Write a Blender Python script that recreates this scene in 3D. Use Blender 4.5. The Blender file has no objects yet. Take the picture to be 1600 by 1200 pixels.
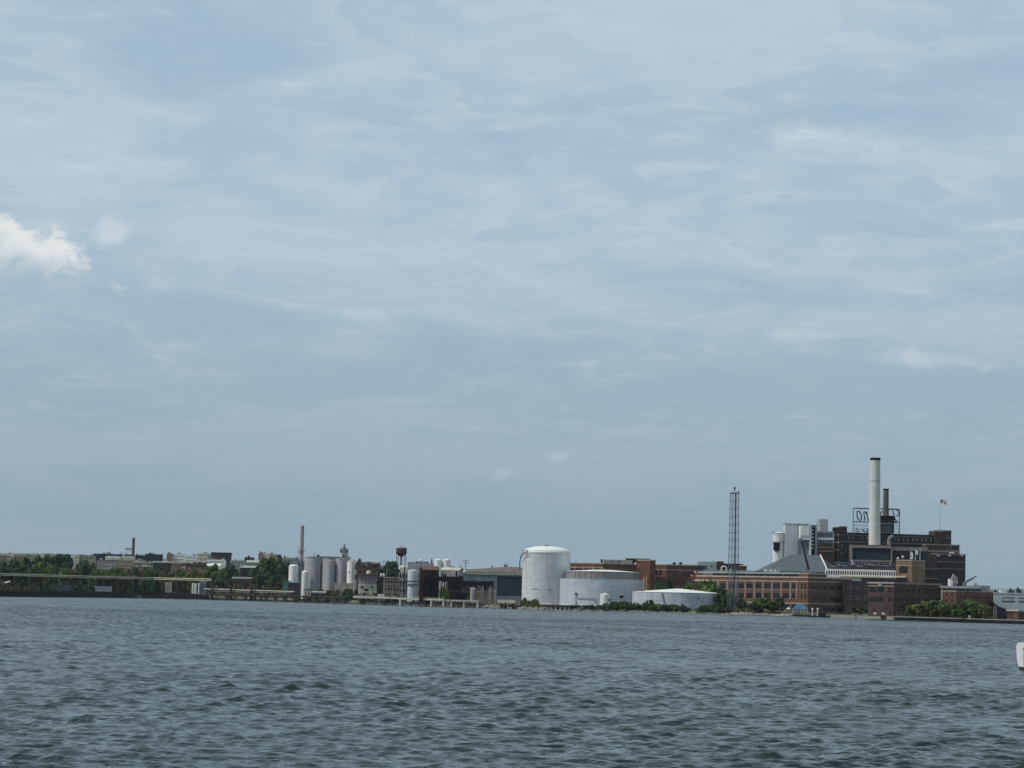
import bpy, math, random
import numpy as np
from mathutils import Vector, Matrix
random.seed(11); np.random.seed(11)
SC = bpy.context.scene
COL = SC.collection
R = math.radians

# ------------------------------------------------------------------ camera
K = 4000.0            # focal length in photo pixels (photo 1600 wide)
H = 7.0               # eye height above the water
PITCH, ROLL = math.atan(333/K), R(1.3)
cd = bpy.data.cameras.new('camera'); cam = bpy.data.objects.new('camera', cd); COL.objects.link(cam)
cd.sensor_width = 36.0; cd.lens = 36.0*K/1600; cd.clip_start = 1.0; cd.clip_end = 40000
MROT = (Matrix.Rotation(R(90)+PITCH, 4, 'X') @ Matrix.Rotation(ROLL, 4, 'Z')).to_3x3()
cam.matrix_world = Matrix.Translation((0, 0, H)) @ MROT.to_4x4()
SC.camera = cam
SC.view_settings.view_transform = 'Standard'; SC.view_settings.look = 'None'
SC.view_settings.exposure = 0.0; SC.view_settings.gamma = 1.0
SC.cycles.max_bounces = 5; SC.cycles.volume_bounces = 0
try: SC.cycles.use_denoising = True
except Exception: pass

def ray(px, py):
    return MROT @ Vector(((px-800)/K, (600-py)/K, -1.0))
def P(px, py, D):                       # point of the world at depth D seen in the direction (px, py)
    r = ray(px, py); t = D/r.y
    return Vector((r.x*t, D, H+r.z*t))

# ------------------------------------------------------------------ sun and sky
SUN_EL = R(50)
sunh = Vector((-0.975, -0.22, 0)).normalized()
SUN = Vector((sunh.x*math.cos(SUN_EL), sunh.y*math.cos(SUN_EL), math.sin(SUN_EL)))
ld = bpy.data.lights.new('sun', 'SUN'); lo = bpy.data.objects.new('sun', ld); COL.objects.link(lo)
ld.energy = 2.4; ld.angle = R(0.6); ld.color = (1.0, 0.95, 0.87)
lo.rotation_euler = SUN.to_track_quat('Z', 'Y').to_euler(); lo.location = (0, 0, 300)

W = bpy.data.worlds.new('World'); SC.world = W; W.use_nodes = True
nt = W.node_tree; nt.nodes.clear()
def N(t, **kw):
    n = nt.nodes.new(t)
    for k, v in kw.items(): setattr(n, k, v)
    return n
def L(a, b): nt.links.new(a, b)
def M(op, a, b=None, c=None, clamp=False):
    n = N('ShaderNodeMath', operation=op); n.use_clamp = clamp
    for i, x in enumerate((a, b, c)):
        if x is None: continue
        if isinstance(x, (int, float)): n.inputs[i].default_value = x
        else: L(x, n.inputs[i])
    return n.outputs[0]
def MIX(f, a, b):
    n = N('ShaderNodeMix', data_type='RGBA')
    if isinstance(f, (int, float)): n.inputs[0].default_value = f
    else: L(f, n.inputs[0])
    for s, x in ((6, a), (7, b)):
        if isinstance(x, tuple): n.inputs[s].default_value = (*x, 1)
        else: L(x, n.inputs[s])
    return n.outputs[2]
def SM(x, a, b):                        # smoothstep
    n = N('ShaderNodeMapRange', interpolation_type='SMOOTHSTEP')
    L(x, n.inputs[0]); n.inputs[1].default_value = a; n.inputs[2].default_value = b
    return n.outputs[0]
def NOISE(vec, scale, detail=6, rough=.55, dist=0.0):
    n = N('ShaderNodeTexNoise'); L(vec, n.inputs['Vector'])
    n.inputs['Scale'].default_value = scale; n.inputs['Detail'].default_value = detail
    n.inputs['Roughness'].default_value = rough; n.inputs['Distortion'].default_value = dist
    return n.outputs['Fac']
def XYZ(a, b, c):
    n = N('ShaderNodeCombineXYZ')
    for i, x in enumerate((a, b, c)):
        if isinstance(x, (int, float)): n.inputs[i].default_value = x
        else: L(x, n.inputs[i])
    return n.outputs[0]
tc = N('ShaderNodeTexCoord'); sep = N('ShaderNodeSeparateXYZ'); L(tc.outputs['Generated'], sep.inputs[0])
dx, dy, dz = sep.outputs
zc = M('MAXIMUM', dz, 0.0)
den = M('ADD', zc, 0.13)
cx, cy = M('DIVIDE', dx, den), M('DIVIDE', dy, den)
sky = N('ShaderNodeTexSky', sky_type='NISHITA'); sky.sun_disc = False
sky.sun_elevation = SUN_EL; sky.sun_rotation = math.atan2(sunh.x, sunh.y)
sky.dust_density = 3.0; sky.air_density = 1.2
# a high thin overcast: broad banks, then finer torn sheets, over the clear sky
wob = NOISE(XYZ(cx, cy, 5.5), 1.7, 4, .5)
wx = M('ADD', cx, M('MULTIPLY', M('SUBTRACT', wob, .5), .26)); wy = M('ADD', M('MULTIPLY', cy, .95), M('MULTIPLY', M('SUBTRACT', wob, .5), .20))
n1 = NOISE(XYZ(wx, wy, 3.1), 1.25, 3, .45)                      # broad banks
n2 = NOISE(XYZ(wx, wy, 7.7), 2.8, 5, .5, .3)                    # soft sheets
n3 = NOISE(XYZ(wx, M('MULTIPLY', wy, 1.3), 1.3), 9.0, 8, .6, .4)    # torn edges and fibres
# stacked sheets: each thickens slowly and breaks off at a ragged edge
tt = M('ADD', M('ADD', M('MULTIPLY', n2, 3.4), M('MULTIPLY', n1, 1.2)), M('MULTIPLY', n3, .62))
ff = M('FRACT', tt)
sheet = M('MULTIPLY', M('POWER', ff, 1.4), SM(M('SUBTRACT', 1.0, ff), 0.0, .16))
den2 = M('ADD', M('ADD', M('MULTIPLY', SM(n1, .34, .66), .42), M('MULTIPLY', SM(n2, .3, .7), .22)), M('ADD', M('MULTIPLY', sheet, .34), M('MULTIPLY', SM(n3, .35, .7), .16)))
dens = SM(den2, .05, 1.02)
lowfade = SM(dz, .012, .165)            # bright torn cloud is overhead, an even veil lies low
veil = MIX(lowfade, (.305, .418, .508), (.362, .494, .630))
bright = MIX(lowfade, (.325, .435, .517), (.515, .630, .715))
cl = MIX(M('MULTIPLY', dens, .95), veil, bright)
tuft = M('MULTIPLY', M('MULTIPLY', SM(n3, .54, .72), SM(M('ADD', M('MULTIPLY', sheet, .5), M('MULTIPLY', n2, .5)), .34, .62)), lowfade)
cl = MIX(M('MULTIPLY', tuft, .48), cl, (.600, .695, .745))
# separate small cumulus: (tan azimuth, tan elevation, half width, half height, tilt, strength)
u = M('DIVIDE', dx, M('MAXIMUM', dy, .05)); v = M('DIVIDE', dz, M('MAXIMUM', dy, .05))
front = M('GREATER_THAN', dy, .2)
cn = NOISE(XYZ(u, M('MULTIPLY', v, 1.3), 2.0), 90, 9, .62, .6); cn2 = NOISE(XYZ(u, v, 9.0), 36, 7, .62, .4)
for (px, py, hw, hh, tilt, s, top) in ((24, 386, 150, 52, .24, .97, 1), (182, 366, 58, 38, -.1, .75, 0), (786, 741, 34, 17, -.1, .38, 0),
                            (872, 714, 26, 13, 0, .28, 0), (575, 492, 62, 16, .05, .35, 0), (1240, 520, 130, 13, -.02, .35, 0),
                            (1440, 562, 170, 18, .05, .42, 0), (600, 285, 90, 30, -.5, .28, 0), (1290, 222, 190, 36, .12, .34, 0)):
    r = ray(px, py); u0, v0 = r.x/r.y, r.z/r.y
    a = M('SUBTRACT', u, u0); b = M('ADD', M('SUBTRACT', v, v0), M('MULTIPLY', a, tilt))
    q = M('SQRT', M('ADD', M('POWER', M('MULTIPLY', a, K/hw), 2.0), M('POWER', M('MULTIPLY', b, K/hh), 2.0)))
    bumpy = M('ADD', M('MULTIPLY', M('SUBTRACT', cn, .5), 2.1), M('MULTIPLY', M('SUBTRACT', cn2, .5), 2.0))
    d = M('ADD', M('SUBTRACT', 1.0, q), bumpy)
    d = M('MULTIPLY', M('MULTIPLY', SM(d, .0, .55 if top else 1.1), s), front)
    shade = SM(M('ADD', M('MULTIPLY', b, K/hh), M('MULTIPLY', M('SUBTRACT', cn, .5), 1.6)), -.9, .5)
    cl = MIX(d, cl, MIX(shade, (.42, .53, .61), (.80, .83, .83)) if top else (.66, .73, .77))
up = SM(dz, .25, .8)
cl = MIX(up, cl, (.335, .425, .47))
sc10 = N('ShaderNodeVectorMath', operation='SCALE'); L(cl, sc10.inputs[0]); sc10.inputs['Scale'].default_value = 10.0
mixw = MIX(.92, sky.outputs[0], sc10.outputs[0])
bg = N('ShaderNodeBackground'); bg.inputs['Strength'].default_value = 0.1
L(mixw, bg.inputs['Color']); wo = N('ShaderNodeOutputWorld'); L(bg.outputs[0], wo.inputs[0])

# ------------------------------------------------------------------ materials
MATS = {}
def mat(name, col, rough=.85, var=.16, scale=.25, streak=0.0, seams=0.0, metal=0.0, spec=.18, fine=0.0, tint=None):
    if name in MATS: return MATS[name]
    m = bpy.data.materials.new(name); m.use_nodes = True; MATS[name] = m
    t = m.node_tree; b = t.nodes['Principled BSDF']
    b.inputs['Roughness'].default_value = rough; b.inputs['Metallic'].default_value = metal
    b.inputs['Specular IOR Level'].default_value = spec
    def nd(ty, **k):
        n = t.nodes.new(ty)
        for a, v in k.items(): setattr(n, a, v)
        return n
    tcn = nd('ShaderNodeTexCoord'); src = tcn.outputs['Object']
    nz = nd('ShaderNodeTexNoise'); nz.inputs['Scale'].default_value = scale; nz.inputs['Detail'].default_value = 5
    t.links.new(src, nz.inputs['Vector'])
    fac = nz.outputs['Fac']
    lo_ = tuple(max(0, c*(1-var*1.6)) for c in col); hi = tuple(min(.95, c*(1+var*1.6)) for c in (tint or col))
    mx = nd('ShaderNodeMix', data_type='RGBA'); mx.inputs[6].default_value = (*lo_, 1); mx.inputs[7].default_value = (*hi, 1)
    rg = nd('ShaderNodeMapRange'); rg.inputs[1].default_value = .3; rg.inputs[2].default_value = .7
    t.links.new(fac, rg.inputs[0]); t.links.new(rg.outputs[0], mx.inputs[0])
    out = mx.outputs[2]
    def mul(out, fsock, dark):
        q = nd('ShaderNodeMix', data_type='RGBA', blend_type='MULTIPLY')
        t.links.new(fsock, q.inputs[0]); t.links.new(out, q.inputs[6]); q.inputs[7].default_value = (*dark, 1)
        return q.outputs[2]
    if streak:
        mp = nd('ShaderNodeMapping'); mp.inputs['Scale'].default_value = (1, 1, .06); t.links.new(src, mp.inputs[0])
        n2_ = nd('ShaderNodeTexNoise'); n2_.inputs['Scale'].default_value = .7; n2_.inputs['Detail'].default_value = 6
        t.links.new(mp.outputs[0], n2_.inputs['Vector'])
        r2 = nd('ShaderNodeMapRange'); r2.inputs[1].default_value = .5; r2.inputs[2].default_value = .72; r2.inputs[4].default_value = streak
        t.links.new(n2_.outputs['Fac'], r2.inputs[0]); out = mul(out, r2.outputs[0], (.45, .40, .36))
    if fine:
        n3_ = nd('ShaderNodeTexNoise'); n3_.inputs['Scale'].default_value = 1.6; n3_.inputs['Detail'].default_value = 4
        t.links.new(src, n3_.inputs['Vector'])
        r3 = nd('ShaderNodeMapRange'); r3.inputs[1].default_value = .42; r3.inputs[2].default_value = .66; r3.inputs[4].default_value = fine
        t.links.new(n3_.outputs['Fac'], r3.inputs[0]); out = mul(out, r3.outputs[0], (.45, .45, .48))
    if seams:
        sp = nd('ShaderNodeSeparateXYZ'); t.links.new(src, sp.inputs[0])
        dv = nd('ShaderNodeMath', operation='DIVIDE'); t.links.new(sp.outputs[2], dv.inputs[0]); dv.inputs[1].default_value = seams
        fr = nd('ShaderNodeMath', operation='FRACT'); t.links.new(dv.outputs[0], fr.inputs[0])
        lt = nd('ShaderNodeMath', operation='LESS_THAN'); t.links.new(fr.outputs[0], lt.inputs[0]); lt.inputs[1].default_value = .13
        sc_ = nd('ShaderNodeMath', operation='MULTIPLY'); t.links.new(lt.outputs[0], sc_.inputs[0]); sc_.inputs[1].default_value = .22
        out = mul(out, sc_.outputs[0], (.5, .5, .52))
    t.links.new(out, b.inputs['Base Color'])
    return m
mat('brick_red', (.172, .082, .064), fine=.45, streak=.25)
mat('brick_tan', (.165, .104, .074), fine=.5, streak=.3, tint=(.17, .088, .066))
mat('brick_brown', (.105, .072, .063), fine=.45, streak=.3)
mat('brick_dark', (.062, .045, .044), fine=.45, streak=.3)
mat('stone', (.44, .37, .29), var=.1, streak=.3)
mat('stone_grey', (.27, .245, .225), var=.12, streak=.35)
mat('white_paint', (.78, .78, .75), var=.05, streak=.22)
mat('cream', (.62, .57, .45), var=.08, streak=.25)
mat('pink_wash', (.30, .19, .165), var=.14, streak=.2)
mat('orange_wash', (.30, .18, .13), var=.14, streak=.2)
mat('tan_wash', (.33, .27, .21), var=.14, streak=.25)
mat('grey_wash', (.30, .30, .31), var=.12, streak=.25)
mat('lilac_grey', (.30, .285, .305), var=.12, streak=.4)
mat('navy', (.030, .036, .055), var=.15)
mat('tank_white', (.60, .62, .635), var=.06, streak=.30, seams=2.4, rough=.55)
mat('tank_bluish', (.50, .54, .60), var=.07, streak=.25, seams=2.4, rough=.55)
mat('tank_roof', (.80, .80, .76), var=.04, rough=.6)
mat('tower_grey', (.54, .56, .59), var=.05, streak=.25, seams=3.1)
mat('silo', (.385, .385, .40), var=.07, streak=.35, seams=3.1)
mat('concrete', (.36, .345, .315), var=.15, streak=.4)
mat('concrete_pale', (.55, .53, .46), var=.12, streak=.3)
mat('chimney_white', (.66, .66, .60), var=.07, seams=1.9, streak=.15, fine=.2)
mat('chimney_pink', (.40, .30, .28), var=.1, streak=.2, seams=3)
mat('chimney_red', (.135, .055, .05), var=.12)
mat('chimney_brown', (.15, .125, .115), var=.14, seams=2.2, fine=.3)
mat('black_iron', (.009, .009, .013), var=.25, rough=.8)
mat('rust', (.050, .028, .022), var=.35, scale=.5, streak=.5)
mat('rust_dark', (.017, .013, .015), var=.4, scale=.5)
mat('steel_grey', (.16, .18, .20), var=.15, rough=.6)
mat('steel_pale', (.34, .36, .38), var=.1, rough=.6)
mat('slate', (.105, .125, .142), var=.12, streak=.3, scale=.4)
mat('slate_pale', (.20, .225, .235), var=.12, streak=.3)
mat('roof_brown', (.15, .10, .085), var=.2, streak=.3)
mat('roof_grey', (.25, .25, .26), var=.15)
mat('roof_dusty', (.15, .132, .120), var=.2, streak=.4)
mat('metal_blue', (.27, .33, .38), var=.08, streak=.25)
mat('metal_dull', (.165, .205, .235), var=.12, streak=.45)
mat('metal_teal', (.028, .045, .060), var=.2, streak=.35)
mat('glass_blue', (.05, .11, .17), rough=.2, var=.2, spec=.5)
mat('glass', (.016, .019, .028), rough=.25, var=.5, scale=.35, spec=.5)
mat('frame_pale', (.33, .31, .29), var=.1)
mat('frame_dark', (.05, .045, .045), var=.1)
mat('timber', (.060, .048, .042), var=.3, scale=.6, streak=.4)
mat('bulkhead', (.008, .009, .016), var=.4, streak=.4)
mat('sheet_pile', (.058, .040, .040), var=.3, streak=.5)
mat('rock', (.29, .265, .23), var=.3, scale=.8)
mat('green_box', (.05, .20, .15), var=.12)
mat('tent_blue', (.06, .16, .28), var=.15, rough=.6)
mat('red_paint', (.36, .06, .045), var=.15)
mat('yellow_paint', (.50, .38, .14), var=.15)
mat('asphalt', (.06, .06, .062), var=.2)
mat('cloth_white', (.80, .80, .78), var=.05)
mat('bark', (.075, .055, .042), var=.25, scale=1.2)
mat('tank_green', (.38, .45, .42), var=.1, rough=.5)
mat('hull_white', (.80, .80, .77), var=.03, rough=.3, spec=.5)
mat('hull_dark', (.012, .014, .02), var=.1, rough=.4)
for nm, c in (('leaf_dark', (.050, .086, .034)), ('leaf_mid', (.090, .140, .040)), ('leaf_light', (.120, .170, .044)), ('leaf_dry', (.120, .118, .054)), ('leaf_blue', (.050, .082, .052))):
    mat(nm, c, rough=.8, var=.45, scale=.45, spec=.15)

# ------------------------------------------------------------------ building kit
ORG = {}
class MB:
    def __init__(s): s.v = []; s.f = []; s.mi = []
    def add(s, vs, fs, mi=0):
        o = len(s.v); s.v += [tuple(v) for v in vs]; s.f += [tuple(i+o for i in f) for f in fs]; s.mi += [mi]*len(fs)
    def quad(s, a, b, c, d, mi=0): s.add((a, b, c, d), ((0, 1, 2, 3),), mi)
    def prism(s, poly, z0, z1, mi=0, top=None):
        n = len(poly); vs = [(p[0], p[1], z0) for p in poly]+[(p[0], p[1], z1) for p in poly]
        ar = sum(poly[i][0]*poly[(i+1) % n][1]-poly[(i+1) % n][0]*poly[i][1] for i in range(n))
        fs = [(i, (i+1) % n, n+(i+1) % n, n+i) for i in range(n)]
        caps = [tuple(range(n))[::-1], tuple(range(n, 2*n))]
        if ar < 0: fs = [f[::-1] for f in fs]; caps = [c[::-1] for c in caps]
        s.add(vs, fs+caps[:1], mi); o = len(s.v)-2*n
        s.f.append(tuple(i+o for i in caps[1])); s.mi.append(mi if top is None else top)
    def box(s, c, sx, sy, sz, rot=0, mi=0):        # c = centre of the base
        ca, sa = math.cos(rot), math.sin(rot)
        pl = [(c[0]+ca*x-sa*y, c[1]+sa*x+ca*y) for x, y in ((-sx/2, -sy/2), (sx/2, -sy/2), (sx/2, sy/2), (-sx/2, sy/2))]
        s.prism(pl, c[2], c[2]+sz, mi)
    def lathe(s, prof, c=(0, 0, 0), n=32, mi=0, cap=True):
        vs = []
        for r, z in prof:
            for i in range(n):
                a = 2*math.pi*i/n; vs.append((c[0]+r*math.cos(a), c[1]+r*math.sin(a), c[2]+z))
        fs = []
        for k in range(len(prof)-1):
            for i in range(n):
                j = (i+1) % n; fs.append((k*n+i, k*n+j, (k+1)*n+j, (k+1)*n+i))
        if cap: fs += [tuple(range(n))[::-1], tuple(range((len(prof)-1)*n, len(prof)*n))]
        s.add(vs, fs, mi)
    def bar(s, a, b, r, n=4, mi=0, r2=None):
        a, b = Vector(a), Vector(b); d = (b-a)
        if d.length < 1e-6: return
        d.normalize(); q = d.orthogonal().normalized() if abs(d.z) < .99 else Vector((1, 0, 0)); w = d.cross(q)
        r2 = r if r2 is None else r2
        vs = [p+(q*math.cos(t)+w*math.sin(t))*rr for p, rr in ((a, r), (b, r2)) for t in [2*math.pi*(i+.5)/n for i in range(n)]]
        s.add(vs, [(i, (i+1) % n, n+(i+1) % n, n+i) for i in range(n)]+[tuple(range(n))[::-1], tuple(range(n, 2*n))], mi)
    def gable(s, A, B, C, D, z, zr, ridge='ab', over=0.0, mi=0, mig=None):
        # A,B,C,D footprint corners in order; ridge runs parallel to AB (ab) or to BC (bc)
        if ridge == 'bc': A, B, C, D = B, C, D, A
        A, B, C, D = [Vector((p[0], p[1], z)) for p in (A, B, C, D)]
        r0 = (A+D)/2; r1 = (B+C)/2; r0.z = r1.z = zr
        e = (B-A).normalized()*over
        A2, D2, r02, B2, C2, r12 = A-e, D-e, r0-e, B+e, C+e, r1+e
        s.add((A2, B2, r12, r02), ((0, 1, 2, 3),), mi); s.add((C2, D2, r02, r12), ((0, 1, 2, 3),), mi)
        g = mi if mig is None else mig
        s.add((D, A, r0), ((0, 1, 2),), g); s.add((B, C, r1), ((0, 1, 2),), g); s.add((A, D, C, B), ((0, 1, 2, 3),), g)
    def build(s, name, mats, parent=None, origin=None, smooth=False):
        me = bpy.data.meshes.new(name)
        if not isinstance(mats, (list, tuple)): mats = [mats]
        vs = np.array(s.v, dtype=float)
        if parent is not None: org = ORG[parent.name]
        elif origin is not None: org = Vector(origin)
        else:
            mn, mx_ = vs.min(0), vs.max(0); org = Vector(((mn[0]+mx_[0])/2, (mn[1]+mx_[1])/2, mn[2]))
        me.from_pydata((vs-np.array(org)).tolist(), [], s.f)
        for m in mats: me.materials.append(MATS[m] if isinstance(m, str) else m)
        me.polygons.foreach_set('material_index', s.mi)
        if smooth:
            me.polygons.foreach_set('use_smooth', [True]*len(s.f))
            try: me.set_sharp_from_angle(angle=R(35))
            except Exception: pass
        me.update()
        o = bpy.data.objects.new(name, me); COL.objects.link(o)
        if parent is not None: o.parent = parent
        else: o.location = org
        ORG[o.name] = org
        return o
def tag(o, label, cat, group=None, kind=None):
    o['label'] = label; o['category'] = cat
    if group: o['group'] = group
    if kind: o['kind'] = kind
    return o
def thing(name, label, cat, loc, group=None):
    o = bpy.data.objects.new(name, None); COL.objects.link(o); o.location = loc; o.empty_display_size = 1
    ORG[o.name] = Vector(loc)
    return tag(o, label, cat, group)

# waterline of the far bank: photo column -> depth
_sp = [-400, 0, 240, 460, 680, 830, 1040, 1240, 1400, 1600, 2000]
_sw = [None, 931.5, 934, 940, 947, 952, 957.5, 963, 969, 975.5, None]
_sd = []
for a, w in zip(_sp, _sw):
    if w is None: _sd.append(None); continue
    r = ray(a, w); _sd.append(H/(-r.z)*r.y)
_sd[0] = _sd[1]-60; _sd[-1] = _sd[-2]-120
def S(px): return float(np.interp(px, _sp, _sd))
def gz(px, off):                        # ground level: low quay, rising inland to the left
    base = float(np.interp(px, [0, 330, 420, 900, 1300, 1600], [3.3, 3.3, 2.5, 2.3, 2.1, 1.9]))
    t = min(1, max(0, (off-60)/500)); t = t*t*(3-2*t)
    rise = float(np.interp(px, [0, 400, 700, 1000, 1600], [9, 9, 6, 2, 2]))
    return base+rise*t
def G(px, D):                           # ground point under photo column px at depth D
    z = gz(px, D-S(px)); py = 930.0
    for _ in range(4):
        q = P(px, py, D); py += (q.z-z)*K/D
    return P(px, py, D)
def xy(px, D, z=8.0):
    py = 930.0
    for _ in range(3):
        q = P(px, py, D); py += (q.z-z)*K/D
    q = P(px, py, D); return Vector((q.x, q.y))
def Z(px, py, D): return P(px, py, D).z
# ------------------------------------------------------------------ land
def rowval(px, off):
    if off < -1: return -3.0
    if off <= 0: return -1.0
    return gz(px, off)
pxs = list(range(-1000, 2700, 10)); offs = [-40, -.5, 1.5, 4, 60, 150, 300, 560, 900, 1500, 2500, 4000, 7000, 14000]
mb = MB(); vs = []
for o_ in offs:
    for px in pxs:
        D = S(px)+o_; q = xy(px, D, 3)
        vs.append((q.x, q.y, -3.0 if o_ < -1 else (-.6 if o_ < 0 else gz(px, o_)-(1.0 if o_ == 1.5 else 0))))
n = len(pxs); mb.add(vs, [(j*n+i, j*n+i+1, (j+1)*n+i+1, (j+1)*n+i) for j in range(len(offs)-1) for i in range(n-1)])
gm = mat('ground_mix', (.075, .072, .048), var=.4, scale=.08, tint=(.055, .075, .030))
tag(mb.build('ground', 'ground_mix', origin=(0, 0, 0)), 'flat industrial shore across the harbour with worn grass and dirt', 'ground', kind='structure')

# distant wooded ridge beyond the town
def ridge(name, label, pts, D, depth, m):
    mb = MB(); xs, zs = [], []
    P0 = np.arange(pts[0][0], pts[-1][0]+1, 3.0)
    rng = np.random.RandomState(int(D))
    jit = np.cumsum(rng.randn(len(P0)))*.0
    k = rng.randn(len(P0)); k = np.convolve(k, np.ones(3)/3, 'same')*1.1+np.convolve(rng.randn(len(P0)), np.ones(11)/11, 'same')*2.0
    vs = []
    for px, jj in zip(P0, k):
        py = np.interp(px, [p[0] for p in pts], [p[1] for p in pts])-jj*.55
        q = P(px, py, D)
        vs += [(q.x, D-depth*.5, 0), (q.x, D-depth*.25, q.z*.72), (q.x, D, q.z), (q.x, D+depth, q.z*.5)]
    nn = len(P0)
    mb.add(vs, [(4*i+j, 4*i+4+j, 4*i+5+j, 4*i+1+j) for i in range(nn-1) for j in range(3)])
    return tag(mb.build(name, m, origin=(0, D, 0)), label, 'hills', kind='structure')
mat('far_wood', (.16, .165, .15), var=.3, scale=.03)
ridge('hills', 'long low wooded ridge on the skyline behind the town', [(-400, 862), (0, 864.5), (60, 865), (140, 867), (240, 873), (330, 876), (460, 884), (700, 893), (1000, 904), (1300, 914), (1540, 921), (1600, 920), (2000, 930)], 5200, 800, 'far_wood')
ridge('wooded_terrain', 'nearer tree covered rise behind the warehouses', [(300, 881), (440, 884), (600, 891), (720, 896), (820, 902), (1100, 906)], 2900, 300, 'far_wood')

# ------------------------------------------------------------------ water: real waves, finer near the eye
def make_water():
    rng = np.random.RandomState(5)
    rows = [58.0]
    while rows[-1] < 1500: rows.append(rows[-1]+max(.16, min(rows[-1]*.0020, .5 if rows[-1] < 900 else .75)))
    rows = np.array(rows)
    az = np.concatenate([np.linspace(-.62, -.245, 40)[:-1], np.linspace(-.245, .245, 820), np.linspace(.245, .62, 40)[1:]])
    Y, A = np.meshgrid(rows.astype(np.float32), az.astype(np.float32), indexing='ij')
    X = Y*A; Zc = np.zeros_like(X); DX = np.zeros_like(X); DY = np.zeros_like(X)
    dsp = np.gradient(rows)[:, None]; lat = Y*(.49/820)
    gap = np.maximum(dsp, lat)
    nW = 104
    lam = np.exp(rng.uniform(np.log(.31), np.log(4.8), nW))
    main = R(-108)
    for i in range(nW):
        th = main+rng.normal(0, R(27)) if lam[i] > 1.5 else main+rng.normal(0, R(42))
        k = 2*math.pi/lam[i]
        slope = .050*(1.2 if 0.6 < lam[i] < 2.0 else .8)
        if lam[i] > 2.6: slope *= .5
        a = slope/k; ph = rng.uniform(0, 6.283)
        fade = np.clip((lam[i]/gap-2.2)/1.2, 0, 1).astype(np.float32)
        arg = k*(math.cos(th)*X+math.sin(th)*Y)+ph
        c = np.cos(arg)*fade*a
        Zc += c; sN = np.sin(arg)*fade*a*.95
        DX -= math.cos(th)*sN; DY -= math.sin(th)*sN
    # gusts: patches where the chop is stronger or calmer
    g = 1+.20*np.sin(X*.045+1.3+.6*np.sin(Y*.021))*np.sin(Y*.033+.7)+.12*np.sin(X*.11+Y*.05)
    Zc *= g; X2 = X+DX*g; Y2 = Y+DY*g
    V = np.stack([X2, Y2, Zc], -1).reshape(-1, 3)
    nr, nc = X.shape
    idx = np.arange(nr*nc).reshape(nr, nc)
    Q = np.stack([idx[:-1, :-1], idx[:-1, 1:], idx[1:, 1:], idx[1:, :-1]], -1).reshape(-1, 4)
    # flat surroundings
    ex = np.array([(-9000, -3000, -.25), (9000, -3000, -.25), (9000, 58.5, -.25), (58.5*.6, 58.5, -.25), (-58.5*.6, 58.5, -.25), (-9000, 58.5, -.25),
                   (9000, 15000, -.25), (1500*.6, 1480, -.25), (-1500*.6, 1480, -.25), (-9000, 15000, -.25)])
    o = len(V); V = np.concatenate([V, ex])
    E = [(0, 1, 2, 3), (0, 3, 4, 5), (3, 2, 6, 7), (5, 4, 8, 9), (8, 7, 6, 9)]
    Q = np.concatenate([Q, np.array(E)+o])
    me = bpy.data.meshes.new('water')
    me.vertices.add(len(V)); me.vertices.foreach_set('co', V.ravel())
    me.loops.add(Q.size); me.loops.foreach_set('vertex_index', Q.ravel().astype(np.int32))
    me.polygons.add(len(Q)); me.polygons.foreach_set('loop_start', np.arange(0, Q.size, 4, dtype=np.int32))
    me.polygons.foreach_set('loop_total', np.full(len(Q), 4, dtype=np.int32))
    me.update(calc_edges=True); me.polygons.foreach_set('use_smooth', np.ones(len(Q), dtype=bool))
    m = bpy.data.materials.new('harbour_water'); m.use_nodes = True; t = m.node_tree; b = t.nodes['Principled BSDF']
    b.inputs['Base Color'].default_value = (.008, .021, .018, 1); b.inputs['Roughness'].default_value = .12
    b.inputs['IOR'].default_value = 1.31
    tc_ = t.nodes.new('ShaderNodeTexCoord')
    def noise(s, d):
        n = t.nodes.new('ShaderNodeTexNoise'); n.inputs['Scale'].default_value = s; n.inputs['Detail'].default_value = d
        t.links.new(tc_.outputs['Object'], n.inputs['Vector']); return n.outputs['Fac']
    b1 = t.nodes.new('ShaderNodeBump'); b1.inputs['Strength'].default_value = 1.0; b1.inputs['Distance'].default_value = .12
    b2 = t.nodes.new('ShaderNodeBump'); b2.inputs['Strength'].default_value = 1.0; b2.inputs['Distance'].default_value = .22
    t.links.new(noise(2.6, 4), b1.inputs['Height']); t.links.new(noise(.62, 4), b2.inputs['Height'])
    t.links.new(b2.outputs[0], b1.inputs['Normal']); t.links.new(b1.outputs[0], b.inputs['Normal'])
    # cat's paws: wind ruffles the surface more in some patches than in others
    mp = t.nodes.new('ShaderNodeMapping'); mp.inputs['Scale'].default_value = (.16, .03, 1); t.links.new(tc_.outputs['Object'], mp.inputs[0])
    nz = t.nodes.new('ShaderNodeTexNoise'); nz.inputs['Scale'].default_value = 1.0; nz.inputs['Detail'].default_value = 6; nz.inputs['Roughness'].default_value = .7; t.links.new(mp.outputs[0], nz.inputs['Vector'])
    mr = t.nodes.new('ShaderNodeMapRange'); mr.inputs[1].default_value = .36; mr.inputs[2].default_value = .64; mr.inputs[3].default_value = .03; mr.inputs[4].default_value = .16
    t.links.new(nz.outputs['Fac'], mr.inputs[0])
    # offshore the chop is too fine to model: the same waves stand in as roughness there
    sy = t.nodes.new('ShaderNodeSeparateXYZ'); t.links.new(tc_.outputs['Object'], sy.inputs[0])
    fr = t.nodes.new('ShaderNodeMapRange'); fr.inputs[1].default_value = 150; fr.inputs[2].default_value = 900; fr.inputs[4].default_value = .13; t.links.new(sy.outputs[1], fr.inputs[0])
    ad = t.nodes.new('ShaderNodeMath'); t.links.new(mr.outputs[0], ad.inputs[0]); t.links.new(fr.outputs[0], ad.inputs[1]); t.links.new(ad.outputs[0], b.inputs['Roughness'])
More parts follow.
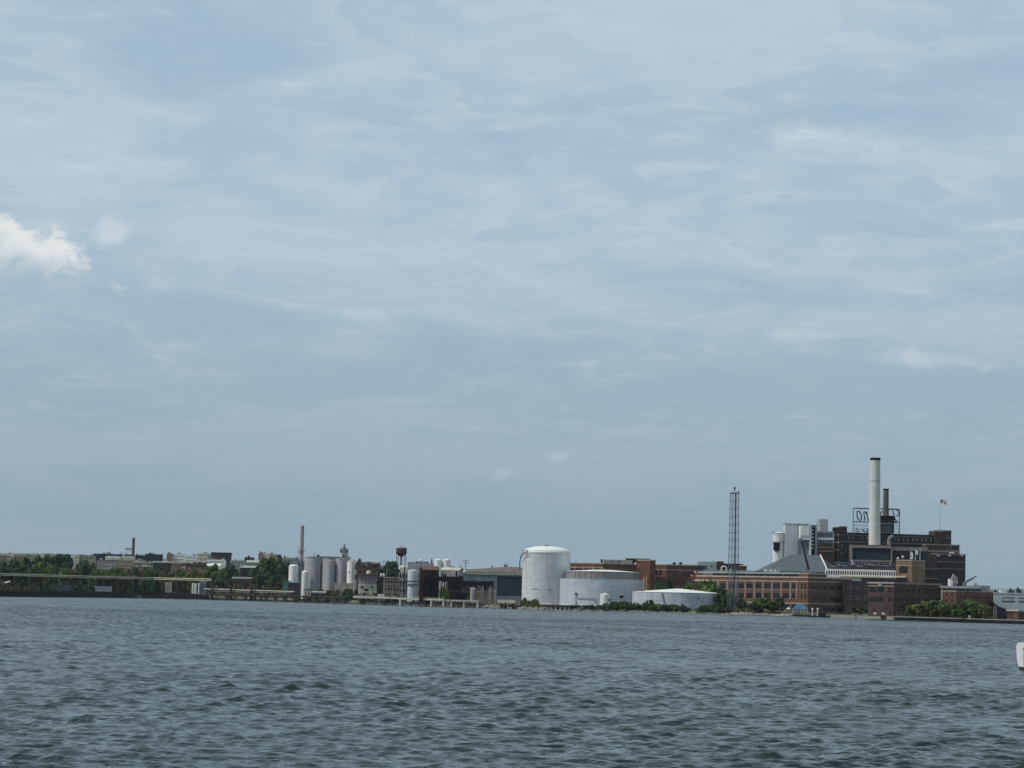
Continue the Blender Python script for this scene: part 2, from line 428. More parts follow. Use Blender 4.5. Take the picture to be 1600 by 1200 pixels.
    me.materials.append(m)
    o = bpy.data.objects.new('water', me); COL.objects.link(o)
    tag(o, 'choppy grey green harbour water filling the lower quarter of the view', 'water', kind='structure')
make_water()

def make_haze():
    me = bpy.data.meshes.new('haze'); mb = MB(); mb.box((0, 3200, -4), 7000, 7000, 150)
    o = mb.build('haze', [], origin=(0, 3200, -4))
    m = bpy.data.materials.new('haze_air'); m.use_nodes = True; t = m.node_tree; t.nodes.clear()
    v = t.nodes.new('ShaderNodeVolumePrincipled'); out = t.nodes.new('ShaderNodeOutputMaterial')
    v.inputs['Color'].default_value = (.80, .87, .95, 1); v.inputs['Density'].default_value = 0.00002; v.inputs['Anisotropy'].default_value = .25
    t.links.new(v.outputs[0], out.inputs['Volume']); o.data.materials.append(m)
    tag(o, 'thin summer haze lying over the harbour and far shore', 'haze', kind='stuff')
make_haze()
# ------------------------------------------------------------------ builders for the shore
def corner3(pxL, pxC, pxR, D, rl=.5, rr=1.6, back=None):
    """footprint seen corner-on: left face L-C, right face C-R, receding rl / rr metres per metre of width"""
    C = xy(pxC, D); wl = abs(pxC-pxL)*D/K; wr = abs(pxR-pxC)*D/K
    Lp = xy(pxL, D+rl*wl) if pxL != pxC else None; Rp = xy(pxR, D+rr*wr)
    return Lp, C, Rp, Lp+Rp-C
def face(pxL, pxR, DL, DR, depth):
    A, B = xy(pxL, DL), xy(pxR, DR); d = (B-A).normalized(); n = Vector((-d.y, d.x))
    return A, B, B+n*depth, A+n*depth
def on_edge(A, B, px, py):              # photo direction -> (metres along A-B, height)
    r = ray(px, py); d = (B-A)
    # r.xy*t = A + d*s
    det = r.x*(-d.y)+r.y*d.x
    t = (A.x*(-d.y)+A.y*d.x)/det
    q = Vector((r.x*t, r.y*t)); return (q-A).dot(d.normalized()), H+r.z*t
class Bld:
    """walls with real openings on chosen edges; pts = plan corners from left to right along the seen sides, then the back"""
    def __init__(s, root, pts, z0, z1, wall, roof='roof_grey', name='wall'):
        s.root = root; s.pts = [Vector((p[0], p[1])) for p in pts]; s.z0 = z0; s.z1 = z1; s.wall = wall; s.roof = roof; s.op = {}; s.name = name; s.win = []
    def row(s, e, px0, pitch, n, w, pyT, pyB, style='glass', skip=(), frame='frame_dark', nm='window', cols=3):
        A, B = s.pts[e], s.pts[e+1]
        zT = on_edge(A, B, px0+w/2, pyT)[1]; zB = on_edge(A, B, px0+w/2, pyB)[1]
        for i in range(n):
            if i in skip: continue
            u0 = on_edge(A, B, px0+i*pitch, pyT)[0]; u1 = on_edge(A, B, px0+i*pitch+w, pyT)[0]
            s.hole(e, u0, u1, zB, zT, style, frame, nm, cols)
    def hole(s, e, u0, u1, zB, zT, style='glass', frame='frame_dark', nm='window', cols=3):
        Ln = (s.pts[e+1]-s.pts[e]).length
        u0, u1 = max(.05, min(u0, u1)), min(Ln-.05, max(u0, u1)); zB = max(zB, s.z0+.05); zT = min(zT, s.z1-.1)
        if u1-u0 < .15 or zT-zB < .15: return
        for (a, b, c, d) in [o[:4] for o in s.op.get(e, [])]:
            if u0 < b and u1 > a and zB < d and zT > c: return
        s.op.setdefault(e, []).append((u0, u1, zB, zT, style, frame, nm, cols))
    def grid(s, e, n, rows, pyless=None, w=.5, hfrac=.5, mu=.06, style='glass', frame='frame_pale', nm='window', z_lo=None, z_hi=None, cols=2):
        Ln = (s.pts[e+1]-s.pts[e]).length; lo = s.z0 if z_lo is None else z_lo; hi = s.z1 if z_hi is None else z_hi
        cw = Ln*(1-2*mu)/n; ch = (hi-lo)/rows
        for j in range(rows):
            for i in range(n):
                c = Ln*mu+cw*(i+.5); zc = lo+ch*(j+.52)
                s.hole(e, c-cw*w/2, c+cw*w/2, zc-ch*hfrac/2, zc+ch*hfrac/2, style, frame, nm, cols)
    def build(s, windows=True, depth=.28):
        mb = MB(); n = len(s.pts)
        ar = sum(s.pts[i].x*s.pts[(i+1) % n].y-s.pts[(i+1) % n].x*s.pts[i].y for i in range(n)); sgn = 1 if ar > 0 else -1
        for e in range(n):
            A, B = s.pts[e], s.pts[(e+1) % n]; d = (B-A); Ln = d.length
            if Ln < 1e-4: continue
            d = d/Ln; nrm = Vector((d.y, -d.x))*sgn
            ops = s.op.get(e, [])
            def pt(u_, z_, dep=0): q = A+d*u_-nrm*dep; return (q.x, q.y, z_)
            us = sorted({0, Ln, *[o[0] for o in ops], *[o[1] for o in ops]}); zs = sorted({s.z0, s.z1, *[o[2] for o in ops], *[o[3] for o in ops]})
            for i in range(len(us)-1):
                run = None
                for j in range(len(zs)-1):
                    um, zm = (us[i]+us[i+1])/2, (zs[j]+zs[j+1])/2
                    solid = not any(o[0] < um < o[1] and o[2] < zm < o[3] for o in ops)
                    if solid and run is None: run = zs[j]
                    if run is not None and (not solid or j == len(zs)-2):
                        top = zs[j] if not solid else zs[j+1]
                        mb.quad(pt(us[i], run), pt(us[i+1], run), pt(us[i+1], top), pt(us[i], top)); run = None
            for o in ops:
                a, b, c, f = o[:4]
                mb.quad(pt(a, c), pt(a, c, depth), pt(a, f, depth), pt(a, f)); mb.quad(pt(b, c), pt(b, f), pt(b, f, depth), pt(b, c, depth))
                mb.quad(pt(a, c), pt(b, c), pt(b, c, depth), pt(a, c, depth)); mb.quad(pt(a, f), pt(a, f, depth), pt(b, f, depth), pt(b, f))
                s.window(A, d, nrm, o, depth)
        rp = s.pts if sgn > 0 else s.pts[::-1]
        mb.add([(p.x, p.y, s.z1-.02) for p in rp], [tuple(range(n))], 1)
        s.obj = mb.build(s.name, [s.wall, s.roof], s.root)
        return s
    WC = {}
    def window(s, A, d, nrm, o, depth):
        a, b, c, f, style, frame, nm, cols = o
        w, h = round(b-a, 2), round(f-c, 2); key = (w, h, style, frame, cols, nm)
        me = s.WC.get(key)
        org = ORG[s.root.name]; q = A+d*((a+b)/2)-nrm*(depth-.02)
        if me is None:
            m = MB(); W2 = w/2
            m.quad((-W2, 0, 0), (W2, 0, 0), (W2, 0, h), (-W2, 0, h), 0)
            if style.startswith('glass'):
                t = min(.14, w*.06)
                for i in range(cols+1):
                    x = -W2+t/2+(w-t)*i/cols; m.box((x, -.05, 0), t, .08, h, mi=1)
                for zz in (0, h*.5, h-t): m.box((0, -.055, zz), w, .07, t, mi=1)
            me = bpy.data.meshes.new(nm); me.from_pydata(m.v, [], m.f); me.materials.append(MATS[style]); me.materials.append(MATS[frame])
            me.polygons.foreach_set('material_index', m.mi); me.update(); s.WC[key] = me
        ob = bpy.data.objects.new(nm, me); COL.objects.link(ob); ob.parent = s.root
        ob.location = (q.x-org.x, q.y-org.y, c-org.z); ob.rotation_euler = (0, 0, math.atan2(d.y, d.x) if nrm.dot(Vector((d.y, -d.x))) > 0 else math.atan2(-d.y, -d.x))
    def band(s, z0, z1, m, name='stone_band', out=.18, edges=None):
        mb = MB(); n = len(s.pts); c = sum(s.pts, Vector((0, 0)))/n
        for e in (range(n) if edges is None else edges):
            A, B = s.pts[e], s.pts[(e+1) % n]; d = (B-A).normalized(); nr = Vector((d.y, -d.x))
            if nr.dot((A+B)/2-c) < 0: nr = -nr
            mb.prism([A-d*out+nr*out, B+d*out+nr*out, B+d*out-nr*.12, A-d*out-nr*.12], z0+.003*e, z1+.003*e)
        return mb.build(name, m, s.root)
    def piers(s, e, pxs_, wpx, z0, z1, m, name='stone_pier', out=.22):
        A, B = s.pts[e], s.pts[e+1]; d = (B-A).normalized(); mb = MB(); ang = math.atan2(d.y, d.x); nr = Vector((d.y, -d.x))
        for p in pxs_:
            u_ = on_edge(A, B, p, 920)[0]; q = A+d*u_+nr*out*.4; mb.box((q.x, q.y, z0), wpx*A.y/K, out*1.2, z1-z0, ang)
        return mb.build(name, m, s.root)

def simple_bld(name, label, cat, px0, px1, pyT, D, wall, depth=14, z0=None, n=0, rows=1, skew=0, band=None, roof='roof_grey', gable=None, group=None, w=.5, hfrac=.5, glass='glass', frame='frame_pale', cutlow=.0, over=.5, roofbits=0, floors=False):
    """a building seen face-on; gable=(pyRidge, direction, roof material)"""
    A, B, C, E = face(px0, px1, D-skew/2, D+skew/2, depth)
    g = gz((px0+px1)/2, D-S((px0+px1)/2))-.3 if z0 is None else z0
    z1 = Z((px0+px1)/2, pyT, D)
    root = thing(name, label, cat, ((A.x+B.x)/2, (A.y+B.y)/2+depth/2, g), group)
    b = Bld(root, [A, B, C, E], g, z1, wall, roof)
    if n: b.grid(0, n, rows, w=w, hfrac=hfrac, style=glass, frame=frame, z_lo=(z1-3.5*rows) if floors else g+(z1-g)*cutlow, z_hi=z1-(.5 if floors else 0))
    b.build()
    if band: b.band(z1-.5, z1+.25, band, 'parapet' , .15)
    if gable:
        m = MB(); pyR, dr, rm = gable; m.gable(A, B, C, E, z1+.01, Z((px0+px1)/2, pyR, D+depth/2), dr, over, 0, 1); m.build('roof', [rm, wall], root)
    if roofbits:
        q_ = random.Random(int(px0*7+pyT)); dd = (B-A)
        for _ in range(roofbits):
            f = q_.uniform(.08, .92); p = A+dd*f+(E-A)*q_.uniform(.15, .7); m = MB(); m.box((p.x, p.y, z1-.05), q_.uniform(.7, 2.2), q_.uniform(.7, 1.8), q_.uniform(.7, 1.9)); m.build(q_.choice(('chimney_stack', 'roof_hatch')), q_.choice(('brick_brown', 'stone_grey', 'concrete_pale', wall)), root)
    return root, b

def tank(name, label, cat, pxL, pxR, pyRim, D, wall, roof='tank_roof', dome=None, cone=None, group=None, rings=(), z0=None, ringm=None, n=64, rail=False, extra=None):
    r = (pxR-pxL)/2*D/K; c = xy((pxL+pxR)/2, D); g = gz((pxL+pxR)/2, D-r-S((pxL+pxR)/2))-.2 if z0 is None else z0
    h = Z((pxL+pxR)/2, pyRim, D)-g
    root = thing(name, label, cat, (c.x, c.y, g), group)
    mb = MB(); mb.lathe([(r, 0), (r, h-.001)], (c.x, c.y, g), n); mb.build('shell', wall, root, smooth=True)
    rise = h*.02+.2
    if dome: rise = Z((pxL+pxR)/2, dome, D)-g-h
    if cone: rise = Z((pxL+pxR)/2, cone, D)-g-h
    m2 = MB()
    if dome: m2.lathe([(r*1.004*math.cos(a), h+rise*math.sin(a)) for a in np.linspace(0, math.pi/2*.985, 9)], (c.x, c.y, g), n)
    else: m2.lathe([(r*1.006, h), (r*1.006, h+.12), (r*.05, h+rise), (.02, h+rise+.05)], (c.x, c.y, g), n)
    m2.build('roof', roof, root, smooth=True)
    if rings:
        m3 = MB()
        for f, hh in rings: m3.lathe([(r, h*f), (r+.22, h*f), (r+.22, h*f+hh), (r, h*f+hh)], (c.x, c.y, g), n, cap=False)
        m3.build('stiffening_ring', ringm or wall, root)
    if rail:
        m4 = MB(); k = 40
        pts_ = [Vector((c.x+r*math.cos(2*math.pi*i/k), c.y+r*math.sin(2*math.pi*i/k), g+h+.05)) for i in range(k)]
        for i in range(k):
            m4.bar(pts_[i], pts_[i]+Vector((0, 0, 1.1)), .05); m4.bar(pts_[i]+Vector((0, 0, 1.1)), pts_[(i+1) % k]+Vector((0, 0, 1.1)), .05)
        m4.build('guard_rail', 'steel_grey', root)
    return root, c, r, g, h

# ---- trees
CROWNS = {}
def crown_mesh(shape, m):
    key = (shape, m)
    if key in CROWNS: return CROWNS[key]
    rng = np.random.RandomState(100+shape)
    prof = shape % 4
    cl = []
    nc = 34
    while len(cl) < nc:
        p = rng.uniform(-1, 1, 3)
        if np.linalg.norm(p) > 1: continue
        if prof == 0: q = np.array([p[0]*.84, p[1]*.8, .53+p[2]*.40])
        elif prof == 1: q = np.array([p[0]*.88*(1-.22*(p[2]+1)/2), p[1]*.8*(1-.2*(p[2]+1)/2), .50+p[2]*.42])
        elif prof == 2: q = np.array([p[0]*.92, p[1]*.8, .56+p[2]*.34])
        else: q = np.array([p[0]*.78, p[1]*.75, .50+p[2]*.44])
        cl.append((q, rng.uniform(.16, .31)))
    vs, fs = [], []
    for q, cr in cl:
        for _ in range(58):
            d = rng.normal(size=3); d /= np.linalg.norm(d); d[2] = d[2]*.8+.1
            pos = q+d*cr*np.array([1, 1, .55])*rng.uniform(.62, 1.08)
            nrm = d+rng.normal(size=3)*.34; nrm /= np.linalg.norm(nrm)
            t = np.cross(nrm, rng.normal(size=3)); t /= np.linalg.norm(t)+1e-9; b = np.cross(nrm, t)
            sz = rng.uniform(.04, .09); o = len(vs)
            sx, sy, sz3 = 1, 1, .62
            for (aa, bb) in ((-1, -.6), (.9, -.75), (1.1, .5), (-.2, 1.1)):
                w_ = pos+(t*aa+b*bb)*sz*np.array([1, 1, .7]); vs.append(tuple(w_))
            fs.append((o, o+1, o+2, o+3))
    me = bpy.data.meshes.new('crown'); me.from_pydata(vs, [], fs); me.materials.append(MATS[m]); me.update()
    CROWNS[key] = me; return me
TRUNKS = {}
def trunk_mesh(k):
    if k in TRUNKS: return TRUNKS[k]
    rng = random.Random(k); mb = MB()
    mb.bar((0, 0, 0), (.02, 0, .32), .045, 6, r2=.032); mb.bar((.02, 0, .32), (-.02, .02, .72), .032, 6, r2=.012)
    for _ in range(6):
        z = rng.uniform(.28, .6); a = rng.uniform(0, 6.28); l = rng.uniform(.35, .6)
        mb.bar((0, 0, z), (l*math.cos(a), l*math.sin(a), z+rng.uniform(.1, .28)), .018, 5, r2=.006)
    me = bpy.data.meshes.new('trunk'); me.from_pydata(mb.v, [], mb.f); me.materials.append(MATS['bark']); me.update()
    TRUNKS[k] = me; return me
TN = [0]
def tree(px, pyT, wpx, off, m, label, group=None, name='broadleaf_tree', shape=None, zb=None):
    TN[0] += 1; i = TN[0]; D = S(px)+off; g = G(px, D)
    if zb is not None: g.z = zb
    h = Z(px, pyT, D)-g.z; w = wpx*D/K/2*(1.3 if px < 460 else 1)
    root = thing(name, label, 'tree', g, group)
    c = bpy.data.objects.new('crown', crown_mesh(i % 6 if shape is None else shape, m)); COL.objects.link(c); c.parent = root
    rz = (i*2.399) % 6.283; c.scale = (w*1.22, w*1.22, h*1.05); c.rotation_euler = (0, 0, rz)
    t = bpy.data.objects.new('trunk', trunk_mesh(i % 4)); COL.objects.link(t); t.parent = root; t.scale = (w, w, h); t.rotation_euler = (0, 0, rz)
    return root
SHRUBS = {}
def shrub_mesh(k, m):
    if (k, m) in SHRUBS: return SHRUBS[(k, m)]
    rng = np.random.RandomState(300+k); vs, fs = [], []
    for _ in range(11):
        q = np.array([rng.uniform(-.75, .75), rng.uniform(-.7, .7), rng.uniform(.1, .62)]); cr = rng.uniform(.2, .4)
        for _ in range(48):
            d = rng.normal(size=3); d /= np.linalg.norm(d)
            pos = q+d*cr*np.array([1, 1, .8])*rng.uniform(.5, 1.1); pos[2] = max(pos[2], .01)
            nrm = d+rng.normal(size=3)*.4; nrm /= np.linalg.norm(nrm); t = np.cross(nrm, rng.normal(size=3)); t /= np.linalg.norm(t)+1e-9; b = np.cross(nrm, t)
            sz = rng.uniform(.06, .13); o = len(vs)
            for (aa, bb) in ((-1, -.6), (.9, -.75), (1.1, .5), (-.2, 1.1)): vs.append(tuple(pos+(t*aa+b*bb)*sz))
            fs.append((o, o+1, o+2, o+3))
    me = bpy.data.meshes.new('shrub'); me.from_pydata(vs, [], fs); me.materials.append(MATS[m]); me.update()
    SHRUBS[(k, m)] = me; return me
def shrub(px, pyT, wpx, off, m, label, group, name='shrub'):
    TN[0] += 1; i = TN[0]; D = S(px)+off; g = G(px, D); g.z -= .25
    h = max(1.0, Z(px, pyT, D)-g.z); w = wpx*D/K/2
    o = bpy.data.objects.new(name, shrub_mesh(i % 5, m)); COL.objects.link(o); o.location = g; o.scale = (w, w, h); o.rotation_euler = (0, 0, i*2.399 % 6.28)
    return tag(o, label, 'shrub', group)

def mast(px, pyT, D, label, r=.16, name='antenna_mast', cross=()):
    g = G(px, D); z = Z(px, pyT, D); root = thing(name, label, 'mast', g)
    m = MB(); m.bar(g, (g.x, g.y, z), r*1.4, 5, r2=r*.6); m.build('pole', 'steel_grey', root)
    if cross:
        m = MB()
        for py, half in cross: zz = Z(px, py, D); m.box((g.x, g.y-.15, zz), half*2*D/K, .25, .3)
        m.build('crossarm', 'timber', root)
    return root
# ================================================================== RIGHT: refinery and brick works
# ---- long brick building, corner-on (left face lit, right face in shade)
Dc = 1492.0
pts = corner3(1087, 1262, 1331, Dc, .95, .7)
z0 = 1.9; zt = Z(1262, 901.5, Dc)
root = thing('brick_factory', 'long three storey brick works with stone piers, corner on, behind the blue tent', 'factory', (*pts[1], z0))
b = Bld(root, pts, z0, zt, 'brick_tan', 'roof_grey')
for (p0, w) in ((1125, 9), (1139, 8.5), (1152.8, 9.5), (1166.5, 9.5), (1181.3, 8.6), (1194.5, 9.6), (1208.7, 9.7), (1223, 9.9), (1237.4, 5.8)):
    b.row(0, p0, 1, 1, w, 911.5, 919.5); b.row(0, p0, 1, 1, w, 926.5, 934.5); b.row(0, p0, 1, 1, w, 944.5, 951.5)
for p0 in (1251.6, 1257.2):
    for t, bo in ((912, 920.5), (928.5, 936.5), (946, 952)): b.row(0, p0, 1, 1, 2.7, t, bo, cols=1)
for (p0, w) in ((1270.5, 3.2), (1276, 3.2), (1285.8, 5.4), (1294.7, 9.8), (1307.3, 9.8), (1320, 5.4)):
    k = (p0-1262)*.055
    for t, bo in ((914, 922.5), (930.5, 938.5), (947.5, 953.5)): b.row(1, p0, 1, 1, w, t+k, bo+k, cols=1 if w < 4 else 3)
b.build()
b.band(zt-.7, zt+.2, 'stone', 'cornice', .35)
b.band(Z(1262, 909.4, Dc), Z(1262, 908.0, Dc), 'stone', 'stone_band', .16)
b.band(Z(1262, 922.6, Dc), Z(1262, 921.6, Dc), 'stone_grey', 'sill_band', .14)
b.band(Z(1262, 943.6, Dc), Z(1262, 942.2, Dc), 'stone', 'lower_band', .16)
for p_ in (1122.3, 1136.5, 1150, 1164.7, 1178.8, 1192.3, 1206.4, 1220.8, 1235.3, 1245): b.piers(0, [p_], 2.4, Z(1262, 937, Dc), Z(1262, 909.2, Dc), 'stone_grey')
for p_ in (1268, 1282.5, 1292.8, 1305.9, 1318.5, 1328): b.piers(1, [p_], 1.6, z0, Z(1262, 909.2, Dc), 'brick_brown', 'brick_pier')
# corner pavilion parapet, set back top storey with grey roof slab
A, C, B2, E = pts; dl = (C-A).normalized(); dr = (B2-C).normalized()
m = MB(); q0 = C-dl*(17*Dc/K)*1.06
zp = Z(1255, 897.2, Dc)
m.prism([q0, C, C+dr*14, q0+dr*14], zt+.2, zp); m.build('pavilion_parapet', 'brick_tan', root)
m = MB(); m.prism([q0-dl*.3-dr*.3, C+dl*.3-dr*.3, C+dl*.3+dr*14.3, q0-dl*.3+dr*14.3], zp, zp+.5); m.build('pavilion_coping', 'stone', root)
zs0, zs1 = zt+.25, Z(1200, 896.6, Dc+25)
a0 = A+dl*10+dr*3; a1 = q0-dl*1.0+dr*3
m = MB(); m.prism([a0, a1, a1+dr*9, a0+dr*9], zs0, zs1); m.build('top_storey_glazing', 'glass', root)
m = MB(); a2 = A-dl*0+dr*1.2; a3 = q0-dl*.6+dr*1.2
m.prism([a2, a3, a3+dr*14, a2+dr*14], zs1, zs1+1.0); m.build('roof_slab', 'steel_pale', root)
for i in range(6):
    m = MB(); q = a0+(a1-a0)*(i/5)-dr*.35; m.box((q.x, q.y, zs0), .3, .3, zs1-zs0); m.build('post', 'white_paint', root)
# white loading canopy strip at the far end
m = MB(); u0 = on_edge(A, C, 1087, 906)[0]; u1 = on_edge(A, C, 1117, 906)[0]; nl = Vector((dl.y, -dl.x)); q = A+dl*(u0+u1)/2+nl*.9
m.box((q.x, q.y, Z(1100, 907.3, Dc+28)), u1-u0, 1.6, .7, math.atan2(dl.y, dl.x)); m.build('canopy', 'cream', root)

# ---- lower courtyard wing between the corner blocks
Dw = Dc+8
r2, b2 = simple_bld('link_wing', 'dark recessed brick wing between the two corner brick works', 'building', 1318, 1372, 908, Dw, 'brick_dark', 12, n=4, rows=3, w=.6)
# ---- second brick works
Dd = S(1397)+8
pts = corner3(1356, 1396, 1471, Dd, .5, .7); zt = Z(1396, 910.5, Dd)
root = thing('brick_factory', 'square brick works with stone cornice and wide upper windows beside the dark courtyard gap', 'factory', (*pts[1], 1.7))
b = Bld(root, pts, 1.7, zt, 'brick_brown', 'roof_grey')
for p0, w in ((1358.5, 11.5), (1371.8, 9.5), (1388, 5.6)):
    b.row(0, p0, 1, 1, w, 917.5, 925.5, cols=4); b.row(0, p0, 1, 1, w, 933, 940.5, cols=4)
b.row(0, 1364, 13, 2, 5.5, 956, 959.5, 'white_paint', nm='shutter'); b.row(0, 1390, 1, 1, 2.2, 953, 960, nm='door')
for i, p0 in enumerate((1402, 1407.5, 1416, 1426, 1434.5, 1445, 1450, 1458, 1463)):
    k = (p0-1396)*.03; w = 3.2
    b.row(1, p0, 1, 1, w, 918.5+k, 926+k, cols=1); b.row(1, p0, 1, 1, w, 932.5+k, 939+k, cols=1)
    if i % 2: b.row(1, p0, 1, 1, w, 945+k, 949+k, cols=1)
b.row(1, 1401, 6.2, 4, 3.2, 955.5, 960.5, 'stone_grey', nm='boarded_window')
b.build(); b.band(zt-.6, zt+.25, 'stone', 'cornice', .3, edges=(0,)); b.band(zt-.6, zt+.25, 'stone_grey', 'parapet', .2, edges=(1, 2, 3))
b.band(Z(1396, 916.6, Dd), Z(1396, 915.4, Dd), 'stone', 'stone_band', .15, edges=(0,))
m = MB(); q = (pts[0]+pts[1])/2; m.lathe([(.9, 0), (.9, .35)], (0, 0, 0), 14)
m.v = [(q.x+v[0]-.5, q.y-.4-v[2], Z(1371, 913.3, Dd)+v[1]) for v in m.v]; m.build('stone_medallion', 'cream', root)

# ---- white clerestory range behind
D3 = Dc+42
rt, b = simple_bld('clerestory_range', 'long low white range with a row of tall narrow windows above the brick works', 'building', 1289.5, 1399, 889.8, D3, 'white_paint', 14, z0=2)
COL.objects.unlink(b.obj); bpy.data.objects.remove(b.obj)
for o in list(rt.children): bpy.data.objects.remove(o)
b = Bld(rt, face(1289.5, 1399, D3+2, D3-2, 14), 2, Z(1340, 889.6, D3), 'white_paint', 'roof_grey')
b.row(0, 1291.2, 3.62, 30, 2.2, 891.8, 897.6, cols=1); b.build()
m = MB(); A, B, _, _ = face(1312, 1399, D3+1.2, D3-2, 1); nn = Vector((0, -1)); m.prism([A+nn*1.6, B+nn*1.6, B, A], Z(1340, 902.2, D3), Z(1340, 899.9, D3)); m.build('roof_edge', 'cream', rt)
m = MB(); A, B, _, _ = face(1345, 1399, D3+1.0, D3-2, 1); m.prism([A+nn*1.5, B+nn*1.5, B+nn*.2, A+nn*.2], Z(1340, 908, D3), Z(1340, 902.3, D3)); m.build('verandah_glazing', 'glass', rt)

# ---- big slate hipped shed roof
D4 = Dc+62
A, B, C, E = face(1191, 1291, D4, D4, 46); ze = Z(1240, 893, D4)
root = thing('slate_roofed_shed', 'broad shed under a big grey hipped slate roof below the white silos', 'building', (*((A+B)/2+Vector((0, 23))), 2))
bb = Bld(root, [A, B, C, E], 2, ze, 'stone_grey', 'roof_grey')
bb.row(0, 1219, 1, 1, 20, 890.2, 892.2, cols=6); bb.build()
m = MB(); o = .8; zr = Z(1250, 866.8, D4+23)
ra, rb = xy(1233, D4+23), xy(1281, D4+23)
q = [Vector((A.x-o, A.y-o, ze)), Vector((B.x+o, B.y-o, ze)), Vector((C.x+o, C.y+o, ze)), Vector((E.x-o, E.y+o, ze))]
r0, r1 = Vector((ra.x, ra.y, zr)), Vector((rb.x, rb.y, zr))
m.quad(q[0], q[1], r1, r0); m.quad(q[2], q[3], r0, r1); m.add((q[3], q[0], r0), ((0, 1, 2),)); m.add((q[1], q[2], r1), ((0, 1, 2),)); m.quad(*q[::-1])
m.build('roof', 'slate', root)
m = MB(); m.bar(r1+Vector((0, -.2, .2)), q[1]+Vector((0, -.3, .3)), .42, 6); m.build('verge_board', 'white_paint', root)
m = MB()
A2, B2 = xy(1193, D4-1.6), xy(1217, D4-1.6); zl, zh = Z(1205, 893.2, D4), Z(1205, 889.4, D4)
m.prism([A2, B2, B2+Vector((0, 1.2)), A2+Vector((0, 1.2))], zl, zh); m.build('white_fascia', 'white_paint', root)
for i in range(3):
    m = MB(); x0 = xy(1197+i*7.2, D4-1.66); x1 = xy(1201.8+i*7.2, D4-1.66)
    m.add(((x0.x, x0.y, zh-.25), (x1.x, x1.y, zh-.25), ((x0.x+x1.x)/2, x0.y, zl+.35)), ((0, 2, 1),)); m.build('triangular_window', 'glass', root)
# roof continuing behind, paler
A, B, C, E = face(1284, 1308, D4+20, D4+20, 40)
root, bb = simple_bld('lean_to_roof_shed', 'pale grey lean to roof stepping down beside the slate roof', 'building', 1284, 1308, 886.5, D4+14, 'stone_grey', 30)
m = MB(); zl = Z(1296, 886.4, D4+14); zh1 = Z(1284, 868, D4+30); zh2 = Z(1306, 884, D4+30)
A, B, C, E = face(1281, 1308, D4+13, D4+13, 17)
m.add([(A.x, A.y, zl+.02), (B.x, B.y, zl+.02), (C.x, C.y, zh2), (E.x, E.y, zh1)], [(0, 1, 2, 3), (0, 3, 2, 1)]); m.build('roof', 'slate_pale', root)

# ---- boom conveyor on the roof
Dq = D4-14
root = thing('boom_crane', 'slim dark boom leaning up across the slate roof', 'crane', (*xy(1264, Dq), 2.0))
m = MB(); a, bq = P(1264, 892, Dq), P(1252.5, 845.5, Dq+2); m.bar(a, bq, .75, 4, r2=.45); m.build('boom', 'black_iron', root)
m = MB(); m.bar((a.x, a.y, 2), a, .9, 8); m.build('mast', 'steel_grey', root)
m = MB(); h1, h2 = P(1249, 841, Dq+2), P(1253.5, 843.5, Dq+2); m.bar(bq, h2, .7, 4); m.bar(h2, h1, .6, 4); m.bar(h1, P(1250, 851, Dq+2), .18, 4); m.build('boom_head', 'steel_grey', root)
m = MB(); q = P(1261, 891.5, Dq); m.box((q.x, q.y, q.z-3), 4.6, 4, 3.6); m.build('cab', 'stone_grey', root)

# ---- white silos and raw sugar towers
D5 = D4+75
def block(name, label, cat, pxL, pxR, pyT, D, m_, depth=16, z0=1.5, skew=0, band=None):
    A, B, C, E = face(pxL, pxR, D-skew/2, D+skew/2, depth); z1 = Z((pxL+pxR)/2, pyT, D)
    root = thing(name, label, cat, (*((A+C)/2), z0)); b = Bld(root, [A, B, C, E], z0, z1, m_, 'roof_grey'); return root, b, z1
root, b, z1 = block('silo_tower', 'broad pale grey windowless silo block, widest of the white towers', 'silo', 1225.5, 1245.4, 818.5, D5, 'tower_grey'); b.build()
b.band(z1-.4, z1+.3, 'steel_pale', 'parapet', .2)
root, b, z1 = block('silo_tower', 'pale grey silo block half hidden behind the white annex with small windows', 'silo', 1245, 1262, 819, D5+1, 'tower_grey'); b.build(); b.band(z1-.4, z1+.3, 'steel_pale', 'parapet', .2)
m = MB(); q = xy(1244, D5+5); m.box((q.x, q.y, 1.5), 1.4, 1.4, Z(1244, 822, D5)-1.5); m.build('downpipe', 'white_paint', root)
root, b, z1 = block('elevator_annex', 'bright white annex box with five small windows projecting over the slate roof', 'building', 1249.5, 1264.5, 821.5, D5-12, 'white_paint', 10, z0=Z(1256, 843.5, D5-12))
b.row(0, 1252, 3.3, 4, 1.4, 836.2, 841.2, cols=1); b.build()
m = MB(); A, B, C, E = face(1254, 1263, D5-10, D5-10, 8); m.prism([A, B, C, E], 1.5, Z(1256, 843.5, D5-12)-.01); m.build('dark_leg', 'steel_grey', root)
root = thing('bucket_elevator', 'tall dark bucket elevator between two white columns', 'elevator', (*xy(1271, D5-10), 1.5))
for p0, p1, mm, nm in ((1263.6, 1266.6, 'white_paint', 'column'), (1266.7, 1272.3, 'black_iron', 'shaft'), (1272.4, 1275.2, 'silo', 'column')):
    m = MB(); A, B, C, E = face(p0, p1, D5-12, D5-12, 7 if nm == 'column' else 5); m.prism([A, B, C, E], 1.5, Z((p0+p1)/2, 821 if p0 < 1272 else 823.5, D5-12)); m.build(nm, mm, root)
for i in range(7):
    m = MB(); q = P(1269.2, 824+i*5.6, D5-12.4); m.box((q.x, q.y, q.z), 1.7, .7, .9); m.build('landing', 'steel_pale', root)
m = MB(); A, B, C, E = face(1266, 1276, D5-13, D5-13, 9); zz = Z(1270, 822, D5-12); m.prism([A, B, C, E], zz, zz+.7); m.build('head_house', 'steel_grey', root)
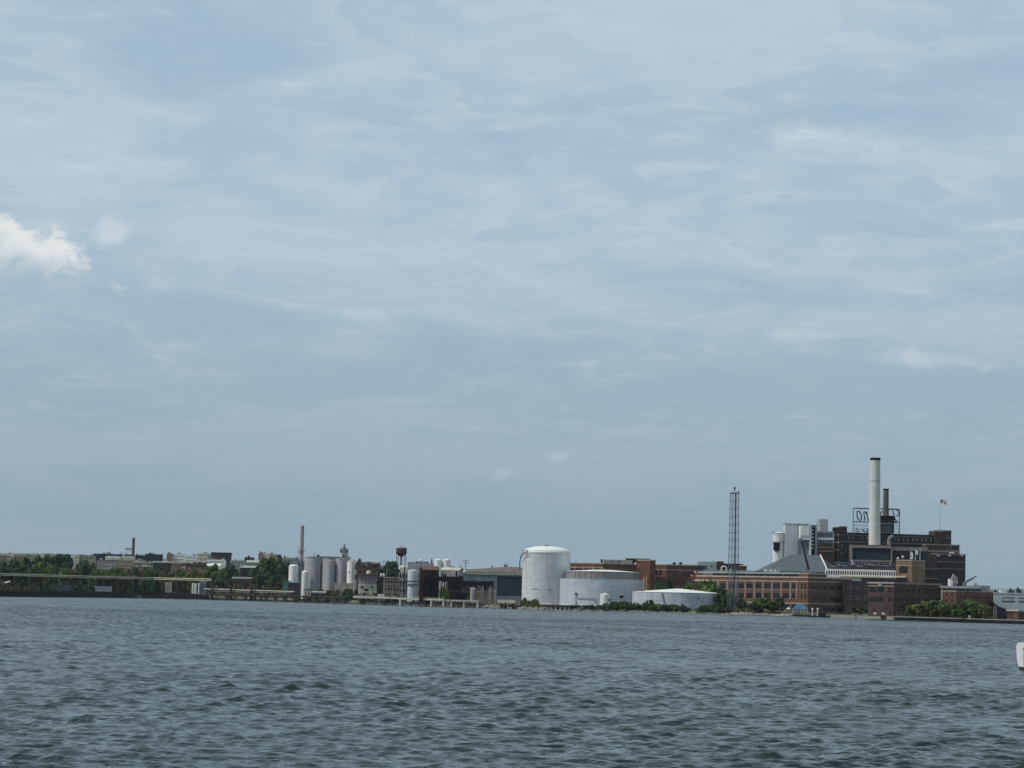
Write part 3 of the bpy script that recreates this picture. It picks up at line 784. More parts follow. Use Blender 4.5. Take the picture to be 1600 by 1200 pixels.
root, b, z1 = block('penthouse_tower', 'plain grey square tower rising behind the blue glazed bridge', 'building', 1279.3, 1292.3, 811.2, D5+22, 'silo'); b.build()
root, b, z1 = block('glazed_building', 'blue glazed upper storeys beside the dark brick refinery', 'building', 1275.5, 1302, 830, D5+4, 'steel_pale', 14)
b.row(0, 1277, 4.1, 6, 3.5, 832, 839.6, 'glass_blue', cols=2); b.row(0, 1277, 4.1, 6, 3.5, 843.4, 847.8, 'glass_blue', cols=2); b.build(); b.band(Z(1288, 842.9, D5), Z(1288, 840.6, D5), 'white_paint', 'spandrel', .2)
root, b, z1 = block('brick_annex', 'red brick annex with pale bands under the blue glazed storeys', 'building', 1277.5, 1301, 848.2, D5-2, 'brick_red', 12)
b.row(0, 1287.5, 12, 1, 11.5, 850, 858, cols=4); b.row(0, 1287.5, 12, 1, 11.5, 861, 868, cols=4); b.build()
for py in (855.5, 861.8): b.band(Z(1285, py, D5-2), Z(1285, py-1.1, D5-2), 'stone', 'stone_band', .15)
# white tank tower with dark control cabin
rt, c, r, g, h = tank('control_tower', 'round white tower with a dark hanging cabin on its left side', 'tower', 1206.5, 1224, 833, D5+6, 'white_paint', 'white_paint', z0=1.5, n=32)
m = MB(); m.box((*(c+Vector((-r*.45, -r*.9))), Z(1211, 859, D5)), 3.9, 2.4, Z(1211, 847, D5)-Z(1211, 859, D5)); m.build('cabin', 'black_iron', rt)
m = MB(); q = c+Vector((-r*.45, -r*.9)); zz = Z(1211, 859, D5); m.add([(q.x-1.9, q.y-1.2, zz), (q.x+1.9, q.y-1.2, zz), (q.x+1.9, q.y+2, zz), (q.x-1.9, q.y+2, zz), (q.x+.8, q.y+1.0, zz-2.3), (q.x+1.9, q.y+2, zz-2.5)], [(0, 1, 4), (1, 2, 5, 4), (2, 3, 5), (3, 0, 4, 5)]); m.build('bracket', 'steel_grey', rt)
for dz_ in (0, -6.2):
    m = MB(); zz = Z(1215, 833, D5)+dz_
    pp = [Vector((c.x+(r+.7)*math.cos(a), c.y+(r+.7)*math.sin(a), zz)) for a in np.linspace(math.pi, 2*math.pi, 12)]
    for i in range(11):
        m.bar(pp[i], pp[i+1], .12); m.bar(pp[i]+Vector((0, 0, 1.1)), pp[i+1]+Vector((0, 0, 1.1)), .08); m.bar(pp[i], pp[i]+Vector((0, 0, 1.1)), .07)
    m.build('gallery_rail', 'steel_grey', rt)
for px_, py_ in ((1207, 840), (1206.5, 826)):
    pass

# ---- the dark brick refinery
D6 = Dc+160
pts = corner3(1299.8, 1309.8, 1460, D6, .5, .26); pL, pC, pR, pB = pts
zt = Z(1340, 833, D6)
root = thing('refinery', 'huge dark brick sugar refinery with banded storeys carrying the rooftop sign', 'refinery', (*pC, 1.5))
R0 = root
pB = pR+Vector((0, 34)); pA2 = pL+Vector((0, 34))
b = Bld(root, [pL, pC, pR, pB, pA2], 1.5, zt, 'brick_dark', 'roof_grey')
px = 1314.0; i = 0
while px < 1458:
    w = 5.2 if i % 2 else 3.0
    b.row(1, px, 1, 1, w, 837.2+(px-1330)*.023, 843.2+(px-1330)*.023, cols=2 if w > 4 else 1); px += w+3.0; i += 1
px = 1331.0
while px < 1446: b.row(1, px, 1, 1, 5.5, 848.6+(px-1330)*.023, 850.4+(px-1330)*.023, cols=2); px += 9.6
for py in (850, 862): b.row(1, 1314.5, 1, 1, 2.6, py, py+5, 'stone_grey', nm='boarded_window')
b.build()
b.band(zt-.9, zt+.35, 'metal_teal', 'parapet_flashing', .3)
b.band(Z(1340, 836.4, D6), Z(1340, 835.5, D6), 'stone_grey', 'stone_band', .15, edges=(0, 1))
b.band(Z(1340, 847.6, D6), Z(1340, 846.3, D6), 'stone_grey', 'string_course', .2, edges=(0, 1))
for k, py in enumerate((835.4, 847.6, 859.0)): b.band(Z(1305, py+.6, D6), Z(1305, py-.6, D6), 'stone', 'lower_course', .18, edges=(0,))
# pale infill panels between the top windows
A, B = pC, pR; d = (B-A).normalized(); m = MB(); px = 1317.4; i = 0; zq0, zq1 = Z(1340, 843.4, D6), Z(1340, 837.4, D6)
while px < 1455:
    w = 5.2 if (i+1) % 2 else 3.0
    if i % 3 != 0 or px > 1400: u_ = on_edge(A, B, px+1.2, 840)[0]; q = A+d*u_; m.box((q.x, q.y-.03, zq0), .72, .16, zq1-zq0)
    px += w+3.0; i += 1
m.build('pale_panels', 'stone_grey', root)
# corner turrets
def turret(pxa, pxb, pyT, D, depth, base_z, parent, m_='brick_dark'):
    A, B, C, E = face(pxa, pxb, D, D, depth); z1 = Z((pxa+pxb)/2, pyT, D); m = MB(); m.prism([A, B, C, E], base_z, z1); o = m.build('turret', m_, parent)
    m = MB(); e = .25; m.prism([(A.x-e, A.y-e), (B.x+e, B.y-e), (C.x+e, C.y+e), (E.x-e, E.y+e)], z1, z1+.5); m.build('coping', 'stone_grey', parent)
turret(1302, 1310.3, 824.8, D6+3, 9, zt, root); turret(1310.6, 1322.3, 823.4, D6+1.5, 9, zt, root)
turret(1459.6, 1472, 830.6, D6+12, 9, Z(1465, 852, D6), root)
# east end block
rt, b, z1 = block('refinery_wing', 'dark brick end block of the refinery under the flagpole', 'refinery', 1460.3, 1485.5, 829, D6+14, 'brick_dark', 26)
b.row(0, 1463, 6.2, 4, 2.8, 841, 846.5, cols=1); b.build(); b.band(z1-.3, z1+.3, 'stone_grey', 'coping', .2); b.band(Z(1470, 839.6, D6), Z(1470, 838.8, D6), 'stone_grey', 'stone_band', .15)
rt, b, z1 = block('refinery_wing', 'stepped refinery wing with dark window strip below the end block', 'refinery', 1447, 1498.5, 851.3, D6-6, 'brick_brown', 26)
b.row(0, 1451, 8.2, 3, 5.2, 854, 858.6, cols=2); b.row(0, 1474.5, 3.4, 2, 1.6, 854.5, 858.5, cols=1); b.row(0, 1487.5, 1, 1, 7.4, 854.2, 858, cols=3); b.build()
b.band(z1-.3, z1+.3, 'stone_grey', 'coping', .2); b.band(Z(1470, 863, D6), Z(1470, 860.4, D6), 'stone_grey', 'string_course', .2, edges=(0,))
pts = corner3(1455, 1463, 1508, D6-22, .5, .45)
rt = thing('refinery_wing', 'lowest and rightmost refinery block with two pale bands', 'refinery', (*pts[1], 1.5)); zw = Z(1480, 865.6, D6-22)
b = Bld(rt, pts, 1.5, zw, 'brick_dark', 'roof_grey')
b.row(1, 1466, 5.6, 3, 3.4, 880, 886, cols=2); b.row(1, 1488, 6.2, 3, 3.6, 880.5, 886.5, cols=2); b.row(1, 1466, 14, 1, 12, 892, 908, cols=5); b.row(1, 1486, 6, 3, 3.4, 893, 899, cols=2); b.row(1, 1499, 1, 1, 3.4, 895.6, 897.6, 'white_paint', nm='louvre'); b.build()
b.band(zw-.4, zw+.3, 'stone_grey', 'coping', .2)
for py in (877.6, 888.5): b.band(Z(1480, py+.55, D6-22), Z(1480, py-.55, D6-22), 'stone_grey', 'stone_band', .16)
for px_ in (1466, 1483.5, 1503): m = MB(); q = P(px_, 868.8, D6-22.6); m.box((q.x, q.y-.4, q.z), 1.5, .7, .7); m.build('flood_lamp', 'white_paint', rt)
m = MB(); q = P(1487, 864.8, D6-12); m.box(q, 2.8, 2, .8); m.build('roof_vent', 'white_paint', rt)
# front boiler house with the framed dark panel
D7 = Dc+95
rt, b, z1 = block('boiler_house', 'boxy boiler house with a huge dark panel in a pale frame under the white chimney', 'building', 1325.5, 1393.5, 851.2, D7, 'brick_brown', 26, skew=-4)
b.hole(0, *sorted((on_edge(b.pts[0], b.pts[1], 1331, 860)[0], on_edge(b.pts[0], b.pts[1], 1391.5, 860)[0])), Z(1360, 874.8, D7), Z(1360, 856.4, D7), 'navy', 'frame_dark', 'dark_panel'); b.build(depth=.6)
m = MB(); 
for pa, pb, ya, yb in ((1326, 1331, 851.6, 877.6), (1391.5, 1393.3, 855.9, 877.4), (1331.1, 1391.4, 875, 877.5), (1331.1, 1391.4, 852.4, 856.2)):
    A = P(pa, 860, D7+2); B = P(pb, 860, D7-2); zz = sorted((Z(1360, ya, D7), Z(1360, yb, D7)))
    kA = b.pts[0]+(b.pts[1]-b.pts[0])*((pa-1325.5)/68); kB = b.pts[0]+(b.pts[1]-b.pts[0])*((pb-1325.5)/68)
    m.prism([(kA.x, kA.y-.35), (kB.x, kB.y-.35), (kB.x, kB.y+.05), (kA.x, kA.y+.05)], *zz)
m.build('pale_frame', 'stone_grey', rt)
rt, b, z1 = block('boiler_house', 'dark windowless hall with faint windows right of the framed panel', 'building', 1393.8, 1449, 855.6, D7+6, 'navy', 24); b.row(0, 1398, 7, 6, 3.8, 859, 866, cols=1); b.build(); b.band(z1-2.0, z1+.3, 'stone_grey', 'parapet', .2)
# pipe duct
rt = thing('duct_tower', 'pale bent exhaust duct beside the white chimney', 'duct', (*xy(1390, D7+8), Z(1390, 855, D7)))
m = MB(); q0, q1, q2 = P(1389, 855, D7+8), P(1389, 842.5, D7+8), P(1396, 838, D7+8); m.bar(q0, q1, 1.1, 8); m.bar(q1, P(1391.5, 839, D7+8), 1.1, 8); m.build('duct', 'stone_grey', rt)
m = MB(); m.bar(P(1391.5, 839, D7+8), q2, 1.3, 8, r2=.5); m.build('hood', 'steel_pale', rt)
m = MB(); m.bar(P(1392.5, 855, D7+9), P(1392.5, 842, D7+9), .25, 4); m.build('stay', 'steel_grey', rt)
# gantry of pipes along the roofs
rt = thing('pipe_gantry', 'dark lattice of pipes and walkways along the roofs behind the white range', 'gantry', (*xy(1350, D7-20), 2.0))
Dg = D7-24; m = MB()
for py in (879.2, 883, 887): m.bar(P(1305, py, Dg), P(1398, py+1, Dg), .22, 4)
m.build('rails', 'steel_grey', rt)
m = MB()
for i in range(32): m.bar((P(1305+i*3, 893, Dg)), P(1305+i*3, 878.8, Dg), .14, 4)
m.build('uprights', 'steel_grey', rt)
m = MB(); A, B, C, E = face(1305, 1399, Dg+3, Dg+3, 4); m.prism([A, B, C, E], 2, Z(1350, 879.4, Dg)); m.build('backing_wall', 'navy', rt)
rng = random.Random(4)
m = MB()
for i in range(16): q = P(1306+i*5.7+rng.uniform(-1, 1), 886-rng.uniform(0, 4.5), Dg-.6); m.box(q, rng.uniform(.6, 1.7), .5, rng.uniform(.4, 1.2))
m.build('valve_boxes', 'steel_pale', rt)
rt = thing('sail_sculpture', 'small white leaning fin standing on the gantry roof', 'fin', P(1331.5, 881, Dg-3)); m = MB(); m.bar(P(1332.2, 880.5, Dg-3), P(1330.6, 874.6, Dg-3), .45, 6, r2=.3); m.build('fin', 'white_paint', rt)
for o in rt.children: o.name = 'blade'

# ---- chimneys
def chimney(name, label, pxm0, w0, pxm1, w1, pyT, D, zb, m_, capm, cap_px, group=None):
    c0 = xy(pxm0, D); rt = thing(name, label, 'chimney', (c0.x, c0.y, zb)); z1 = Z(pxm1, pyT, D); s = D/K/2
    hc = cap_px*D/K; m = MB(); m.lathe([(w0*s, 0), (w1*s, z1-zb-hc)], (c0.x, c0.y, zb), 32); m.build('shaft', m_, rt, smooth=True)
    m = MB(); q = w1*s; m.lathe([(q+.02, z1-zb-hc+.01), (q*1.06, z1-zb-hc+.3), (q*1.06, z1-zb-.3), (q*1.03, z1-zb), (q*.8, z1-zb), (q*.8, z1-zb-1)], (c0.x, c0.y, zb), 32); m.build('crown_band', capm, rt)
    return rt, c0, z1
rt, c, z1 = chimney('white_chimney', 'tallest chimney, white brick with a black band at its top', 1365.3, 18.2, 1365.3, 15.2, 715.2, D7+12, Z(1365, 853, D7+12), 'chimney_white', 'black_iron', 4.2)
mb = MB()
for py in (752, 803, 818): q = P(1365, py, D7+12); k = 8.2*(D7)/K; mb.lathe([(k, 0), (k, .25)], (c.x, c.y, q.z), 32, cap=False)
mb.build('iron_hoop', 'steel_grey', rt)
rt, c, z1 = chimney('brown_chimney', 'shorter brown brick chimney right behind the white one', 1382.4, 9.4, 1382.4, 8.6, 763.6, D6+8, Z(1382, 806, D6+8), 'chimney_brown', 'black_iron', 2.2)
rt, b, z1 = block('chimney_base_tower', 'square dark brick tower carrying the brown chimney', 'tower', 1375, 1396, 806.2, D6+2, 'brick_dark', 11, z0=zt+.4)
b.row(0, 1378, 6.4, 3, 3.6, 812, 816.4, cols=1); b.row(0, 1380, 1, 1, 13, 821, 831, 'glass_blue', cols=4, frame='metal_teal'); b.build(depth=.4)
b.band(z1-2.4, z1+.2, 'black_iron', 'cornice', .35)
for py in (810.6, 818.4, 832.6): b.band(Z(1385, py+.5, D6+2), Z(1385, py-.5, D6+2), 'stone_grey', 'stone_band', .18)

# ---- rooftop sign, seen from behind
Ds = D6+20
rt = thing('rooftop_sign', 'dark open framed rooftop sign with script lettering seen from behind', 'sign', (*xy(1369, Ds), zt))
xL, xR = P(1333, 815, Ds).x, P(1405.6, 815, Ds).x; zB, zT, zM = zt, Z(1369, 795.0, Ds), Z(1369, 816.0, Ds)
m = MB()
for x in (xL, xR): m.bar((x, Ds, zB), (x, Ds, zT), .30, 4)
for z in (zT, zM): m.bar((xL, Ds, z), (xR, Ds, z), .30, 4)
for z in (Z(1369, 821.2, Ds), Z(1369, 826, Ds), Z(1369, 831, Ds)): m.bar((xL, Ds, z), (xR, Ds, z), .10, 4)
m.build('frame', 'metal_teal', rt)
m = MB()
for i in range(1, 26): x = xL+(xR-xL)*i/26; m.bar((x, Ds, zB), (x, Ds, zT), .05 if i % 2 else .085, 4); m.box((x, Ds, zT), .5, .5, .45)
for i in range(0, 13, 3): x = xL+(xR-xL)*(i+.5)/13; m.bar((x, Ds-4, zB), (x, Ds, zM), .10, 4)
m.build('stays', 'metal_teal', rt)
GLY = {  # strokes on a unit-height grid (x right as read from the front)
 'D': [[(.1, .02), (.28, .98)], [(-.02, .46), (-.2, .5), (-.3, .72), (-.2, .92), (.05, 1.02), (.45, 1.0), (.75, .86), (.86, .55), (.72, .2), (.42, .02), (.05, .03), (-.08, .12)]],
 'S': [[(.55, .85), (.42, 1.0), (.2, .95), (.12, .75), (.3, .55), (.45, .38), (.4, .12), (.2, .0), (.0, .08), (-.05, .22)]],
 'o': [[(.2, .02), (.05, .15), (.05, .42), (.22, .62), (.38, .6), (.44, .4), (.38, .12), (.2, .02)]],
 'm': [[(.0, .02), (.1, .6)], [(.06, .42), (.2, .6), (.3, .55), (.25, .02)], [(.29, .42), (.42, .6), (.52, .55), (.48, .08), (.58, .04)]],
 'i': [[(.02, .58), (.0, .08), (.1, .02)], [(.05, .78), (.09, .84)]],
 'n': [[(.0, .02), (.1, .6)], [(.06, .42), (.22, .6), (.34, .55), (.3, .08), (.42, .04)]],
 'u': [[(.02, .6), (.0, .15), (.1, .02), (.25, .12), (.33, .6)], [(.33, .6), (.3, .1), (.4, .02)]],
 'g': [[(.35, .55), (.18, .6), (.05, .4), (.08, .12), (.22, .08), (.33, .3), (.37, .6)], [(.36, .6), (.28, -.25), (.1, -.35), (0, -.22)]],
 'a': [[(.35, .55), (.18, .6), (.05, .4), (.06, .1), (.18, .02), (.32, .3), (.37, .6)], [(.37, .6), (.34, .1), (.44, .02)]],
 'r': [[(.0, .02), (.08, .6)], [(.04, .36), (.16, .56), (.3, .56)]],
 's': [[(.3, .5), (.2, .62), (.06, .5), (.2, .3), (.26, .12), (.12, 0), (-.02, .1)]]}
ADV = {'D': 1.0, 'S': .68, 'o': .6, 'm': .72, 'i': .28, 'n': .54, 'u': .5, 'g': .5, 'a': .54, 'r': .4, 's': .42}
def word(txt, x_read0, x_read1, zb, hh, rad, shear=.18):
    tot = sum(ADV[c] for c in txt); sx = abs(x_read0-x_read1)/tot; m = MB(); x = 0
    for c in txt:
        for st in GLY[c]:
            ptz = [((x+a+shear*bq)*sx, bq*hh*(1 if c in 'DS' else 1.25)) for a, bq in st]
            for (a1, b1), (a2, b2) in zip(ptz, ptz[1:]):
                m.bar((x_read0-a1, Ds+.4, zb+b1), (x_read0-a2, Ds+.4, zb+b2), rad, 5)
        x += ADV[c]
    return m
xr0 = P(1402.0, 800, Ds).x; xr1 = P(1337.6, 800, Ds).x
word('Domino', xr0, xr1, Z(1369, 814.8, Ds), (Z(1369, 797, Ds)-Z(1369, 814.8, Ds))*1.12, .36).build('script_lettering', 'metal_teal', rt)
word('Sugars', P(1398, 800, Ds).x, P(1337, 800, Ds).x, Z(1369, 838, Ds), (Z(1369, 824, Ds)-Z(1369, 838, Ds)), .30).build('lower_lettering', 'metal_teal', rt)

# ---- flagpole with the striped flag
mat('flag_red', (.50, .07, .06), var=.05); mat('flag_white', (.75, .72, .70), var=.03); mat('flag_blue', (.03, .04, .12), var=.05)
Df = D6+12; q = P(1469, 829, Df); zb = Z(1468, 832, Df); zT = Z(1469.5, 780.6, Df)
rt = thing('flagpole', 'tall thin flagpole on the right end of the refinery roof', 'flagpole', (q.x, q.y, zb)); m = MB(); m.bar((q.x, q.y, zb), (q.x, q.y, zT), .17, 6, r2=.08); m.build('pole', 'steel_pale', rt)
fl = MB(); nx, nz_ = 14, 13; Lf, Hf = 9.2*Df/K, 5.6*Df/K
for i in range(nx):
    for j in range(nz_):
        def pt(a, bq): w = a/nx; return (q.x+.12+w*Lf, q.y+.45*math.sin(w*7)*w, zT-.2-bq/nz_*Hf-w*w*.8*(Hf*.35)+.25*math.sin(w*6))
        mi = 2 if (i < 5 and j < 7) else (0 if j % 2 == 0 else 1)
        fl.quad(pt(i, j+1), pt(i+1, j+1), pt(i+1, j), pt(i, j), mi)
tag(fl.build('flag', ['flag_red', 'flag_white', 'flag_blue']), 'small red, white and blue striped flag flying from the rooftop pole', 'flag')

# ---- small orange brick tower with flagpoles
Dt = S(1420)+62
pts = corner3(1399.5, 1424.6, 1445, Dt, .5, .7); zt2 = Z(1424, 875.6, Dt)
rt = thing('stair_tower', 'small square brick tower, orange on its left face, with stone coping and a large window', 'tower', (*pts[1], 1.9))
b = Bld(rt, pts, 1.9, zt2, 'orange_brick' if 'orange_brick' in MATS else mat('orange_brick', (.255, .165, .11), fine=.35), 'roof_grey')
b.row(0, 1405, 1, 1, 13.6, 885.4, 895.8, cols=5); b.row(0, 1400, 1, 1, 16.5, 903.5, 910, cols=4); b.build()
b.band(zt2-.3, zt2+.25, 'stone', 'coping', .2); b.band(Z(1424, 884.4, Dt), Z(1424, 883.2, Dt), 'stone', 'stone_band', .16)
m = MB(); A, C = pts[0], pts[1]; d = (C-A).normalized(); q = A+d*(A-C).length*.33+Vector((d.y, -d.x))*.8; m.box((q.x, q.y, Z(1410, 902.4, Dt)), (A-C).length*.64, 1.6, .8, math.atan2(d.y, d.x)); m.build('awning', 'cream', rt)
for px_, py_ in ((1403, 873.2), (1410.5, 870.8), (1425, 873)): m = MB(); q = P(px_, py_+1.0, Dt+4); m.lathe([(.05, 0), (.5, .25), (.6, .7), (.35, 1.1), (.05, 1.2)], (q.x, q.y, q.z), 10); m.bar((q.x, q.y, zt2), q, .1); m.build('globe_lamp', 'white_paint', rt)
for px_, py_, lb in ((1422.4, 861, 'flagpole with white flag nearest the left edge of the orange brick tower roof'), (1430.2, 858, 'middle flagpole with drooping pale flag on the orange brick tower'), (1437.5, 854.5, 'bare right flagpole on the orange brick tower')):
    q = P(px_, 876, Dt+6); zz = Z(px_, py_, Dt+6); rt = thing('flagpole', lb, 'flagpole', (q.x, q.y, zt2)); m = MB(); m.bar((q.x, q.y, zt2), (q.x, q.y, zz), .13, 5, r2=.07); m.build('pole', 'white_paint', rt)
    if py_ > 855:
        m = MB(); mmx = 4
        for i in range(mmx):
            t0, t1 = i/mmx, (i+1)/mmx
            m.quad((q.x+.1+t0*1.1, q.y+.2*math.sin(t0*5), zz-2.2-t0*.9), (q.x+.1+t1*1.1, q.y+.2*math.sin(t1*5), zz-2.2-t1*.9), (q.x+.1+t1*1.1, q.y+.2*math.sin(t1*5), zz-.1-t1*.9), (q.x+.1+t0*1.1, q.y+.2*math.sin(t0*5), zz-.1-t0*.9))
        tag(m.build('flag', 'cloth_white'), 'small plain white flag on the '+('left' if px_ < 1425 else 'middle')+' pole of the orange brick tower', 'flag')
# balcony wing right of the tower
rt, b, z1 = block('balcony_wing', 'dark glazed wing with pale balcony rails right of the orange brick tower', 'building', 1443, 1463, 875, Dt+16, 'brick_dark', 14)
b.row(0, 1445, 5.6, 3, 4.2, 879, 886, cols=2); b.row(0, 1445, 5.6, 3, 4.2, 891, 899, cols=2); b.build()
for py in (888.8, 904): b.band(Z(1450, py+.5, Dt+16), Z(1450, py-.4, Dt+16), 'stone_grey', 'balcony_rail', .5, edges=(0,))

# ---- third brick building, sheds, dust collector on the far right
D8 = S(1494)+22
pts = corner3(1472.5, 1494, 1554, D8, .5, .7); zt3 = Z(1494, 923.6, D8)
rt = thing('brick_warehouse', 'low brown brick warehouse with a lit gable end behind the quay trees', 'warehouse', (*pts[1], 1.6))
b = Bld(rt, pts, 1.6, zt3, 'brick_tan', 'roof_grey')
for px_ in (1477.5, 1486.5):
    for py in (927, 937): b.row(0, px_, 1, 1, 3.0, py, py+3.4, cols=1)
b.row(1, 1501, 6.4, 8, 2.2, 931, 934.2, cols=1); b.build(); b.band(zt3-.3, zt3+.25, 'stone', 'coping', .2, edges=(0,)); b.band(zt3-.3, zt3+.25, 'stone_grey', 'gutter', .2, edges=(1, 2, 3))
rt, b, z1 = block('flat_roofed_shed', 'long low shed with a flat grey roof above the brown brick warehouse', 'shed', 1470, 1535, 917.2, D8+40, 'steel_pale', 20, skew=-6); b.row(0, 1472, 1, 1, 61, 920.5, 923.4, cols=12); b.build(); b.band(z1-.5, z1+.4, 'steel_pale', 'roof_edge', .6)
rt, b, z1 = block('flat_brick_block', 'flat topped brown block beyond the grey shed with a small roof vent', 'building', 1520, 1547, 914.8, D8+150, 'tan_wash', 20); b.grid(0, 4, 1, w=.5, hfrac=.2, z_lo=8); b.build()
m = MB(); q = P(1524.5, 914.8, D8+152); m.box(q, .9, .9, 1.3); m.build('vent', 'steel_grey', rt)
rt = thing('dust_collector', 'white dust collector with hopper bins standing before the refinery wall', 'machine', (*xy(1490, D8+60), 2.0))
m = MB(); A, B, C, E = face(1483.5, 1488.5, D8+60, D8+60, 5); m.prism([A, B, C, E], 2, Z(1486, 904.5, D8+60)); m.build('bin', 'white_paint', rt)
m = MB(); q = xy(1492, D8+61); m.lathe([(.5, 0), (1.4, 2), (1.4, 4.6), (.7, 5.4)], (q.x, q.y, Z(1492, 917, D8+60)), 14); m.build('hopper', 'stone_grey', rt)
m = MB(); m.bar(P(1487, 905, D8+60), P(1490, 897.5, D8+60), .5, 6); m.bar(P(1490, 897.5, D8+60), P(1492, 904, D8+60), .5, 6); m.bar(P(1492, 903, D8+60), P(1496.5, 912, D8+60), .4, 6); m.build('duct', 'steel_pale', rt)
rt = thing('dock_crane', 'grey crane boom slanting up to the right of the refinery', 'crane', (*xy(1505, D8+90), 2.0))
m = MB(); a, bq = P(1507, 910.5, D8+90), P(1526, 899.6, D8+90); m.bar(a, bq, .75, 4, r2=.4); m.bar(P(1520, 905.4, D8+90), P(1520.5, 903.4, D8+90), .3, 4); m.build('boom', 'steel_grey', rt); m = MB(); m.bar((a.x, a.y, 2), a, 1.0, 6); m.build('mast', 'steel_grey', rt)
# blue grey shed on the right edge
pts = face(1552, 1690, S(1575)+60, S(1575)+40, 60); rt = thing('metal_shed', 'blue grey ribbed metal shed with darker strips at the right edge', 'shed', (*((pts[0]+pts[2])/2), 1.8)); zq = Z(1580, 927.2, S(1575)+58)
b = Bld(rt, pts, 1.8, zq, 'metal_blue', 'steel_pale'); b.row(0, 1566, 26, 4, 20, 933.6, 935.2, 'slate', nm='louvre_strip', cols=1); b.row(0, 1566, 26, 4, 20, 938.6, 941.6, 'slate', nm='louvre_strip', cols=1); b.build(); b.band(zq-.3, zq+.3, 'steel_pale', 'gutter', .25)
pts = face(1552, 1577, S(1560)+24, S(1560)+20, 12); m = MB(); rt = thing('open_shed', 'dark open sided shed with a curved roof edge beside the brick gatehouse', 'shed', (*((pts[0]+pts[2])/2), 1.7))
A, B, C, E = pts; prof = [(1552, 940), (1556, 944.5), (1562, 948), (1570, 950.8), (1577, 951.5)]
m = MB()
for i in range(4):
    (pa, ya), (pb, yb) = prof[i], prof[i+1]; Da = S(1560)+24
    a = P(pa, ya, Da); c = P(pb, yb, Da)
    m.add([(a.x, Da, 1.7), (c.x, Da, 1.7), (c.x, Da, c.z), (a.x, Da, a.z), (a.x, Da+12, 1.7), (c.x, Da+12, 1.7), (c.x, Da+12, c.z), (a.x, Da+12, a.z)], [(0, 1, 2, 3), (7, 6, 5, 4), (3, 2, 6, 7)])
m.build('side_wall', 'navy', rt)
m = MB()
for p0 in (1553.2, 1556.6): q = xy(p0, S(1560)+23.2); m.box((q.x, q.y, 1.7), .55, .3, Z(p0, 947, S(1560)+23)-1.7)
m.build('door_frame', 'stone_grey', rt)
pts = corner3(1574, 1590.8, 1640, S(1590)+12, .5, .7); rt = thing('gatehouse', 'little brick gatehouse with a cream roof edge at the right end of the quay', 'building', (*pts[1], 1.6)); zq = Z(1590, 953.4, S(1590)+12)
b = Bld(rt, pts, 1.6, zq, 'brick_tan', 'roof_grey'); b.row(0, 1576.2, 3.4, 2, 2.6, 958.2, 961.6, cols=1, frame='frame_pale'); b.row(0, 1576.2, 3.4, 2, 2.6, 963, 965.2, cols=1, frame='frame_pale'); b.row(1, 1594, 8, 3, 3, 958.6, 964, cols=1); b.build(); b.band(zq-.5, zq+.3, 'cream', 'roof_edge', .35)
m = MB(); q = P(1586.6, 963.2, S(1590)+13); m.lathe([(.05, -.3), (.28, -.1), (.3, .2), (.05, .4)], (q.x, q.y-.4, q.z), 10); m.build('wall_lamp', 'cream', rt)
# far houses on the right skyline
simple_bld('white_house', 'tiny white gabled house on the far right skyline', 'house', 1563.5, 1572, 922.5, 2300, 'white_paint', 10, n=2, rows=1, gable=(919.6, 'ab', 'roof_grey'), over=.3)
# ================================================================== CENTRE: oil tanks and the brick offices behind
D1 = S(853)+52
rt, c1, r1_, g1, h1_ = tank('storage_tank', 'tall white cylindrical oil tank with a domed roof and curving stair', 'storage tank', 815.3, 890, 863.5, D1, 'tank_white', 'tank_roof', dome=853.2, rings=((.985, .35),), rail=True)
m = MB(); k = 26
a0, a1 = R(180+42), R(180-8)
prev = None
for i in range(k+1):
    t = i/k; a = a0+(a1-a0)*t; z = g1+h1_*(.985-.30*t*t-.02*t); q = Vector((c1.x+(r1_+1.7)*math.cos(a), c1.y+(r1_+1.7)*math.sin(a), z))
    if prev: m.bar(prev, q, .32, 4); m.bar(prev+Vector((0, 0, 1.3)), q+Vector((0, 0, 1.3)), .10, 4)
    if i % 2 == 0: m.bar(q, q+Vector((0, 0, 1.3)), .08, 4)
    prev = q
m.bar(prev, (prev.x, prev.y, prev.z-3), .2, 4); m.build('spiral_stair', 'steel_grey', rt)
m = MB(); m.box((c1.x, c1.y, Z(853, 853.6, D1)), 2.2, 2, .8); m.bar((c1.x, c1.y, Z(853, 853.6, D1)), (c1.x, c1.y, Z(853, 851, D1)), .25); m.build('roof_vent', 'steel_grey', rt)
m = MB(); 
for px_ in (818.5, 821.5, 824, 828, 833.5, 838.5, 863, 884.5): q = P(px_, 862.5, D1-r1_*.7); m.box((q.x, q.y+1.5, g1+h1_), .5, .5, 1.3 if px_ < 840 else .8)
m.build('roof_fittings', 'steel_grey', rt)
m = MB(); pa, pb = 831, 844; 
a = math.atan2(-1, (837-853)/37.0*1.2); q = Vector((c1.x+(r1_+.02)*math.cos(a), c1.y+(r1_+.02)*math.sin(a))); zz = Z(837, 921, D1-r1_)
for i in range(9): aa = a+(i-4)*.034; q = Vector((c1.x+(r1_+.03)*math.cos(aa), c1.y+(r1_+.03)*math.sin(aa), zz)); m.box(q, .32 if i % 3 else .5, .06, .55 if i % 2 else .4, aa+math.pi/2)
m.build('stencilled_dashes', 'steel_grey', rt)
m = MB(); aa = a+.62; m.lathe([(.05, 0), (.55, .0), (.55, .3)], (0, 0, 0), 12); m.v = [(c1.x+(r1_+.1)*math.cos(aa)+v[0], c1.y+(r1_+.1)*math.sin(aa)-v[2], Z(859, 921.5, D1-r1_)+v[1]) for v in m.v]; m.build('manhole', 'steel_grey', rt)
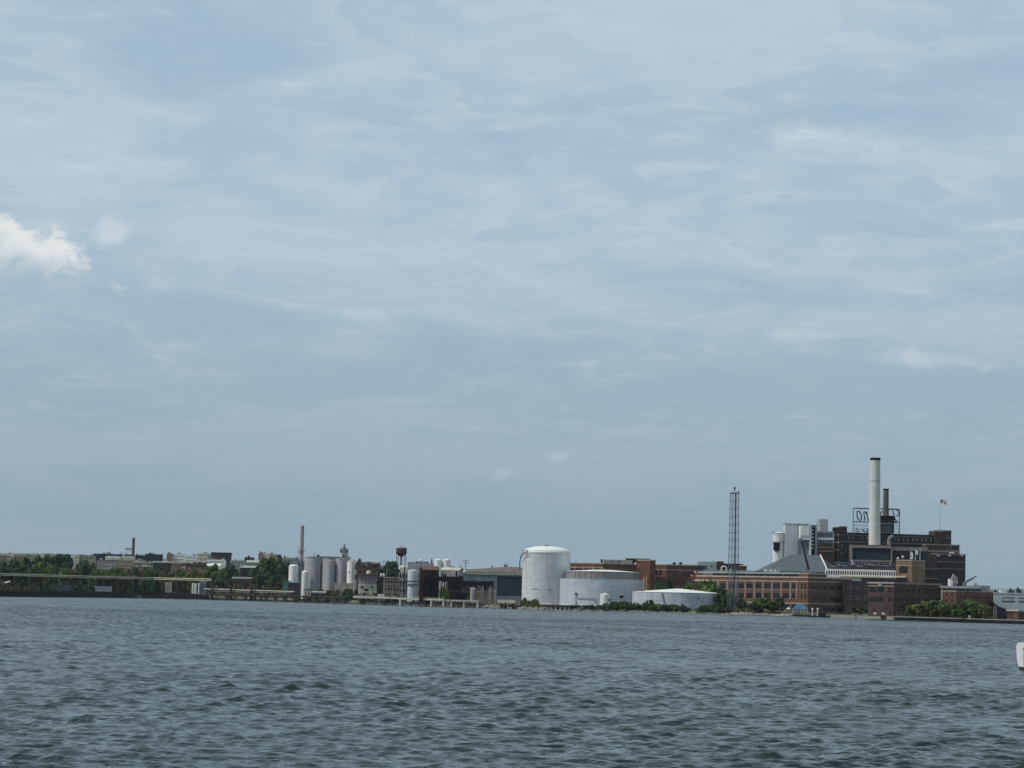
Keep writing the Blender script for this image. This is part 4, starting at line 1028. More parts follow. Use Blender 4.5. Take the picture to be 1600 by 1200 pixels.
m = MB(); m.lathe([(r1_+1.5, 0), (r1_+1.5, .9), (r1_, .9)], (c1.x, c1.y, g1), 64); m.build('foundation', 'concrete_pale', rt)

D2 = S(940)+58
rt, c2, r2_, g2, h2_ = tank('storage_tank', 'broad blue grey oil tank with a smaller weathered upper ring and shallow cone roof', 'storage tank', 874.5, 1004.5, 905, D2, 'tank_bluish', 'tank_bluish', cone=904, z0=None)
m = MB(); rr_ = r2_*.885; hz = Z(940, 893.6, D2)-g2; cc = Vector((c2.x+.6*D2/K*2, c2.y)); m.lathe([(rr_, h2_+.05), (rr_, hz)], (cc.x, cc.y, g2), 64); m.build('upper_ring', mat('ring_grey', (.25, .24, .235), var=.1, streak=.4), rt, smooth=True)
m = MB(); m.lathe([(rr_*1.01, hz), (rr_*1.01, hz+.15), (rr_*.25, hz+Z(955, 890.6, D2)-Z(955, 893.8, D2)), (.1, hz+Z(955, 890.3, D2)-Z(955, 893.8, D2))], (cc.x, cc.y, g2), 64); m.build('cone_roof', 'tank_roof', rt, smooth=True)
m = MB()
for i in range(36): a = 2*math.pi*i/36; m.box((cc.x+(rr_+.15)*math.cos(a), cc.y+(rr_+.15)*math.sin(a), g2+h2_), .25, .25, hz-h2_, a)
m.build('ring_ribs', 'ring_grey', rt)
m = MB(); a = R(180+52); p0 = Vector((c2.x+(r2_+.5)*math.cos(a), c2.y+(r2_+.5)*math.sin(a), g2))
for dx_ in (-.45, .45): m.bar(p0+Vector((dx_, 0, 0)), p0+Vector((dx_, 0, h2_*.5)), .10, 4)
for i in range(14): m.bar(p0+Vector((-.45, 0, i*.6+.3)), p0+Vector((.45, 0, i*.6+.3)), .06, 4)
for zf in (.02, .42): m.box(p0+Vector((0, 0, h2_*zf)), 1.5, .7, 1.3)
m.build('ladder_cage', 'steel_grey', rt)
m = MB(); pts_ = []
for i in range(14): a = R(180+54+i*2.0); pts_.append(Vector((c2.x+(r2_+.35)*math.cos(a), c2.y+(r2_+.35)*math.sin(a), g2+h2_*.30)))
for a_, b_ in zip(pts_, pts_[1:]): m.bar(a_, b_, .16, 5)
m.bar(pts_[-1], pts_[-1]-Vector((0, 0, h2_*.18)), .16, 5); m.build('side_pipe', 'steel_grey', rt)
m = MB(); m.lathe([(r2_+1.6, 0), (r2_+1.6, .7), (r2_, .7)], (c2.x, c2.y, g2), 64); m.build('foundation', 'concrete_pale', rt)
for px_ in (885, 944.5, 993): m = MB(); a = math.acos(max(-1, min(1, (px_-944.5)/58))); q = Vector((cc.x+(rr_+.4)*math.cos(a), cc.y-(rr_+.4)*math.sin(a), g2+h2_)); m.box(q, .8, .6, hz-h2_-.3); m.build('roof_ladder', 'steel_grey', rt)

D3t = S(1065)+44
rt, c3, r3_, g3, h3_ = tank('storage_tank', 'low wide white oil tank with a bright shallow cone roof', 'storage tank', 988, 1131, 926.2, D3t, 'tank_bluish', 'tank_roof', cone=919.8, z0=None)
m = MB()
for px_ in (1036, 1050, 1071, 1083.5): q = P(px_, 922.4, D3t-10); m.bar((q.x, q.y, q.z-.8), (q.x, q.y, q.z+.4), .3, 6)
m.build('roof_vents', 'tank_roof', rt)
m = MB(); a = R(180+66); p0 = Vector((c3.x+(r3_+.6)*math.cos(a), c3.y+(r3_+.6)*math.sin(a), g3)); m.bar(p0+Vector((0, 0, h3_*.95)), p0+Vector((1.5, -.3, h3_*.35)), .18, 4); m.bar(p0+Vector((.5, 0, h3_*.95)), p0+Vector((2.0, -.3, h3_*.35)), .18, 4); m.build('ladder', 'steel_grey', rt)
m = MB(); a = R(180+112); p0 = Vector((c3.x+(r3_+.1)*math.cos(a), c3.y+(r3_+.1)*math.sin(a), g3+h3_*.62)); m.box(p0, 1.1, .5, .7); m.box(p0+Vector((2.4, .3, -1.6)), .8, .5, .6); m.build('valve_box', 'steel_grey', rt)
m = MB(); m.box((*xy(1039, D3t-r3_-2.5), g3), 10*D3t/K, 1.2, 2.6); m.build('pump_shelter', 'steel_grey', rt)

rt, cS, rS, gS, hS = tank('small_tank', 'small white upright tank in front of the broad blue grey tank', 'tank', 938.2, 952.5, 929, S(945)+16, 'white_paint', 'white_paint', cone=927, n=28)
m = MB(); m.bar((cS.x, cS.y, gS+hS), (cS.x, cS.y, gS+hS+1.5), .18, 5); m.build('vent_pipe', 'white_paint', rt); m = MB(); q = P(953, 939.5, S(945)+14); m.box(q, .8, .8, 1.5); m.build('valve_box', 'black_iron', rt)
q = P(971, 933, S(970)+15); gq = G(971, S(970)+15); rt = thing('tank_hopper', 'small dark bin on a thin stand among the shoreline bushes', 'bin', gq)
m = MB(); m.lathe([(.4, -.6), (1.25, .0), (1.25, .9), (1.0, 1.2)], q, 12); m.build('bin', 'black_iron', rt); m = MB(); m.bar(gq, q, .2, 5); m.build('stand', 'steel_grey', rt); m = MB(); m.lathe([(1.28, .9), (1.28, 1.15), (.1, 1.5)], q, 12); m.build('cover', 'pink_wash', rt)
for o in rt.children:
    if o.name.startswith('bin'): o.name = 'bowl'
# switchback stair between the two low tanks
Dst = S(1004)+15
rt = thing('stair_tower', 'grey diagonal gangway propped against the low white tank', 'gangway', G(1000, Dst)); m = MB()
for dy_ in (0, 1.4): m.bar(P(993.5, 941.5, Dst)+Vector((0, dy_, 0)), P(1004.5, 922.5, Dst)+Vector((0, dy_, 0)), .55, 4)
m.bar(P(1004.5, 922.5, Dst), P(1002, 936, Dst), .35, 4); m.build('stair_flight', 'steel_grey', rt)
m = MB(); q = P(1004.5, 922.6, Dst); m.box((q.x, q.y, q.z), 3, 1.6, .25); m.bar(q, G(1004.5, Dst), .2); m.build('landing', 'steel_grey', rt)
for px_, pt_, lb in ((1005.3, 901.8, 'left one of two yellow loading posts beside the red brick tower'), (1009, 900.2, 'right one of two yellow loading posts beside the red brick tower')):
    Dp = S(1004)+60; g_ = G(px_, Dp); zt_ = Z(px_, pt_, Dp); rt = thing('loading_arm', lb, 'post', g_); m = MB(); m.bar(g_, (g_.x, g_.y, zt_), .33, 6); m.build('post', 'yellow_paint', rt); m = MB(); m.box((g_.x, g_.y, zt_-5), .9, .9, .6); m.build('bracket', 'steel_grey', rt)

# brick offices behind the tanks
Do = S(940)+150
pts = corner3(882, 941, 1000, Do, .5, .7); zt = Z(941, 880.3, Do)
rt = thing('brick_office', 'red brick building with white lintels behind the broad blue grey tank', 'building', (*pts[1], 2.2)); b = Bld(rt, pts, 2.2, zt, 'brick_red', 'roof_grey')
for p0, w in ((890.3, 6), (899, 11.5), (912.8, 6.8), (920.5, 5), (928, 11)): b.row(0, p0, 1, 1, w, 888.2, 892.5, cols=3); b.row(0, p0, 1, 1, w, 904, 910, cols=3)
for p0, w in ((945, 11), (960, 11), (976, 11)): b.row(1, p0, 1, 1, w, 890, 894, cols=3)
b.build(); b.band(zt-.35, zt+.3, 'stone', 'coping', .22); b.band(Z(941, 887.9, Do), Z(941, 886.6, Do), 'stone', 'lintel_band', .14, edges=(0,)); b.band(Z(941, 889.5, Do), Z(941, 888.6, Do), 'stone_grey', 'lintel_course', .12, edges=(1,))
for px_ in (897.3, 911.3, 926, 939.5): b.piers(0, [px_], 1.4, Z(941, 890, Do), Z(941, 885.4, Do), 'stone', 'keystone')
m = MB(); A, B, C, E = face(942, 987, Do+18, Do+20, 10); m.prism([A, B, C, E], zt, Z(965, 874, Do)); m.build('plant_room', 'concrete', rt)
for px_ in (956, 967): m = MB(); q = P(px_, 879.3, Do+16); m.lathe([(.3, 0), (1.0, .9), (1.0, 1.4)], q, 10); m.build('roof_fan', 'steel_grey', rt)
m = MB(); q = P(940, 879.8, Do+14); m.box((q.x, q.y, zt), 1.2, 1.2, Z(940, 873.6, Do+14)-zt); m.build('flue', 'black_iron', rt)
D9 = Do+8
rt, b, z1 = block('brick_penthouse', 'dark brick upper storey with thin flat roofs behind the plant room', 'building', 978, 1014, 873.5, D9+30, 'brick_dark', 14); b.row(0, 985, 1, 1, 4, 874.6, 879, cols=1); b.build()
m = MB(); A, B, C, E = face(976.5, 1015, D9+29, D9+29, 16); m.prism([A, B, C, E], z1, z1+.5); m.build('roof_slab', 'stone', rt)
pts = corner3(994, 1014.5, 1023.3, D9-4, .5, .8); zt = Z(1014, 875.2, D9-4)
rt = thing('brick_tower', 'square red brick stair tower with pale coping, taller than the offices on both sides', 'tower', (*pts[1], 2.2)); b = Bld(rt, pts, 2.2, zt, 'brick_red', 'roof_grey'); b.row(0, 997, 1, 1, 2.6, 888, 892, cols=1); b.build(); b.band(zt-.5, zt+.3, 'stone', 'coping', .2)
m = MB(); q = P(993.2, 881.2, D9-6); m.lathe([(.05, -.9), (.75, -.5), (.9, .2), (.5, .8), (.05, .95)], q, 12); m.build('globe_lamp', 'cream', rt)
pts = corner3(1021, 1041, 1087, D9+2, .5, .7); zt = Z(1041, 882.3, D9+2)
rt = thing('brick_office', 'red brick office wing with one lit end and paired dark windows above the bushes', 'building', (*pts[1], 2.2)); b = Bld(rt, pts, 2.2, zt, 'brick_red', 'roof_grey')
for p0 in (1024, 1030.5): b.row(0, p0, 1, 1, 3.3, 891, 898.5, cols=1); b.row(0, p0, 1, 1, 3.3, 907, 913.5, cols=1)
for p0 in (1053, 1067, 1073.5, 1080.5): b.row(1, p0, 1, 1, 3.3, 894, 899.5, cols=1); b.row(1, p0, 1, 1, 3.3, 909, 914.5, cols=1)
b.build(); b.band(zt-.4, zt+.3, 'stone', 'coping', .25); b.band(Z(1041, 890.6, D9), Z(1041, 889.5, D9), 'stone', 'lintel_band', .14)
for px_ in (1053.5, 1063.5): m = MB(); q = P(px_, 882, D9+14); m.lathe([(.9, 0), (1.0, .3), (1.0, 1.3), (.5, 1.5)], q, 10); m.build('roof_fan', 'black_iron', rt)
# red signal boxes at the junction
rt = thing('red_banner', 'pair of red and white painted hoardings at the corner of the long brick works', 'hoarding', G(1084, Dc+50))
for p0, p1, ya, yb in ((1079.5, 1083, 897.5, 903.5), (1084.3, 1087.4, 891.5, 904.5)):
    m = MB(); A, B, C, E = face(p0, p1, Dc+50, Dc+50, .6); m.prism([A, B, C, E], Z(p0, yb, Dc+50), Z(p0, ya, Dc+50)); m.build('board', 'red_paint', rt)
    m = MB(); q = xy((p0+p1)/2, Dc+51); m.bar((q.x, q.y+.3, 2.2), (q.x, q.y+.3, Z(p0, yb, Dc+50)), .15); m.build('post', 'steel_grey', rt)
m = MB(); q = P(1086, 895, Dc+49.6); m.box(q, .9, .2, .9); q = P(1080.5, 900, Dc+49.6); m.box(q, .5, .2, .7); m.build('white_patch', 'white_paint', rt)
# background grey works
De = 1770.0
rt, b, z1 = block('flat_roofed_works', 'long grey building with a thin curved roof edge beyond the brick office wing', 'building', 1060, 1104, 884, De, 'grey_wash', 20, skew=8); b.row(0, 1078, 5, 5, 3.5, 887, 890, cols=2); b.build()
m = MB(); A, B, C, E = face(1058, 1104.5, De-4, De-2, 24); m.prism([A, B, C, E], z1, z1+.6); m.build('roof_slab', 'roof_grey', rt)
rt, b, z1 = block('pale_works', 'pale greenish block with one dark opening left of the lattice tower', 'building', 1089, 1118.5, 877.5, De+10, 'tank_green', 18); b.row(0, 1111, 1, 1, 2.2, 882.5, 886.5, cols=1); b.build(); m = MB(); q = P(1115, 877.4, De+11); m.bar(q, q+Vector((0, 0, 1.6)), .2); m.build('vent', 'steel_grey', rt)
rt, b, z1 = block('stepped_works', 'dark brick block behind the foot of the lattice tower', 'building', 1119.5, 1160, 880.5, De+30, 'brick_dark', 18); b.grid(0, 7, 1, w=.4, hfrac=.12, z_lo=z1-6); b.build(); m = MB(); A, B, C, E = face(1119.8, 1130, De+34, De+34, 9); m.prism([A, B, C, E], z1, Z(1125, 877, De+30)); m.build('upper_storey', 'brick_dark', rt)
rt, b, z1 = block('brick_stub', 'small dark brick end block with a white cap right of the lattice tower', 'building', 1156, 1166, 884, De+26, 'brick_brown', 10); b.build(); b.band(z1-.2, z1+.4, 'white_paint', 'coping', .2)
rt, b, z1 = block('low_works', 'low grey works roofline behind the long brick works', 'building', 1098, 1200, 891, De-30, 'grey_wash', 18, skew=-6); b.row(0, 1104, 9, 9, 4, 893, 895, cols=2); b.build()
rt = thing('exhaust_duct', 'bright curved white exhaust pipe on the roof beside the lattice tower', 'duct', (*xy(1132, De-45), 2)); m = MB(); pr = None
for i in range(9): a = math.pi*(1-i/8); q = P(1131+4.2*math.cos(a), 888.2-3.2*math.sin(a), De-45); (m.bar(pr, q, .5, 6) if pr else None); pr = q
m.bar(pr, P(1135.2, 892.5, De-45), .5, 6); m.build('pipe', 'white_paint', rt)
for px_, w_, lb in ((1127.5, 5, 'small pale roof dome left of the curved white exhaust pipe'), (1142.3, 4.4, 'small pale roof dome right of the curved white exhaust pipe')):
    rt = thing('roof_dome', lb, 'dome', (*xy(px_, De-42), 2)); m = MB(); q = P(px_, 893, De-42); rr_ = w_/2*De/K; m.lathe([(rr_, -2), (rr_, .6), (rr_*.8, 1.3), (rr_*.4, 1.8), (.05, 2)], q, 14); m.build('dome_shell', 'steel_pale', rt)

# ---- lattice tower
Dl = S(1146)+18; gl = G(1145, Dl); zT = Z(1146.5, 771, Dl)
rt = thing('lattice_tower', 'tall slender steel lattice tower standing before the long brick works', 'tower', gl)
hb, ht = 8.3*Dl/K, 6.4*Dl/K
def LP(i, t):
    h_ = hb+(ht-hb)*t; sx_, sy_ = ((-1, -1), (1, -1), (1, 1), (-1, 1))[i % 4]; ca, sa = math.cos(.35), math.sin(.35); x, y = sx_*h_*.78, sy_*h_*.78
    return Vector((gl.x+ca*x-sa*y, gl.y+sa*x+ca*y, gl.z+(zT-gl.z)*t))
for i in range(4): m = MB(); m.bar(LP(i, 0), LP(i, 1), .21, 4); m.build('leg', 'steel_grey', rt)
m = MB(); m2 = MB(); nb = 15
for k_ in range(nb):
    t0, t1 = k_/nb, (k_+1)/nb
    for i in range(4):
        m.bar(LP(i, t0), LP(i+1, t1), .062, 4); m.bar(LP(i+1, t0), LP(i, t1), .062, 4); m2.bar(LP(i, t1), LP(i+1, t1), .14, 4)
m.build('bracing', 'steel_grey', rt); m2.build('girts', 'steel_grey', rt)
m = MB(); q = Vector((gl.x+.6, gl.y)); m.box((q.x, q.y, gl.z), .55, .55, zT-gl.z); m.build('riser_pipe', 'slate', rt)
m = MB(); m.box((gl.x, gl.y, zT), ht*2.3, ht*2.3, .45); m.bar((gl.x+ht, gl.y, zT), (gl.x+ht, gl.y, zT+1.7), .3); m.bar((gl.x-ht*.5, gl.y, zT), (gl.x, gl.y, zT+2.6), .15); m.bar((gl.x+ht*.5, gl.y, zT), (gl.x, gl.y, zT+2.6), .15); m.build('top_platform', 'steel_grey', rt)
m = MB(); m.lathe([(.2, 0), (.5, .3), (.5, 1.2), (.3, 1.6)], (gl.x, gl.y, zT+2.2), 10); m.build('beacon', 'black_iron', rt)

# ---- warehouse with the low curved roof
Dh = S(765)+135
pts = face(712, 822, Dh+3, Dh-1, 60); ze = Z(765, 895.5, Dh)
rt = thing('arched_warehouse', 'wide pale blue warehouse under a low curved grey brown roof behind the burnt pier', 'warehouse', (*((pts[0]+pts[2])/2), 2.3)); b = Bld(rt, pts, 2.3, ze, 'metal_dull', 'roof_grey')
b.row(0, 777, 13, 3, 12.8, 900.5, 931, 'metal_teal', nm='dark_bay', cols=1); b.row(0, 720, 8.5, 3, 5.5, 906, 909, 'slate', nm='louvre', cols=1); b.build()
m = MB(); A, B, C, E = [Vector((p.x, p.y, ze)) for p in pts]; NS = 14; rise = [0, .45, .8, 1.0]
zz = [Z(716+106*t, [890.2, 889.2, 887.8, 886.3, 885.0, 884.4, 884.6, 885.6, 887, 889][min(9, int(t*9.99))], Dh+30) for t in np.linspace(0, 1, NS+1)]
vs = []
for i in range(NS+1):
    t = i/NS; f = A+(B-A)*t; bk = E+(C-E)*t; zr = np.interp(t, [0, .25, .5, .7, .85, 1], [Z(765, 891, Dh+30), Z(765, 889, Dh+30), Z(765, 886.4, Dh+30), Z(765, 884.6, Dh+30), Z(765, 885.2, Dh+30), Z(765, 888, Dh+30)])
    vs += [(f.x, f.y-.8, ze+.5), (f.x+(bk.x-f.x)*.12, f.y+(bk.y-f.y)*.12, ze+.5+(zr-ze)*.55), (f.x+(bk.x-f.x)*.5, f.y+(bk.y-f.y)*.5, zr), (bk.x, bk.y, ze+.5)]
m.add(vs, [(4*i+j, 4*i+4+j, 4*i+5+j, 4*i+1+j) for i in range(NS) for j in range(3)]+[(0, 1, 2, 3), (4*NS+3, 4*NS+2, 4*NS+1, 4*NS)]); m.build('roof', 'roof_dusty', rt, smooth=True)
b.band(ze-.9, ze+.45, 'cream', 'eaves', .5, edges=(0,)); m = MB(); q = P(790, 883.4, Dh+30); m.box((q.x, q.y, q.z-2.2), 2.4, 2, 2.9); m.build('roof_vent', 'steel_grey', rt)
m = MB(); m.box((*xy(768, Dh+30), Z(768, 889.5, Dh+30)), 1.2, 1.2, Z(768, 884.3, Dh+30)-Z(768, 889.5, Dh+30)); m.build('roof_cowl', 'steel_grey', rt)
m = MB(); q = P(726, 893.5, Dh+2); m.lathe([(1.1, 0), (1.0, .6), (.2, 1.2)], q, 10); m.build('skylight', 'tank_roof', rt)
m = MB(); m.bar(P(747, 894, Dh+8), P(741, 907, Dh+8), .22, 4); m.bar(P(748.4, 894, Dh+8), P(742.4, 907, Dh+8), .22, 4); m.build('roof_ladder', 'steel_pale', rt)
mast(716.5, 868.5, Dh+60, 'thin aerial mast left of the twin armed pole', .14)
mast(726.3, 875.3, Dh+70, 'stout utility pole with two crossarms above the warehouse roof', .42, 'utility_pole', cross=((876.5, 5.5), (880, 4.5)))
mast(792, 868, Dh+150, 'faint thin mast above the warehouse roof vent', .09)
# ================================================================== burnt coal pier, mills and silos left of the tanks
Db = S(700)+26
# rusty gabled head house on legs
rt = thing('rusty_mill', 'tall rusty gabled mill house on dark open legs', 'mill', G(672, Db)); gb = G(672, Db).z-.2
A, B, C, E = face(660.5, 685, Db, Db+3, 9); zl, ze, zr = Z(672, 904, Db), Z(672, 890.5, Db), Z(676, 884.5, Db+4)
m = MB(); m.prism([A, B, C, E], zl, ze); m.build('upper_house', 'rust_dark', rt)
m = MB(); m.gable(A, B, C, E, ze+.01, zr, 'ab', .5, 0, 1); m.build('roof', ['roof_brown', 'rust'], rt)
m = MB(); d = (B-A); m.prism([A-Vector((.3, .25)), A+d*.42-Vector((0, .25)), A+d*.42, A-Vector((.3, 0))], zl+.2, ze-.1); m.build('rust_panel', 'rust', rt)
for t in (0.02, .2, .4, .6, .8, .98):
    for dep in (0, 1): m = MB(); q = A+d*t+(E-A)*dep; m.box((q.x, q.y, gb), .7, .7, zl-gb); m.build('leg', 'rust_dark', rt)
m = MB()
for f in (.25, .5, .75): q0 = A+Vector((0, -.1)); q1 = B+Vector((0, -.1)); z = gb+(zl-gb)*f; m.bar((q0.x, q0.y, z), (q1.x, q1.y, z), .28, 4)
m.bar((A.x, A.y, gb), (B.x, B.y, zl), .22); m.bar((A.x, A.y, zl), ((A+B).x/2, (A+B).y/2, gb), .22)
A2, B2, C2, E2 = face(664, 672, Db+3, Db+3, 4); m.prism([A2, B2, C2, E2], gb, zl); A2, B2, C2, E2 = face(678, 684, Db+3, Db+3, 4); m.prism([A2, B2, C2, E2], gb+5, zl); A2, B2, C2, E2 = face(661.5, 684, Db+7, Db+8, 1); m.prism([A2, B2, C2, E2], gb+1.5, zl); m.build('hoppers_and_dark_backing', 'black_iron', rt)  # hopper boxes plus an added dark back panel that blackens the open interior
m = MB(); A2, B2, C2, E2 = face(655.8, 660.4, Db+3, Db+3, 3.5); m.prism([A2, B2, C2, E2], gb, Z(658, 886.5, Db)); m.build('side_shaft', 'rust', rt)
# trestle of burnt conveyor: ragged dark band on many posts
def ragged(name, label, px0, px1, pyT, pyB, D, seed, legs, m_='black_iron', zleg=None, jag=1.2):
    rng = random.Random(seed); g = G((px0+px1)/2, D); rt = thing(name, label, 'trestle', g)
    m = MB(); px = px0
    while px < px1:
        w = rng.uniform(2.4, 4.6); p2 = min(px1, px+w); A, B, C, E = face(px, p2+.15, D+rng.uniform(-.2, .2), D, 4.5)
        yb = pyB+rng.uniform(-jag, jag); yt = pyT+rng.uniform(-.6, .6)
        m.prism([A, B, C, E], Z(px, yb, D), Z(px, yt, D)); px = p2
    m.build('conveyor_gallery', m_, rt)
    for px, lean in legs:
        m = MB(); q = xy(px, D+1.0); q2 = xy(px+lean, D+1); m.bar((q2.x, q2.y, g.z-.5), (q.x, q.y, Z(px, pyB, D)+.4), rng.uniform(.4, .75), 5); m.build('leg', m_, rt)
        m = MB(); m.bar((q2.x, q2.y+3, g.z-.5), (q.x, q.y+3, Z(px, pyB, D)+.4), .3, 5); m.build('leg', m_, rt)
    m = MB()
    for (p0, _), (p1, _) in zip(legs, legs[1:]):
        if rng.random() < .75: a, bq = xy(p0, D+1), xy(p1, D+1); z0_, z1_ = g.z+rng.uniform(1, 3), Z(p0, pyB, D)-rng.uniform(.5, 2); m.bar((a.x, a.y, z0_), (bq.x, bq.y, z1_), .2, 4); m.bar((a.x, a.y, z1_-1), (bq.x, bq.y, z1_-1), .18, 4)
    if m.v: m.build('bracing', m_, rt)
    return rt
ragged('burnt_trestle', 'black upper conveyor trestle joining the rusty mill to the little grey house', 684, 723, 900.5, 908.5, Db+2, 3, [(694.5, 0), (698, 0), (700.5, 0), (703, -1), (705, 0), (707, 0), (709, 1), (711, 0), (713.5, 0), (716, .5), (718.5, 0), (721, 0)])
ragged('burnt_trestle', 'black lower conveyor trestle with sagging ragged belly right of the grey house', 702, 771, 908.2, 918, S(735)+26, 8, [(704, 0), (708, .4), (712, 0), (715, 0), (718, -.6), (721, 0), (723.5, 0), (726, .5), (728, 0), (731, -.5), (734, 0), (745, -1), (748, 0), (751.5, 1), (757, 0), (760.5, .8), (763, 0), (768.5, -.4), (770.5, 0)], jag=2.6)
# dark debris wall under the trestle
m = MB(); rng = random.Random(6); rt = thing('scrap_heap', 'dark tangle of collapsed girders under the black trestle', 'scrap', G(710, Db+4))
for i in range(190):
    px = rng.uniform(697, 743); g = G(px, Db+rng.uniform(0, 6)); a = g+Vector((0, 0, rng.uniform(0, 3))); bq = a+Vector((rng.uniform(-2.5, 2.5), rng.uniform(-1, 1), rng.uniform(.5, 4.5))); m.bar(a, bq, rng.uniform(.15, .6), 4)
m.build('girders', 'black_iron', rt)
# small grey gabled house up on the trestle
A, B, C, E = face(688.5, 716, Db+9, Db+5, 8); zl, ze, zr = Z(702, 901.5, Db+6), Z(702, 890.5, Db+6), Z(705, 886.6, Db+9)
rt = thing('hoist_house', 'little pale grey gabled hoist house perched on the black trestle', 'house', (*((A+C)/2), zl)); b = Bld(rt, [A, B, C, E], zl, ze, 'lilac_grey', 'roof_grey'); b.row(0, 695, 1, 1, 2.2, 896, 901, cols=1); b.row(0, 711.8, 1, 1, 3.2, 892.5, 901, cols=1, nm='doorway'); b.build()
m = MB(); m.gable(A, B, C, E, ze+.01, zr, 'ab', .7, 0, 1); m.build('roof', ['concrete_pale', 'lilac_grey'], rt)
m = MB()
for p0 in (690, 700, 712): q = xy(p0, Db+10); m.box((q.x, q.y, 2.3), .6, .6, zl-2.3)
m.build('supports', 'black_iron', rt)
# twin white tanks behind
for pa, pb, lb in ((677.3, 690, 'left one of two white tanks rising behind the rusty mill'), (690.6, 703, 'right one of two white tanks rising behind the little grey house')):
    tank('white_tank', lb, 'tank', pa, pb, 875.3, S(690)+95, 'white_paint', 'tank_roof', cone=873.2, n=32, group='twin white tanks')
# grey drum tank left of the mill
rt, c, r, g, h = tank('drum_tank', 'grey white drum tank with a dark walkway ring beside the rusty mill', 'tank', 636.5, 652.5, 891.5, S(645)+34, 'tank_white', 'tank_roof', cone=890, n=32)
m = MB(); m.lathe([(r, h*.54), (r+.9, h*.54), (r+.9, h*.58), (r, h*.58)], (c.x, c.y, g), 32, cap=False); m.build('walkway_ring', 'steel_grey', rt)
rt = thing('pipe_bridge', 'dark overhead pipe bridge running to the drum tank', 'pipe bridge', G(630, S(645)+28)); m = MB(); m.bar(P(604, 909.6, S(645)+26), P(661, 908.8, S(645)+26), .38, 5); m.bar(P(604, 908, S(645)+26), P(661, 907.4, S(645)+26), .16, 4); m.build('pipe', 'timber', rt)
for px_ in (608, 622, 634, 656): m = MB(); q = G(px_, S(645)+26); m.bar(q, (q.x, q.y, Z(px_, 909, S(645)+26)), .2); m.build('post', 'timber', rt)
# sheds
def blk2(name, label, cat, a, b_, t, off, m_, depth=14, n=0, rows=1, band=None, gable=None, ov=.5, w=.45, hf=.45, skew=0, cutlow=0, frame='frame_pale', glass='glass'):
    return simple_bld(name, label, cat, a, b_, t, S((a+b_)/2)+off, m_, depth, n=n, rows=rows, band=band, gable=gable, over=ov, w=w, hfrac=hf, skew=skew, cutlow=cutlow, frame=frame, glass=glass)
rt, b = blk2('grey_mill', 'big plain lilac grey mill block with roof housings behind the drum tank', 'mill', 635.5, 677, 880, 70, 'lilac_grey', 26, n=5, rows=2, w=.3, hf=.14, skew=-4)
z1 = b.z1
for pa, pb, py, mm in ((636, 651, 878, 'lilac_grey'), (648, 668, 877, 'steel_grey')): m = MB(); A, B, C, E = face(pa, pb, S(656)+76, S(656)+76, 9); m.prism([A, B, C, E], z1, Z(pa, py, S(656)+76)); m.build('roof_housing', mm, rt)
m = MB(); q = P(657, 877, S(656)+78); m.lathe([(1.2, 0), (1.2, .9), (.3, 1.3)], q, 12); m.build('roof_vent', 'white_paint', rt)
m = MB(); m.lathe([(.8, -1.5), (.5, 1), (.12, 3.2)], P(674.5, 879, S(656)+72), 8); m.build('spike', 'timber', rt)
blk2('steel_shed', 'mid grey shed with faint panels between the mill block and the drum tank', 'shed', 650, 662, 888, 55, 'lilac_grey', 12, n=2, rows=2, w=.3, hf=.2)
blk2('cream_hut', 'small cream hut with a pale roof under the water tower', 'hut', 624.5, 636, 886.5, 75, 'cream', 9, n=2, rows=1, w=.25, hf=.3, gable=(883.5, 'ab', 'concrete_pale'))
blk2('weathered_works', 'weathered blue grey works with dark openings left of the drum tank', 'works', 622, 638, 894.5, 44, 'grey_wash', 12, n=3, rows=4, w=.55, hf=.5, frame='frame_dark')
blk2('weathered_works', 'low pale works with cream parapet and broken openings', 'works', 598.5, 624, 902.5, 36, 'stone_grey', 14, n=5, rows=3, w=.5, hf=.45, band='concrete_pale', frame='frame_dark')
rt, b = blk2('stucco_mill', 'lilac grey stucco mill house with whitewashed lower walls', 'mill', 559.5, 588.5, 898.5, 30, 'lilac_grey', 14, n=4, rows=3, w=.25, hf=.28, frame='frame_dark')
m = MB(); A, B, C, E = face(559.2, 588, S(574)+29.6, S(574)+29.6, .4); m.prism([A, B, C, E], 2.0, Z(574, 912.6, S(574)+30)); m.build('whitewashed_base', 'concrete_pale', rt)
for pa, pb, ya, yb in ((563, 567.5, 915.5, 918.5), (580, 583, 915.8, 918.4), (569, 575, 919.5, 923)): m = MB(); A, B, C, E = face(pa, pb, S(574)+29.2, S(574)+29.2, .5); m.prism([A, B, C, E], Z(pa, yb, S(574)+29), Z(pa, ya, S(574)+29)); m.build('opening', 'glass', rt)
m = MB(); A, B, C, E = face(558, 590, S(574)+27.5, S(574)+27.5, 18); m.prism([A, B, C, E], b.z1+.02, b.z1+.9); m.build('roof_slab', 'roof_brown', rt)
m = MB(); m.bar(P(588, 911, S(574)+24), P(597.5, 900.5, S(574)+24), .55, 4); m.bar(P(597.5, 900.5, S(574)+24), P(599, 912, S(574)+24), .4, 4); m.build('chute', 'black_iron', rt)
for px_ in (595, 599): tank('roof_drum', ('left' if px_ < 597 else 'right')+' one of two tiny pale drums at the top of the dark chute', 'drum', px_-1.5, px_+1.5, 896, S(597)+26, 'white_paint', 'white_paint', z0=Z(597, 900.5, S(597)+26), n=14)
rt, b = blk2('brick_mill', 'dark brick mill with brown parapet behind the stucco mill house', 'mill', 557, 591, 887.5, 52, 'brick_brown', 14, n=5, rows=3, w=.35, hf=.4, frame='frame_dark')
rt, c, r, g, h = tank('dome_tank', 'small cream domed vessel on the brick mill terrace', 'vessel', 571.5, 579, 894.5, S(574)+40, 'cream', 'cream', dome=891.3, z0=Z(575, 898.4, S(574)+40), n=20)
